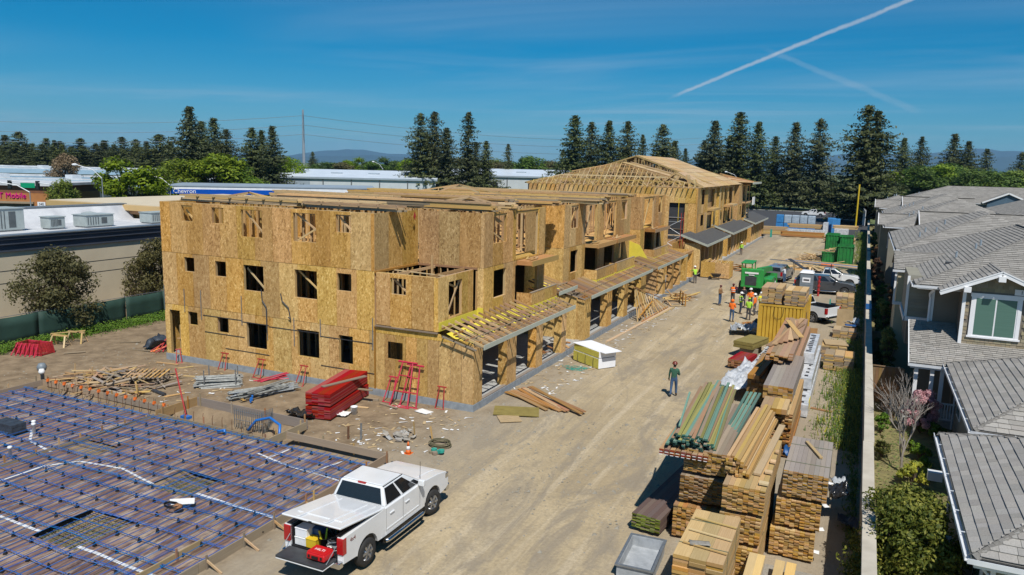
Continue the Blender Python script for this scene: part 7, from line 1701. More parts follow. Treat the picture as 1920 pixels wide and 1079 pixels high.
# far middle column
st(-3.05, -1.9, 31, 37, .02, .34, .14, .045, 'fir', 'end_dark', 'lowest bundle of the far middle column'); st(-3.02, -1.92, 31, 37, .38, .70, .14, .06, 'fir', 'end_dark', 'second bundle of the far middle column with uneven ends', 0, 0, 2, .08); st(-3.0, -1.9, 31.1, 37, 1.11, .70, .14, .06, 'pine', 'end_dark', 'third bundle of the far middle column', 0, 0, 2, .06)
st(-3.1, -2.1, 30.6, 32.2, 1.84, .30, .2, .14, 'pine', 'fir', 'short offset bundle on the far middle column'); st(-3.25, -2.05, 32.6, 38.8, 1.84, .66, .2, .11, 'grey_wood', 'end_grain', 'weathered grey topped bundle behind the short offset one')
st(-3.65, -2.45, 36.8, 46.5, 2.53, .42, .19, .06, 'brown_board', 'fir', 'long brown boards on top of the far column', 0, 0, 1, .25); st(-3.5, -2.3, 38.9, 47, .05, 2.4, .19, .12, 'brown_board', 'end_dark', 'deep bundle of brown boards under the long top ones')
for k in range(7): o = stick('skew_board', (-3.7+.22*k, 38+.4*k, 3.0+.02*k), (-2.6+.12*k-.25*k, 44.5+rnd(-1, 2), 3.0+.03*k), .26, .045, None, random.choice(['brown_board', 'pine', 'brown_board'])); tag(o, 'brown board lying askew on the far column top', 'board', 'askew boards on the far column')
for k in range(2): o = stick('thick_beam', (-4.35+.28*k, 37.2, 1.55), (-3.9+.28*k, 42.5, 1.7), .26, .2, None, 'fir', end='fir'); tag(o, 'thick orange beam beside the white tarp, %s' % ('left', 'right')[k], 'beam', 'thick beams beside the tarp')
st(-4.5, -3.75, 37.5, 43, .02, 1.42, .19, .12, 'brown_board', 'end_dark', 'bundle under the thick orange beams')
# white wrapped bundles
def wrapped(label, x0, x1, y0, y1, z0, h, rz=0, marks=True):
    t_ = thing('wrapped_bundle', label, 'lumber', ((x0+x1)/2, (y0+y1)/2, z0), R(rz), 'white wrapped lumber bundles'); a, b = (x1-x0)/2, (y1-y0)/2
    mb = MB(); mb.box(-a, -b, 0, a, b, h); mb.build('wrap', 'plastic_white', t_, bevel=.02)
    if marks:
        mb = MB(); n = 10
        for k in range(n):
            y_ = -b+.3+k*(2*b-.6)/n
            mb.box(-a*.4+rnd(-.1, .1), y_, h, a*.3, y_+.3, h+.004)
        mb.build('printed_marks', 'text_dark', t_)['kind'] = 'stuff'
        mb = MB()
        for k in range(n):
            y_ = -b+.3+k*(2*b-.6)/n; mb.box(a, y_, h*.45, a+.004, y_+.18, h*.6) if k % 2 else None
        mb.build('printed_marks', 'text_dark', t_)['kind'] = 'stuff'
    return t_
wrapped('upper white wrapped bundle with printed marks beside the brown boards', -2.32, -1.78, 42.4, 47.8, 1.3, .6); wrapped('lower white wrapped bundle along the brown boards', -2.2, -1.62, 36.8, 48, .05, .6, 0); wrapped('middle white wrapped bundle between the two others', -2.25, -1.66, 39.5, 47.6, .68, .58); wrapped('white wrapped bundle beside the olive plywood', -4.95, -4.5, 44.5, 50, .05, .5, -3)
o = stick('foam_scrap', (-1.64, 37.2, .4), (-1.62, 38.4, .4), .02, .5, None, 'foam_yellow'); tag(o, 'yellow foam scrap against the white wrapped bundles', 'foam')
o = stick('orange_plank', (-1.55, 38.5, .06), (-.6, 38.3, .06), .16, .05, None, 'fir'); tag(o, 'orange plank on the ground right of the wrapped bundles', 'plank')
# tarp over pile, plywood, red bundle
sheet('white_tarp', 'crumpled white tarpaulin covering a pile left of the orange beams', 'tarp', (-5.0, 40.8, .3), 1.5, 6.0, 'plastic_white', .5, R(-6), n=22, lift=.2, seed=51)
st(-6.3, -5.3, 44.2, 46.5, .02, .55, .2, .08, 'red_wood', 'cedar', 'short bundle of boards with red wrapping below the plywood', -10); 
t_ = thing('plywood_stack', 'stack of olive plywood sheets on blocks', 'plywood', (-5.75, 48.4, .62), R(-16))
for k in range(8): mb = MB(); dx = rnd(-.02, .02); mb.box(-.62+dx, -1.22+rnd(-.02, .02), .05*k, .62+dx, 1.22, .05*k+.046); mb.build('sheet', 'olive_ply', t_)
for y_ in (-.9, .9):
    o = stick('block', (-6.3, 48.4+y_, .3), (-5.2, 48.4+y_*.9, .3), .12, .58, None, 'weathered'); tag(o, 'timber block under the olive plywood, %s' % ('near' if y_ < 0 else 'far'), 'block', 'blocks under the plywood')
sheet('clear_plastic', 'crumpled clear plastic sheeting left of the container', 'plastic', (-6.9, 54.4, 0), 2.0, 1.8, 'plastic_clear', .75, .2, n=20, seed=52); sheet('black_bag', 'black bag in the scraps beside the container', 'bag', (-6.3, 57.0, 0), .9, .8, 'black_bag', .7, 0, n=10, seed=53); debris_pile('scrap_heap', 'orange scraps behind the plastic sheeting', (-7.0, 57.3, 0), 18, .9, .7, .4, .6, 1.6, ['fir', 'cedar', 'pine'])
# container
t_ = thing('shipping_container', 'yellow corrugated steel container with lumber on its roof', 'container', (-4.45, 55.5, 0), world=True)
X0, X1, Y0, Y1, HC = -5.85, -3.05, 52.4, 58.6, 2.62
mb = MB(); mb.box(X0+.05, Y0+.05, .1, X1-.05, Y1, HC-.05); mb.build('body', 'yellow_steel', t_)
nn = 12; w = (X1-X0)/nn
for k in range(nn):
    x_ = X0+w*k; mb = MB(); mb.prism([(x_+.008, Y0+.05), (x_+.04, Y0-.03), (x_+w-.04, Y0-.03), (x_+w-.008, Y0+.05)], 2, .14, HC-.08); mb.build('corrugation', 'yellow_steel', t_)
nn = 26; w = (Y1-Y0)/nn
for k in range(nn):
    y_ = Y0+w*k; mb = MB(); mb.prism([(X1-.05, y_+.02), (X1+.02, y_+.05), (X1+.02, y_+w-.05), (X1-.05, y_+w-.02)], 2, .14, HC-.08); mb.build('corrugation', 'yellow_steel', t_)
for x_ in (X0, X1):
    for y_ in (Y0, Y1): mb = MB(); mb.box(x_-.06, y_-.06, 0, x_+.06, y_+.06, HC); mb.build('corner_post', 'yellow_steel', t_)
for z_ in (.0, HC-.1): mb = MB(); mb.box(X0, Y0-.05, z_, X1, Y0+.03, z_+.12); mb.build('rail', 'yellow_steel', t_); mb = MB(); mb.box(X1-.04, Y0, z_, X1+.045, Y1, z_+.12); mb.build('rail', 'yellow_steel', t_)
mb = MB(); mb.box(X1+.022, 54.6, .9, X1+.03, 55.4, 1.9); mb.build('rust_patch', 'rust', t_)
mb = MB(); mb.tube([(-4.9, 52.35, 2.5), (-4.95, 52.33, 1.9), (-4.7, 52.33, 1.7), (-4.5, 52.33, 1.75), (-4.35, 52.33, 1.95), (-4.3, 52.34, 2.5)], .012, 4); mb.build('hanging_wire', 'black', t_)
def pallet_lumber(x0, x1, y0, y1, z0, h, label, mat='pine', bh=.09):
    t_ = thing('lumber_stack', label, 'lumber', ((x0+x1)/2, (y0+y1)/2, z0), rnd(-.03, .03), 'stacks of short boards'); a, b = (x1-x0)/2, (y1-y0)/2
    n = int(h/bh)
    for k in range(n):
        if k % 3 == 2:
            for j in range(4): y_ = -b+(j+.5)*2*b/4; stick('spacer', (-a+rnd(-.04, .04), y_, bh*(k+.5)), (a+rnd(-.04, .04), y_, bh*(k+.5)), .1, bh*.5, t_, 'pine')
        m = 3; c = 0
        for j in range(m):
            x_ = -a+(j+.5)*2*a/m; dx = rnd(-.05, .05)
            stick('board', (x_-a/m+.01+dx, -b, bh*(k+.5)), (x_+a/m-.01+dx, -b, bh*(k+.5)), .16, bh*.8, t_, random.choice([mat, 'pine', 'weathered'])); stick('board', (x_, -b+.1, bh*(k+.5)), (x_, b+rnd(-.05, .05), bh*(k+.5)), 2*a/m-.02, bh*.8, t_, random.choice([mat, mat, 'pine_pale', 'weathered']))
    return t_
pallet_lumber(-5.8, -4.5, 52.6, 55.2, HC+.06, 1.1, 'left stack of short boards on the container roof'); pallet_lumber(-4.3, -3.0, 52.5, 55.0, HC+.06, 1.05, 'right stack of short boards on the container roof')
o = stick('cardboard_sheet', (-3.1, 51.3, .9), (-2.1, 51.6, .9), .03, 1.2, None, 'cardboard'); tag(o, 'brown sheet standing at the right of the container end', 'panel')
pallet_lumber(-1.4, .2, 46.8, 48.4, .05, .95, 'nearest stack of short boards by the wall'); pallet_lumber(-1.7, -.3, 49.2, 51.0, .05, .9, 'stack of short boards behind the nearest one by the wall'); pallet_lumber(-1.3, .2, 56.6, 58.2, .05, .6, 'low stack of short boards beside the white pickup'); pallet_lumber(-1.5, -.2, 66.5, 68.2, .05, 1.5, 'tall stack of short boards behind the white pickup')
pallet_lumber(-1.6, -.2, 70.0, 71.4, .05, 1.1, 'far stack of short boards near the grey vehicle')
o = stick('cloth', (-1.6, 50.0, 1.02), (-.3, 50.2, 1.02), 1.5, .05, None, 'plywood'); tag(o, 'pale sheet laid over the stack behind the nearest one', 'sheet')
sheet('clear_bag', 'pile of clear and black plastic by the wall behind the low stack', 'plastic', (-.2, 60.6, 0), 1.1, 1.6, 'plastic_clear', .8, 0, n=12, seed=61); sheet('blue_tarp_scrap', 'blue tarp scrap on the low stack of boards', 'tarp', (-.2, 58.0, .66), .8, .6, 'tarp_blue', .08, 0, n=6, seed=62)
o = stick('plywood_board', (-1.2, 59.8, .8), (-.1, 59.9, .8), .05, 1.5, None, 'plywood'); tag(o, 'plywood panel standing behind the low stack by the wall', 'panel'); o = stick('teal_post', (-1.9, 65, 0), (-1.9, 65, 1.4), .1, .1, None, 'teal_plastic'); tag(o, 'teal post behind the white pickup bed', 'post')
# black bags beside the right stack
sheet('trash_bag', 'shiny black trash bag against the right stack', 'bag', (.02, 26.1, .5), .55, 1.0, 'black_bag', .75, .1, n=14, seed=71); sheet('trash_bag', 'grey tarp piece on top of the shiny bag', 'bag', (.0, 26.9, .8), .5, .5, 'plastic_clear', .4, .3, n=8, seed=72); sheet('trash_bag', 'dark bag in the shade of the wall', 'bag', (.35, 25.6, 0), .6, .8, 'tarp_dark', .4, 0, n=10, seed=73); sheet('blue_rag', 'blue plastic scrap between the middle and right stacks', 'plastic', (-1.68, 26.6, 1.6), .3, .7, 'tarp_blue', .5, 0, n=8, seed=74)
# steel bin lower middle
t_ = thing('steel_bin', 'open galvanised steel tub at the bottom of the picture', 'bin', (-5.0, 20.2, 0), R(3))
for a in ((-.5, -.95, -.46, .95), (.46, -.95, .5, .95)): mb = MB(); mb.box(a[0], a[1], 0, a[2], a[3], .42); mb.build('side', 'steel_bin', t_)
for a in ((-.46, -.95, .46, -.91), (-.46, .91, .46, .95)): mb = MB(); mb.box(a[0], a[1], 0, a[2], a[3], .42); mb.build('end', 'steel_bin', t_)
mb = MB(); mb.box(-.46, -.91, .02, .46, .91, .10); mb.build('bottom', 'steel_bin', t_); 
for q in ((-.55, -1.0, .55, -.93), (-.55, .93, .55, 1.0), (-.55, -.93, -.47, .93), (.47, -.93, .55, .93)): mb = MB(); mb.box(q[0], q[1], .4, q[2], q[3], .45); mb.build('rim', 'galv', t_)
# far lumber yard by the parking lot
for k in range(5): 
    t_ = thing('wrapped_pallet', ('blue wrapped pallet at the left of the far row', 'silver wrapped pallet second in the far row', 'silver wrapped pallet third in the far row', 'silver wrapped pallet fourth in the far row', 'silver wrapped pallet at the right of the far row')[k], 'pallet', (-15.0+1.45*k, 157.5, 0), 0, 'wrapped pallets by the parking lot')
    mb = MB(); mb.box(-.68, -.6, .12, .68, .6, 1.5); mb.build('load', 'blue_wrap', t_, bevel=.06); mb = MB(); mb.box(-.68, -.6, 1.52, .68, .6, 3.1); mb.build('load', 'blue_wrap' if k == 0 else 'silver_wrap', t_, bevel=.12); mb = MB(); mb.box(-.65, -.6, 0, .65, .6, .12); mb.build('base', 'weathered', t_)
for k in range(2):
    t_ = thing('wrapped_pallet', ('blue wrapped pallet left of the trailer', 'blue wrapped pallet behind the green bins')[k], 'pallet', ((-5.4, 152, 0), (-4.6, 150, 0))[k], 0, 'wrapped pallets by the parking lot'); mb = MB(); mb.box(-.7, -.7, .12, .7, .7, 3.2); mb.build('load', 'blue_wrap', t_, bevel=.08); mb = MB(); mb.box(-.65, -.6, 0, .65, .6, .12); mb.build('base', 'weathered', t_)
def wide(x0, x1, y, z0, h, mat, label, n=5):
    t_ = thing('board_stack', label, 'lumber', ((x0+x1)/2, y, z0), rnd(-.03, .03), 'board stacks before the parking lot'); a = (x1-x0)/2
    for k in range(n):
        for j in range(4): d = rnd(-.25, .25); stick('board', (-a+d, -.5+.32*j, h*(k+.5)/n), (a+d, -.5+.32*j, h*(k+.5)/n), .3, h/n*.85, t_, random.choice([mat, mat, 'pine_pale']))
wide(-13.2, -6.2, 143, .1, .9, 'fir', 'near stack of orange boards across the street end'); wide(-16.8, -12.6, 146, .1, 1.4, 'pine', 'stack of boards at the left of the street end', 7); wide(-12.6, -7.0, 149, 1.3, .7, 'pine', 'upper stack of boards before the wrapped pallets'); wide(-4.6, -1.0, 141, 2.0, .6, 'pine', 'boards stacked beside the far green bins'); wide(-5.6, -1.2, 135, .1, 1.1, 'pine_pale', 'pale boards behind the farthest green bin')
wrapped('white wrapped boards across the street end', -12.9, -6.5, 145.5, 147, .1, 1.1, 0, False); wrapped('white wrapped boards beside the wall at the street end', -4.4, -2.2, 138, 141, .1, 2.0, 0, False); wrapped('tall white wrapped bundle at the right of the far row', -6.6, -5.8, 147, 150, .1, 2.4, 0, False)
o = stick('teal_standpipe', (-14.6, 139.5, 0), (-14.6, 139.5, 1.4), .3, .3, None, 'teal_plastic'); tag(o, 'teal valve post before the far lumber', 'post')
sheet('dark_heap', 'small dark heap at the far end of the street', 'bag', (-16.0, 136.5, 0), 1.4, 1.2, 'black_bag', .8, 0, n=6, seed=81)

# ================================================================== PEOPLE
def person(label, loc, rz, top='hi_orange', pants='jeans', helmet=None, hood=False, vest=None, arms='down', stride=0., hair_c='hair', hat=None, lean=0., H_=1.76):
    t_ = thing('person', label, 'person', loc, rz)
    s = H_/1.76
    # joints: x = right, y = forward, z = up
    J = {}
    J['pelvis'] = (0, 0, .95); J['spine'] = (0, .01+lean*.3, 1.14); J['chest'] = (0, .0+lean*.6, 1.36); J['neck'] = (0, -.01+lean, 1.50); J['headb'] = (0, .015+lean, 1.57); J['head'] = (0, .025+lean, 1.66); J['top'] = (0, .015+lean, 1.74)
    E_ = [('pelvis', 'spine'), ('spine', 'chest'), ('chest', 'neck'), ('neck', 'headb'), ('headb', 'head'), ('head', 'top')]
    Rr = {'pelvis': (.155, .115), 'spine': (.15, .11), 'chest': (.175, .12), 'neck': (.062, .062), 'headb': (.07, .08), 'head': (.085, .10), 'top': (.06, .075)}
    for sd_, sg in (('l', -1), ('r', 1)):
        st_ = stride*sg
        J[sd_+'hip'] = (sg*.095, 0, .90); J[sd_+'knee'] = (sg*.11, st_*.5+.02, .50); J[sd_+'ank'] = (sg*.115, st_-.03 if st_ >= 0 else st_-.06, .09+(.05 if st_ < 0 else 0)); J[sd_+'toe'] = (sg*.125, st_+.15 if st_ >= 0 else st_+.10, .04)
        E_ += [('pelvis', sd_+'hip'), (sd_+'hip', sd_+'knee'), (sd_+'knee', sd_+'ank'), (sd_+'ank', sd_+'toe')]
        Rr[sd_+'hip'] = (.098, .10); Rr[sd_+'knee'] = (.066, .07); Rr[sd_+'ank'] = (.05, .052); Rr[sd_+'toe'] = (.045, .035)
        J[sd_+'sho'] = (sg*.19, lean*.7, 1.42)
        a = arms if isinstance(arms, str) else arms[0 if sg < 0 else 1]
        if a == 'down': J[sd_+'elb'] = (sg*.245, -.03-st_*.25, 1.14); J[sd_+'wri'] = (sg*.27, .05-st_*.5, .90); hd = Vector((.0, .06, -.16))
        elif a == 'front': J[sd_+'elb'] = (sg*.26, .02+lean, 1.15); J[sd_+'wri'] = (sg*.12, .24+lean, 1.16); hd = Vector((-sg*.1, .09, .03))
        elif a == 'hip': J[sd_+'elb'] = (sg*.34, -.08, 1.17); J[sd_+'wri'] = (sg*.20, .07, 1.02); hd = Vector((-sg*.06, .08, -.06))
        elif a == 'up': J[sd_+'elb'] = (sg*.30, .14+lean, 1.28); J[sd_+'wri'] = (sg*.16, .22+lean, 1.50); hd = Vector((-sg*.05, .02, .12))
        elif a == 'reach': J[sd_+'elb'] = (sg*.26, .2+lean, 1.27); J[sd_+'wri'] = (sg*.2, .46+lean, 1.22); hd = Vector((0, .14, -.02))
        E_ += [('chest', sd_+'sho'), (sd_+'sho', sd_+'elb'), (sd_+'elb', sd_+'wri')]
        Rr[sd_+'sho'] = (.072, .072); Rr[sd_+'elb'] = (.05, .05); Rr[sd_+'wri'] = (.034, .034)
        w = Vector(J[sd_+'wri']); hd.normalize(); side = hd.cross(Vector((0, 0, 1)) if abs(hd.z) < .8 else Vector((0, 1, 0))).normalized(); curl = side.cross(hd)*(-1)
        J[sd_+'palm'] = tuple(w+hd*.07); Rr[sd_+'palm'] = (.036, .022); E_.append((sd_+'wri', sd_+'palm'))
        for q, (off, ln) in enumerate(((-.03, .07), (-.01, .085), (.01, .08), (.03, .062))):
            m1 = w+hd*(.09+ln*.45)+side*off; m2 = w+hd*(.09+ln*.85)+side*off+curl*.02
            J[f'{sd_}f{q}a'] = tuple(m1); J[f'{sd_}f{q}b'] = tuple(m2); Rr[f'{sd_}f{q}a'] = (.0095, .0095); Rr[f'{sd_}f{q}b'] = (.008, .008); E_ += [(sd_+'palm', f'{sd_}f{q}a'), (f'{sd_}f{q}a', f'{sd_}f{q}b')]
        th = w+hd*.05+side*(-.05)*sg*-1; J[sd_+'tha'] = tuple(th); J[sd_+'thb'] = tuple(th+hd*.04+side*.01*sg); Rr[sd_+'tha'] = (.011, .011); Rr[sd_+'thb'] = (.009, .009); E_ += [(sd_+'wri', sd_+'tha'), (sd_+'tha', sd_+'thb')]
    names = list(J); idx = {n: i for i, n in enumerate(names)}
    me = bpy.data.meshes.new('body'); me.from_pydata([tuple(Vector(J[n])*s) for n in names], [(idx[a], idx[b]) for a, b in E_], [])
    ob = bpy.data.objects.new('tmp_body', me); COL.objects.link(ob)
    md = ob.modifiers.new('skin', 'SKIN'); sub = ob.modifiers.new('sub', 'SUBSURF'); sub.levels = 1; sub.render_levels = 1
    if not me.skin_vertices: bpy.context.view_layer.objects.active = ob; bpy.ops.mesh.customdata_skin_add() if hasattr(bpy.ops.mesh, 'customdata_skin_add') else None
    for n in names:
        me.skin_vertices[0].data[idx[n]].radius = (Rr[n][0]*s, Rr[n][1]*s); me.skin_vertices[0].data[idx[n]].use_root = (n == 'pelvis')
    dg = bpy.context.evaluated_depsgraph_get(); dg.update(); bm_ = bpy.data.meshes.new_from_object(ob.evaluated_get(dg)); bpy.data.objects.remove(ob)
    bm_.materials.clear()
    mats = [top, pants, 'skin', 'boots', hair_c if not hood else top]
    for m_ in mats: bm_.materials.append(MATS[m_])
    pts = {n: Vector(J[n])*s for n in names}
    for p in bm_.polygons:
        c = p.center; z = c.z/s; best = min(pts, key=lambda n: (pts[n]-c).length)
        if 'palm' in best or best[1:2] == 'f' or 'th' in best[1:3]: k = 2
        elif best in ('head', 'headb', 'top', 'neck'):
            back = c.y < pts['head'].y-.015 or z > 1.70
            k = 4 if (back or hood) and z > 1.53 else 2
        elif 'toe' in best or ('ank' in best and z < .16): k = 3
        elif 'wri' in best: k = 0
        elif best in ('pelvis',) : k = 1 if z < .99 else 0
        elif 'hip' in best or 'knee' in best or 'ank' in best: k = 1
        else: k = 0
        p.material_index = k; p.use_smooth = True
    body = put('body', bm_, t_)
    hc = pts['head']
    # face
    mb = MB(); mb.lathe([(.012, -.02), (.016, 0), (.006, .025)], 6, tuple(hc+Vector((0, .098, -.005)))); mb.build('nose', 'skin', t_, True)
    for sg in (-1, 1):
        mb = MB(); mb.lathe([(.004, -.008), (.011, 0), (.004, .008)], 6, tuple(hc+Vector((sg*.032, .088, .015)))); mb.build('eye', 'hair', t_)
        mb = MB(); mb.lathe([(.006, -.03), (.016, 0), (.006, .03)], 6, tuple(hc+Vector((sg*.086, 0, -.005)))); mb.build('ear', 'skin', t_, True)
    mb = MB(); mb.beam(hc+Vector((-.022, .092, -.05)), hc+Vector((.022, .092, -.05)), .006, .008); mb.build('mouth', 'maroon_end', t_)
    if helmet:
        mb = MB(); mb.lathe([(.15, .0), (.128, .012), (.122, .06), (.095, .105), (.05, .128), (.008, .135)], 18, tuple(hc+Vector((0, -.005, .045)))); hm = mb.build('hard_hat', helmet, t_, True)
        mb = MB(); mb.beam(hc+Vector((0, .10, .055)), hc+Vector((0, .19, .045)), .15, .012); mb.build('brim', helmet, hm)
    if hat:
        mb = MB(); mb.lathe([(.105, .0), (.102, .06), (.07, .1), (.01, .11)], 14, tuple(hc+Vector((0, 0, .02)))); mb.build('cap', hat, t_, True)
    if hood:
        mb = MB(); mb.lathe([(.10, -.08), (.125, -.02), (.125, .05), (.09, .11), (.02, .125)], 14, tuple(hc+Vector((0, -.025, -.01)))); mb.build('hood', top, t_, True)
    if vest:
        c0 = pts['spine']; c1 = pts['chest']; mb = MB()
        for z_, a, b_, yy in ((1.0, .185, .15, .0), (1.15, .18, .145, lean*.3), (1.32, .205, .155, lean*.55), (1.44, .19, .13, lean*.7), (1.50, .12, .09, lean*.8)):
            for j in range(16): q = 2*math.pi*j/16; mb.v.append((a*math.cos(q)*s, (yy+b_*math.sin(q))*s, z_*s))
        for i in range(4):
            for j in range(16): mb.f.append([i*16+j, i*16+(j+1) % 16, (i+1)*16+(j+1) % 16, (i+1)*16+j]); mb.mi.append(0)
        v_ = mb.build('vest', vest, t_, True); md = v_.modifiers.new('s', 'SOLIDIFY'); md.thickness = .012
        for z_ in (1.14, 1.28):
            mb = MB(); a, b_ = (.197, .163) if z_ < 1.2 else (.212, .17)
            mb.lathe([(1, z_*s), (1, (z_+.045)*s)], 16); mb.v = [(x*a*s, (y*b_+lean*(.3 if z_ < 1.2 else .5))*s, z) for x, y, z in mb.v]; mb.f = mb.f[:-2]; mb.mi = mb.mi[:-2]; mb.build('reflective_band', 'white_metal', v_, True)
    return t_
person('person in green shirt, blue jeans and brown hard hat walking away along the street', (-8.0, 37.1, .02), R(4), 'shirt_green', 'jeans', 'helmet_brown', arms=('down', 'front'), stride=.16)
person('person in brown jacket and jeans standing left of the group', (-10.55, 65.1, 0), R(-110), 'jacket_brown', 'jeans', arms='front', hat='shirt_maroon')
person('person in orange vest over maroon sleeves seen from behind', (-9.65, 66.1, 0), R(-20), 'shirt_maroon', 'pants_grey', arms='up', vest='hi_orange', hat='shirt_maroon', H_=1.84)
person('person in orange hooded top and jeans standing nearest the camera in the group', (-8.5, 58.4, 0), R(-15), 'hi_orange', 'jeans', hood=True, arms='front')
person('person in lime vest with dark sleeves and white hard hat turned right', (-8.4, 62.1, 0), R(-70), 'shirt_dark', 'jeans_dark', 'helmet_white', vest='hi_lime', arms='front')
person('person in lime jacket and grey trousers in front of the group', (-7.45, 59.7, 0), R(-10), 'hi_lime', 'pants_grey', hood=False, arms='front', hat='hi_lime')
person('person in orange shirt with white hard hat facing the camera', (-8.0, 64.7, 0), R(170), 'hi_orange', 'jeans_dark', 'helmet_white', arms='front', hair_c='hair')
person('person in orange vest with white hard hat at the group centre', (-7.3, 62.0, 0), R(80), 'hi_orange', 'pants_grey', 'helmet_white', arms='down')
person('person in yellow vest with silver bands beside the container', (-6.95, 63.0, 0), R(30), 'hi_yellow', 'pants_grey', 'helmet_white', vest='hi_yellow', arms='front')
person('person in lime jacket partly hidden by the container', (-6.5, 61.8, 0), R(100), 'hi_lime', 'pants_grey', 'helmet_white', arms='down')
person('person in dark clothes standing between the forklift and the group', (-8.7, 65.8, 0), R(160), 'shirt_dark', 'jeans_dark', arms='front')
person('person in white shirt and jeans at the tailgate of the silver pickup', (-6.95, 82.2, 0), R(60), 'shirt_white', 'jeans', arms='reach')
person('person in lime vest working at the garages of the third unit', (-15.0, 76.6, 0), R(40), 'hi_lime', 'pants_grey', 'helmet_white', arms='reach', lean=.12)
person('person in lime vest and white hard hat at the trussed building garages', (-14.9, 106.8, 0), R(160), 'hi_lime', 'pants_grey', 'helmet_white', arms='down')

# ================================================================== HOUSES AND GARDEN ON THE RIGHT
random.seed(61)
def shingle_plane(parent, p0, u, v, poly, rows_from_eave=True, cw=.33, ex=.20, singles=0, near=None):
    """p0 eave origin, u along eave, v up the slope (unit vectors). poly: list of (a,b) in u,v metres. shingles in courses; the ones closest to `near` become separate parts"""
    p0 = Vector(p0); u = Vector(u).normalized(); v = Vector(v).normalized(); n = u.cross(v).normalized()
    if n.z < 0: n = -n
    def span(b):
        xs_ = []; m = len(poly); j = m-1
        for i in range(m):
            if (poly[i][1] > b) != (poly[j][1] > b): xs_.append((poly[j][0]-poly[i][0])*(b-poly[i][1])/(poly[j][1]-poly[i][1])+poly[i][0])
            j = i
        xs_.sort(); return xs_
    # deck
    mb = MB(); q = [p0+u*a+v*b for a, b in poly]; m = len(q)
    mb.add([p-n*.05 for p in q]+[p-n*.005 for p in q], [list(range(m))[::-1], list(range(m, 2*m))]+[[i, (i+1) % m, m+(i+1) % m, m+i] for i in range(m)]); deck = mb.build('roof_deck', 'shingle_cap', parent)
    bmax = max(b for a, b in poly); items = []
    r_ = 0; b = .02
    while b < bmax-.03:
        sp = span(b+ex*.5)
        if len(sp) >= 2:
            a0, a1 = sp[0], sp[-1]; a = a0-(cw*rnd(.2, .8))
            while a < a1:
                w = cw*random.choice([.7, 1., 1., 1.3]); s0, s1 = max(a, a0), min(a+w-.008, a1)
                if s1-s0 > .05: items.append((s0, s1, b, rnd(0, .012)))
                a += w
        b += ex; r_ += 1
    tilt = .028
    def corners(it):
        s0, s1, b, t = it; d = ex*1.18
        lo = [p0+u*s0+v*b, p0+u*s1+v*b, p0+u*s1+v*(b+d), p0+u*s0+v*(b+d)]
        th = (.012+tilt+t, .012+tilt+t, .012, .012)
        return [lo[i]+n*(th[i]-.012-.008) for i in range(4)]+[lo[i]+n*th[i] for i in range(4)]
    if near is not None and singles: items.sort(key=lambda it: (p0+u*((it[0]+it[1])/2)+v*it[2]-Vector(near)).length)
    for it in items[:singles]:
        mb = MB(); mb.add(corners(it), MB.BF); mb.build('shingle', 'shingle_piece', parent)
    if len(items) > singles:
        mb = MB()
        for it in items[singles:]: mb.add(corners(it), MB.BF)
        o = mb.build('shingle_courses', 'shingle_row', parent, fix=False); o['kind'] = 'stuff'
def cap_line(parent, a, b, w=.26, st_=.16, singles=True):
    a = Vector(a); b = Vector(b); d = (b-a); L_ = d.length; d.normalize(); s = d.cross(Vector((0, 0, 1))).normalized(); k = 0; x = 0
    up = s.cross(d)
    while x < L_:
        p = a+d*x; q = a+d*min(x+st_*1.4, L_); mb = MB(); h0, h1 = .045, .025
        v = [p-s*w/2-up*.05, p+up*h0, p+s*w/2-up*.05, q-s*w/2-up*.05, q+up*h1, q+s*w/2-up*.05]
        v2 = [z-up*.015 for z in v]; mb.add(v+v2, [(0, 3, 4, 1), (1, 4, 5, 2), (6, 7, 10, 9), (7, 8, 11, 10), (0, 1, 7, 6), (1, 2, 8, 7)]); mb.build('ridge_cap', 'shingle_cap', parent, fix=False); x += st_
def gutter(parent, a, b, out, w=.13, h=.12, brackets=True):
    a = Vector(a); b = Vector(b); o_ = Vector(out).normalized()*w; z = Vector((0, 0, 1))
    mb = MB()
    for q0, q1, w_ in ((a, b, 0),):
        pf = [a+o_, b+o_]; pb = [a, b]
        mb.add([pf[0]-z*h, pf[1]-z*h, pf[1]-z*h+o_*.12, pf[0]-z*h+o_*.12, pf[0], pf[1], pf[1]+o_*.15, pf[0]+o_*.15], MB.BF)
        mb.add([pb[0]-z*h, pb[1]-z*h, pf[1]-z*h, pf[0]-z*h, pb[0]-z*(h-.01), pb[1]-z*(h-.01), pf[1]-z*(h-.01), pf[0]-z*(h-.01)], MB.BF)
    g = mb.build('gutter', 'gutter', parent)
    if brackets:
        L_ = (b-a).length; k = 1; 
        while k*1.3 < L_: p = a.lerp(b, k*1.3/L_); mb = MB(); mb.beam(p-o_*.1+z*.005, p+o_*1.15+z*.005, .03, .012); mb.build('bracket', 'gutter', g); k += 1
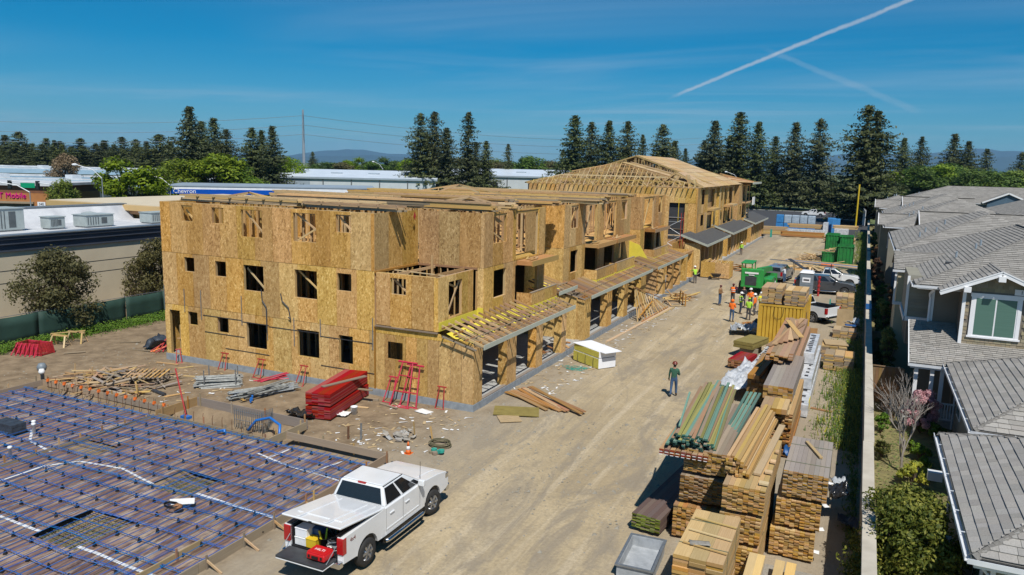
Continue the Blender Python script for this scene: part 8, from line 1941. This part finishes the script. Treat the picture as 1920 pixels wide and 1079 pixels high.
def hip_roof(parent, x0, y0, x1, y1, ze, pit, near=None, singles=0, faces='WSNE', caps=True, cw=.33, ex=.20):
    """hip roof over a rectangle; faces: W(-x) S(-y) N(+y) E(+x)"""
    W_, D = x1-x0, y1-y0; h = min(W_, D)/2; k = math.sqrt(1+pit*pit); sl = h*k
    if W_ <= D: r0, r1 = Vector((x0+h, y0+h, ze+h*pit)), Vector((x0+h, y1-h, ze+h*pit))
    else: r0, r1 = Vector((x0+h, y0+h, ze+h*pit)), Vector((x1-h, y0+h, ze+h*pit))
    if 'W' in faces: shingle_plane(parent, (x0, y0, ze), (0, 1, 0), (1/k, 0, pit/k), [(0, 0), (D, 0), (D-h, sl), (h, sl)] if W_ <= D else [(0, 0), (D, 0), (D/2, sl)], singles=singles, near=near, cw=cw, ex=ex)
    if 'E' in faces: shingle_plane(parent, (x1, y0, ze), (0, 1, 0), (-1/k, 0, pit/k), [(0, 0), (D, 0), (D-h, sl), (h, sl)] if W_ <= D else [(0, 0), (D, 0), (D/2, sl)], cw=.6, ex=.3)
    if 'S' in faces: shingle_plane(parent, (x0, y0, ze), (1, 0, 0), (0, 1/k, pit/k), [(0, 0), (W_, 0), (W_-h, sl), (h, sl)] if W_ > D else [(0, 0), (W_, 0), (W_/2, sl)], singles=min(60, singles), near=near, cw=cw, ex=ex)
    if 'N' in faces: shingle_plane(parent, (x0, y1, ze), (1, 0, 0), (0, -1/k, pit/k), [(0, 0), (W_, 0), (W_-h, sl), (h, sl)] if W_ > D else [(0, 0), (W_, 0), (W_/2, sl)], cw=.6, ex=.3)
    if caps:
        cap_line(parent, (x0, y0, ze+.02), r0); cap_line(parent, (x0, y1, ze+.02), (r1 if W_ <= D else r0)); cap_line(parent, r0, r1, st_=.3)
    return r0, r1
def gable_x(parent, x0, x1, y0, y1, ze, zr, singles=0, near=None, cw=.34, ex=.2, over=.0):
    """gable roof, ridge along x"""
    ym = (y0+y1)/2; k = math.hypot(ym-y0, zr-ze); v = ((ym-y0)/k, (zr-ze)/k)
    shingle_plane(parent, (x0, y0, ze), (1, 0, 0), (0, v[0], v[1]), [(0, 0), (x1-x0, 0), (x1-x0, k), (0, k)], singles=singles, near=near, cw=cw, ex=ex)
    shingle_plane(parent, (x0, y1, ze), (1, 0, 0), (0, -v[0], v[1]), [(0, 0), (x1-x0, 0), (x1-x0, k), (0, k)], cw=.8, ex=.4)
    cap_line(parent, (x0, ym, zr+.02), (x1, ym, zr+.02), st_=.35)
CAMP = (0, 0, CAM_H)
# near garages -------------------------------------------------------
def garage(label, x0, y0, x1, y1, pit, singles):
    t_ = thing('garage', label, 'garage', ((x0+x1)/2, (y0+y1)/2, 0), world=True, group='hip roofed garages')
    mb = MB(); mb.box(x0+.5, y0+.5, 0, x1-.5, y1-.5, 2.85); mb.build('wall', 'lap_siding', t_)
    mb = MB(); mb.box(x0+.06, y0+.06, 2.72, x1-.06, y1-.06, 2.90); mb.build('fascia', 'trim_white', t_)
    hip_roof(t_, x0, y0, x1, y1, 3.0, pit, CAMP, singles, cw=.36, ex=.25)
    gutter(t_, (x0, y0-.02, 3.0), (x0, y1+.02, 3.0), (-1, 0, 0)); gutter(t_, (x0-.1, y0, 3.0), (x1, y0, 3.0), (0, -1, 0)); 
    for y_ in (y0+.5, y1-.5): mb = MB(); mb.tube([(x0-.07, y_, 2.88), (x0+.25, y_, 2.6), (x0+.44, y_, 2.4), (x0+.44, y_, .1)], .04, 6); mb.build('downpipe', 'gutter', t_)
    mb = MB(); mb.box(x0+.46, y0+.44, .0, x0+.56, y0+.54, 2.8); mb.build('corner_board', 'trim_white', t_)
    for y_ in (y0+1.6, y1-2.6):
        mb = MB(); mb.box(x0+.45, y_, 1.1, x0+.5, y_+1.1, 2.2); o = mb.build('window', 'trim_white', t_); mb = MB(); mb.box(x0+.44, y_+.1, 1.2, x0+.45, y_+1.0, 2.1); mb.build('pane', 'house_glass', o)
    return t_
garage('nearest grey shingled garage roof at the lower right', 2.85, 18.7, 11.8, 27.64, .42, 290)
garage('second grey shingled garage roof behind the nearest one', 3.93, 28.6, 13.2, 38.57, .45, 290)
tag(stick('vent_box', (2.75, 28.6, 1.2), (3.2, 28.6, 1.2), .3, .3, None, 'gutter'), 'white utility box on the wall between the two garages', 'box')
tag(stick('vent_box', (2.5, 22.3, 1.6), (2.9, 22.3, 1.6), .35, .35, None, 'gutter'), 'white utility box beside the nearest garage under the gutter', 'box')
# house with number ---------------------------------------------------
Hs = thing('house', 'taupe shingled house with white trimmed gable window behind the garages', 'house', (7, 46, 0), world=True)
YW = 40.0; XP = 4.45
mb = MB(); mb.box(XP, YW+.02, 0, 12, 58, 6.2); mb.box(3.3, 41.5, 0, XP+.1, 58, 6.1); mb.build('wall', 'taupe_wall', Hs)
# individual shakes on the sunlit gable wall
wx0, wx1, wz0, wz1 = 4.79, 6.77, 4.08, 6.09
def in_gable(x, z): return z < 6.15+max(0, (1-abs(x-5.8)/2.3))*1.06-.05
z = 3.7; r_ = 0
while z < 7.1:
    x = XP+.1-(r_ % 2)*.11
    while x < 8.2:
        w = rnd(.16, .30); x1 = min(x+w-.008, 8.2); xa = max(x, XP+.1)
        if x1-xa > .04 and not (xa < wx1+.02 and x1 > wx0-.02 and z+.16 > wz0 and z < wz1) and in_gable((xa+x1)/2, z+.1):
            mb = MB(); t_h = rnd(.018, .028); mb.add([(xa, YW-t_h, z), (x1, YW-t_h, z), (x1, YW, z), (xa, YW, z), (xa, YW-.006, z+.168), (x1, YW-.006, z+.168), (x1, YW, z+.168), (xa, YW, z+.168)], MB.BF); mb.build('shake', 'shake', Hs)
        x += w
    z += .168; r_ += 1
mb = MB(); mb.prism([(XP, 6.0), (XP, 6.3), (5.8, 7.05), (9.0, 5.9)], 1, YW, YW+.04); mb.build('gable_wall', 'taupe_wall', Hs)
mb = MB(); mb.box(XP-.02, YW-.05, 3.72, XP+.12, YW+.05, 6.3); mb.build('corner_board', 'trim_white', Hs)
# window
mb = MB(); mb.box(wx0, YW-.05, wz0+.06, wx0+.15, YW-.005, wz1-.13); mb.build('window_casing', 'trim_white', Hs); mb = MB(); mb.box(wx1-.15, YW-.05, wz0+.06, wx1, YW-.005, wz1-.13); mb.build('window_casing', 'trim_white', Hs)
mb = MB(); mb.box(wx0-.04, YW-.06, wz1-.13, wx1+.04, YW-.005, wz1+.04); mb.build('window_head', 'trim_white', Hs); mb = MB(); mb.box(wx0-.06, YW-.09, wz0-.02, wx1+.06, YW-.005, wz0+.06); mb.build('window_sill', 'trim_white', Hs)
mb = MB(); mb.box(wx0+.15, YW-.035, wz0+.06, wx1-.15, YW-.02, wz1-.13); pn = mb.build('window_sash', 'trim_white', Hs)
xm = (wx0+wx1)/2
for a, b in ((wx0+.20, xm-.03), (xm+.03, wx1-.20)):
    mb = MB(); mb.box(a, YW-.042, wz0+.12, b, YW-.036, wz1-.19); mb.build('pane', 'blind_green', pn)
mb = MB(); mb.box(6.42, YW-.06, 6.16, 7.35, YW-.03, 6.42); pl = mb.build('number_plate', 'trim_white', Hs); text('175', .22, .004, 'text_dark', Hs, (6.80, YW-.068, 6.28), (R(90), 0, 0))
# gable roof over the window
for s in (-1, 1):
    xe = 5.8+s*2.35; ln = math.hypot(2.35, 1.06)
    shingle_plane(Hs, (xe, YW-.55, 6.14), (0, 1, 0), (-s*2.35/ln, 0, 1.06/ln), [(0, 0), (4.2, 0), (4.2, ln), (0, ln)], singles=40 if s < 0 else 0, near=CAMP)
    mb = MB(); mb.beam((xe, YW-.57, 6.06), (5.8, YW-.57, 7.12), .05, .16); mb.build('barge_board', 'trim_white', Hs); mb = MB(); mb.beam((xe, YW-.60, 6.17), (5.8, YW-.60, 7.23), .03, .05); mb.build('drip_edge', 'trim_white', Hs)
for x_, z_ in ((4.52, 6.33), (5.8, 6.9)): mb = MB(); mb.box(x_-.14, YW-.7, z_-.12, x_+.14, YW-.05, z_+.12); mb.build('bracket_block', 'trim_white', Hs)
# recessed wall, bay, downpipes
mb = MB(); mb.box(3.3, 41.46, 3.4, 3.42, 41.52, 6.2); mb.build('corner_board', 'trim_white', Hs)
mb = MB(); mb.tube([(3.35, 40.7, 6.1), (3.2, 41.2, 5.75), (3.25, 41.4, 5.5), (3.25, 41.4, 4.0)], .06, 8); mb.build('downpipe', 'gutter', Hs)
for k in range(14): mb = MB(); z_ = 4.35+.15*k; mb.box(2.28, 42.5, z_, 3.3, 42.58, z_+.142); mb.build('lap_board', 'lap_siding', Hs)
mb = MB(); mb.box(2.28, 42.58, 4.3, 3.3, 46.6, 6.4); mb.build('bay_wall', 'lap_siding', Hs); mb = MB(); mb.box(2.24, 42.46, 4.12, 3.3, 42.56, 4.34); mb.build('bay_skirt', 'trim_white', Hs); mb = MB(); mb.box(2.2, 42.46, 4.12, 2.28, 46.6, 4.34); mb.build('bay_skirt', 'trim_white', Hs); mb = MB(); mb.box(2.24, 42.46, 4.34, 2.36, 42.52, 6.4); mb.build('corner_board', 'trim_white', Hs); mb = MB(); mb.box(2.4, 42.6, 2.9, 3.3, 46, 4.1); mb.build('bay_underside', 'taupe_wall', Hs)
# lower porch roof
lk = math.hypot(1.8, .84)
shingle_plane(Hs, (2.45, 38.25, 2.9), (1, 0, 0), (0, 1.8/lk, .84/lk), [(0, 0), (8, 0), (8, lk), (2.0, lk), (2.0, lk*1.75), (0, lk*1.75)], singles=170, near=CAMP, cw=.3, ex=.15)
gutter(Hs, (2.4, 38.25, 2.92), (4.0, 38.25, 2.92), (0, -1, 0), brackets=False); mb = MB(); mb.beam((2.42, 38.25, 2.85), (2.42, 41.4, 4.32), .04, .16); mb.build('barge_board', 'trim_white', Hs)
mb = MB(); mb.box(2.5, 38.4, 2.66, 9, 40, 2.78); mb.build('soffit', 'trim_white', Hs)
for x_ in (2.7, 3.35, 3.75): mb = MB(); mb.box(x_, 38.5, .3, x_+.16, 38.66, 2.7); mb.build('porch_post', 'trim_white', Hs)
mb = MB(); mb.box(3.0, 40.6, 0, 9, 40.7, 2.8); mb.build('porch_wall', 'taupe_wall', Hs); mb = MB(); mb.box(4.5, 40.55, 1.2, 5.6, 40.6, 2.4); wo = mb.build('porch_window', 'trim_white', Hs); mb = MB(); mb.box(4.62, 40.53, 1.32, 5.48, 40.55, 2.28); mb.build('pane', 'dark_glass', wo)
mb = MB(); mb.box(2.4, 38.4, 0, 8, 40.6, .28); mb.build('porch_floor', 'concrete', Hs)
# white picket railing
rl_ = thing('porch_railing', 'white picket railing of the porch behind the blossom shrub', 'railing', (4.6, 38.4, .28), world=True)
for z_ in (.42, 1.15): stick('rail', (3.9, 38.42, z_), (5.6, 38.42, z_), .06, .07, rl_, 'trim_white')
for k in range(15): post('baluster', (3.95+.115*k, 38.42), .45, 1.12, .055, .03, (1, 0), rl_, 'trim_white')
for x_ in (3.85, 5.65): post('newel', (x_, 38.42), .28, 1.3, .1, .1, (1, 0), rl_, 'trim_white')
# main roof
mb = MB(); mb.box(2.6, 40.9, 6.0, 13.9, 58.9, 6.12); mb.build('soffit', 'trim_white', Hs)
hip_roof(Hs, 2.5, 40.8, 14, 59, 6.2, .42, None, 0, cw=.36, ex=.2)
gutter(Hs, (2.5, 40.8, 6.2), (2.5, 47.3, 6.2), (-1, 0, 0)); gutter(Hs, (2.42, 40.8, 6.2), (3.6, 40.8, 6.2), (0, -1, 0), brackets=False)
gable_x(Hs, 1.75, 5.2, 47.2, 51.2, 6.15, 6.98); mb = MB(); mb.box(2.0, 47.4, 0, 4, 51, 6.1); mb.prism([(47.4, 6.1), (51, 6.1), (49.2, 6.85)], 0, 2.0, 2.05); mb.build('wing_wall', 'lap_cream', Hs); gutter(Hs, (1.7, 47.2, 6.15), (2.5, 47.2, 6.15), (0, -1, 0), brackets=False); mb = MB(); mb.box(1.85, 47.36, 4.3, 1.95, 47.44, 6.1); mb.build('corner_board', 'trim_white', Hs); mb = MB(); mb.box(1.85, 47.3, 4.15, 2.5, 47.5, 4.32); mb.build('bay_skirt', 'trim_white', Hs)
for x_, y_, z_ in ((4.6, 46.2, 7.15), (5.6, 47.5, 7.55), (5.9, 48.3, 7.7)):
    mb = MB(); mb.lathe([(.05, z_-.15), (.05, z_+.28)], 8, (x_, y_, 0)); mb.build('vent_pipe', 'grey_metal_wall', Hs)
mb = MB(); mb.box(4.0, 44.6, 6.8, 4.3, 44.9, 7.0); mb.build('roof_vent', 'dark_metal', Hs)
# row of houses behind ------------------------------------------------
def back_house(label, x0, x1, y0, y1, ze, pit, wall, wing=None, gabl=None):
    t_ = thing('row_house', label, 'house', ((x0+x1)/2, (y0+y1)/2, 0), world=True, group='row of grey roofed houses')
    mb = MB(); mb.box(x0+.5, y0+.5, 0, x1-.5, y1-.5, ze); mb.build('wall', wall, t_)
    mb = MB(); mb.box(x0+.1, y0+.1, ze-.15, x1-.1, y1-.1, ze-.02); mb.build('fascia', 'trim_white', t_)
    hip_roof(t_, x0, y0, x1, y1, ze, pit, None, 0, cw=.5, ex=.30, faces='WS', caps=True)
    gutter(t_, (x0, y0, ze), (x0, y1, ze), (-1, 0, 0), brackets=False); gutter(t_, (x0, y0, ze), (x1, y0, ze), (0, -1, 0), brackets=False)
    if wing:
        a, b, c, d, e, f = wing; gable_x(t_, a, b, c, d, e, f, cw=.5, ex=.3); mb = MB(); mb.box(a+.3, c+.25, 0, b, d-.25, e); mb.prism([(c+.25, e), (d-.25, e), ((c+d)/2, f-.1)], 0, a+.3, a+.36); mb.build('wing_wall', wall, t_)
        for p, q in (((a, c, e), (a, (c+d)/2, f)), ((a, (c+d)/2, f), (a, d, e))): mb = MB(); mb.beam(p, q, .06, .2); mb.build('barge_board', 'trim_white', t_)
    for k in range(4): 
        mb = MB(); e = rnd(1.5, 4); q = (x0+e, y0+e+rnd(1, 5)); mb.lathe([(.06, ze), (.06, ze+e*pit+.4)], 6, (q[0], q[1], 0)); mb.build('vent_pipe', 'grey_metal_wall', t_)
    for k in range(3):
        y_ = y0+2+k*3.2; mb = MB(); mb.box(x0+.44, y_, 3.6, x0+.5, y_+1.2, 5.0); o = mb.build('window', 'trim_white', t_); mb = MB(); mb.box(x0+.43, y_+.1, 3.7, x0+.44, y_+1.1, 4.9); mb.build('pane', 'dark_glass', o)
    if gabl:
        for gx, gz, gw in gabl:
            lnn = math.hypot(gw, gw*.45)
            for s in (-1, 1): shingle_plane(t_, (gx+s*gw, y0-1, gz), (0, 1, 0), (-s*gw/lnn, 0, gw*.45/lnn), [(0, 0), (5, 0), (5, lnn), (0, lnn)], cw=.6, ex=.35); mb = MB(); mb.beam((gx+s*gw, y0-1.03, gz), (gx, y0-1.03, gz+gw*.45), .06, .28); mb.build('barge_board', 'trim_white', t_)
            mb = MB(); mb.prism([(gx-gw*.8, gz), (gx+gw*.8, gz), (gx, gz+gw*.42)], 1, y0-.7, y0-.6); mb.box(gx-gw*.8, y0-.7, gz-2.4, gx+gw*.8, y0-.6, gz); mb.build('gable_wall', 'lap_blue', t_)
            mb = MB(); mb.box(gx-.7, y0-.76, gz-1.6, gx+.7, y0-.72, gz-.2); o = mb.build('window', 'trim_white', t_); mb = MB(); mb.box(gx-.58, y0-.79, gz-1.48, gx+.58, y0-.76, gz-.32); mb.build('pane', 'dark_glass', o)
    return t_
back_house('second house of the row with dark gable end beside the first', 2.3, 15, 62, 80, 6.0, .40, 'lap_blue', (4.6, 13, 76.5, 86, 6.2, 8.0))
back_house('third house of the row with white edged gable on its left', 2.0, 16, 88, 104, 6.0, .40, 'lap_siding', (1.4, 6, 91, 96, 6.0, 7.1))
back_house('fourth house of the row', 2.4, 17, 110, 128, 6.0, .40, 'lap_cream', (4.8, 14, 121, 131, 6.0, 8.2)); back_house('fifth house of the row', 2.2, 18, 136, 152, 6.0, .40, 'lap_siding', (1.4, 6, 138, 143, 6.0, 7.2)); back_house('sixth house of the row with blue gables facing the camera', 6, 40, 172, 190, 6.2, .34, 'lap_blue', None, [(13.5, 6.4, 3.6), (24.5, 6.4, 4.2), (34, 6.2, 3.2)])
back_house('pale house at the far left of the row end', 2.0, 9, 158, 168, 6.0, .42, 'lap_cream'); back_house('cream house at the right edge behind the row', 34, 54, 165, 180, 6.2, .4, 'lap_cream', None, [(38, 6.3, 3.2)]); back_house('long roofed house filling the right behind the numbered one', 15.5, 30, 64, 100, 6.0, .40, 'lap_siding'); back_house('long roofed house farther right of the row', 18, 34, 106, 150, 6.0, .38, 'lap_siding')
# wooden fences in the gardens
def plank_fence(label, x0, x1, y, h=1.85):
    t_ = thing('plank_fence', label, 'fence', ((x0+x1)/2, y, 0), world=True, group='wooden garden fences'); x = x0
    while x < x1: post('plank', (x+.07, y), 0, h+rnd(-.01, .01), .138, .02, (1, 0), t_, 'wood_fence'); x += .145
    stick('cap', (x0, y, h+.03), (x1, y, h+.03), .1, .04, t_, 'wood_fence')
plank_fence('brown plank fence between the wall and the porch', 1.05, 2.4, 41.4); plank_fence('second brown plank fence behind the shrubs', 1.05, 2.6, 50.5)
# planting ------------------------------------------------------------
def shrub(label, x, y, w, d, h, n, mat, ls, name='shrub', stems=True, group=None, clumps=30, z0=.1):
    t_ = thing(name, label, 'plant', (x, y, 0), group=group); mb = MB(); tk = MB()
    for k in range(clumps):
        a = rnd(0, 6.28); rr = random.random()**.5; zf = random.random()**.8; env = (1-.55*zf**2)*(.9+.55*mnoise.noise(Vector((math.cos(a)*1.5+x, math.sin(a)*1.5+y, zf*2.4))))
        c = Vector((w/2*rr*math.cos(a)*env*.85, d/2*rr*math.sin(a)*env*.85, z0+h*(.12+.80*zf)))
        cr = min(w, d)*rnd(.06, .16); leaf_quads(mb, c, n, (cr, cr, cr*.8), ls)
        tk.tube([(0, 0, 0), (c.x*.4, c.y*.4, c.z*.6), tuple(c)], [.03, .02, .008], 4, False)
    tk.build('stem', 'trunk', t_); mb.build('foliage', mat, t_, fix=False); return t_
shrub('large glossy green shrub at the bottom right beside the wall', 1.85, 21.8, 3.3, 5.4, 3.0, 150, 'leaf_shrub', .062, clumps=190)
shrub('second glossy shrub merging with the large one toward the garage', 2.35, 25.2, 1.6, 2.6, 1.9, 160, 'leaf_shrub', .05, clumps=50)
for i, (y_, h_) in enumerate(((44.5, 3.4), (47.4, 2.8), (52.5, 3.6), (56.0, 3.0), (60, 2.6), (66, 3.0))):
    shrub('tall olive hedge shrub against the wall, %s counted from the porch' % ('first', 'second', 'third', 'fourth', 'fifth', 'sixth')[i], 1.75, y_, 1.3, 2.8, h_, 150, 'leaf_shrub' if i % 2 == 0 else 'leaf_mid', .075, clumps=44, group='hedge along the wall')
for i, y_ in enumerate((72, 80, 88, 97, 107, 118, 130, 143)):
    shrub('farther hedge shrub in the gap between wall and houses, %s from the near end' % ('first', 'second', 'third', 'fourth', 'fifth', 'sixth', 'seventh', 'eighth')[i], 1.7, y_, 1.2, 4.5, rnd(2.2, 3.2), 90, random.choice(['leaf_mid', 'leaf_red', 'leaf_olive']), .12, clumps=26, group='far hedge along the wall')
shrub('reddish brown shrub by the blue bay wall', 2.4, 64, 1.2, 3.5, 3.0, 60, 'leaf_red', .1, clumps=26)
shrub('pink flowering shrub before the porch railing', 3.1, 37.2, 1.9, 1.7, 1.9, 200, 'leaf_pink', .05, clumps=60); shrub('green leaves at the foot of the flowering shrub', 3.6, 36.9, 1.8, 1.2, .5, 120, 'weed_green', .05, clumps=20)
shrub('small red leaved shrub by the plank fence', 1.6, 39.7, 1.0, 1.4, 1.3, 120, 'leaf_red', .05, clumps=22); shrub('low flowering bush beside the wall', 1.5, 36.4, .8, 2.4, .8, 120, 'weed_green', .05, clumps=22); shrub('low green bush along the wall foot', 1.5, 33.2, .7, 2.6, .6, 110, 'leaf_shrub', .05, clumps=20); shrub('yellow green bush beside the bare tree', 2.5, 30.4, 1.4, 1.6, .8, 130, 'weed_yellow', .06, clumps=22); shrub('low bush at the left of the second garage', 2.9, 33.4, 1.2, 3.6, .5, 110, 'weed_green', .06, clumps=24)
for i, (x_, y_) in enumerate(((2.7, 34.6), (3.0, 31.6), (2.3, 29.2))):
    t_ = thing('spiky_plant', ('spiky yellow green plant below the flowering shrub', 'spiky plant in the middle of the garden strip', 'spiky plant nearest the glossy shrubs')[i], 'plant', (x_, y_, 0), group='spiky garden plants'); mb = MB()
    for k in range(60):
        a = rnd(0, 6.28); tl = rnd(.3, 1.2); L_ = rnd(.45, .8); d = Vector((math.cos(a)*math.cos(tl), math.sin(a)*math.cos(tl), math.sin(tl))); s = d.cross(Vector((0, 0, 1))).normalized()*.02; m = d*L_*.55; e = d*L_+Vector((0, 0, -.12)); mb.add([-s, s, m+s, m-s, e], [(0, 1, 2, 3), (3, 2, 4)])
    mb.build('blades', 'agave', t_, fix=False)
# bare young tree
t_ = thing('bare_tree', 'bare pale branched young tree beside the wall', 'tree', (2.15, 31.8, 0)); mb = MB(); random.seed(4); BR_ = []
def grow(p, d, L_, r_, dep):
    q = p+d*L_; mid = p+d*L_*.5+Vector((rnd(-1, 1), rnd(-1, 1), 0))*L_*.04; BR_.append((p, mid, q, r_))
    if dep == 0: return
    for k in range(3 if dep > 1 else 2):
        a = rnd(0, 6.28); sp = rnd(.3, .6); s = d.orthogonal().normalized(); s2_ = d.cross(s); nd = (d+(s*math.cos(a)+s2_*math.sin(a))*sp+Vector((0, 0, .16))).normalized(); grow(p+d*L_*rnd(.55, 1.), nd, L_*rnd(.62, .85), r_*.62, dep-1)
grow(Vector((0, 0, 0)), Vector((.02, 0, 1)), 1.3, .05, 5); grow(Vector((.05, .05, .0)), Vector((-.15, .1, 1)).normalized(), 1.5, .035, 4)
for p, m_, q, r_ in BR_: mb.tube([p, m_, q], [max(r_, .007), max(r_*.85, .006), max(r_*.68, .004)], 5, False)
mb.build('branches', 'trunk_pale', t_, fix=False)
t_ = thing('bare_shrub', 'bare reddish twiggy shrub beside the plank fence', 'plant', (2.0, 38.4, 0)); mb = MB(); BR_ = []
for k in range(5): grow(Vector((0, 0, 0)), Vector((rnd(-.5, .5), rnd(-.5, .5), 1)).normalized(), .9, .018, 3)
for p, m_, q, r_ in BR_: mb.tube([p, m_, q], [max(r_, .006), max(r_*.85, .005), .004], 4, False)
mb.build('twigs', 'leaf_red', t_, fix=False)
# weeds along the site side of the wall
random.seed(9); mb = MB()
for k in range(9000):
    y = rnd(24, 160)**1.0 if k % 3 else rnd(33, 56); x = .62-abs(random.gauss(0, .75 if y > 33 else .3)); 
    if y < 31: x = .62-abs(random.gauss(0, .18))
    if x < -1.6: continue
    h = rnd(.06, .32)*(1.6 if 33 < y < 48 or y > 75 else .8); s = rnd(.02, .05)
    a = rnd(0, 6.28); mb.m = 1 if random.random() < (.38 if 33 < y < 56 or y > 70 else .1) else 0
    mb.add([(x-s*math.cos(a), y-s*math.sin(a), .0), (x+s*math.cos(a), y+s*math.sin(a), .0), (x+rnd(-.12, .12), y+rnd(-.12, .12), h)], [(0, 1, 2)])
    for q in range(3): p = Vector((x+rnd(-.12, .12), y+rnd(-.12, .12), h*rnd(.4, 1.1))); leaf(mb, p, (0, 0, 1), rnd(.02, .055)*(1 if y < 60 else 1.7), .5)
o = mb.build('wall_weeds', ['weed_green', 'weed_yellow'], None, fix=False); tag(o, 'green and yellow weeds along the foot of the concrete wall', None, None, 'stuff')
mb = MB()
for k in range(5200):
    y = rnd(24, 42); x = -45.2+abs(random.gauss(0, .55)); h = rnd(.1, .55)
    for q in range(3): p = Vector((x+rnd(-.15, .15), y+rnd(-.15, .15), h*rnd(.2, 1.1))); leaf(mb, p, (.4, 0, 1), rnd(.03, .08), .5)
o = mb.build('fence_weeds', 'weed_green', None, fix=False); tag(o, 'green weeds along the foot of the screened fence', None, None, 'stuff')
mb = MB()
for k in range(5000):
    x = rnd(1.05, 4.0); y = rnd(20, 60); p = Vector((x, y, rnd(.0, .12))); leaf(mb, p, (0, 0, 1), rnd(.03, .07), .8)
o = mb.build('garden_cover', 'weed_green', None, fix=False); tag(o, 'low ground cover in the garden strip', None, None, 'stuff')
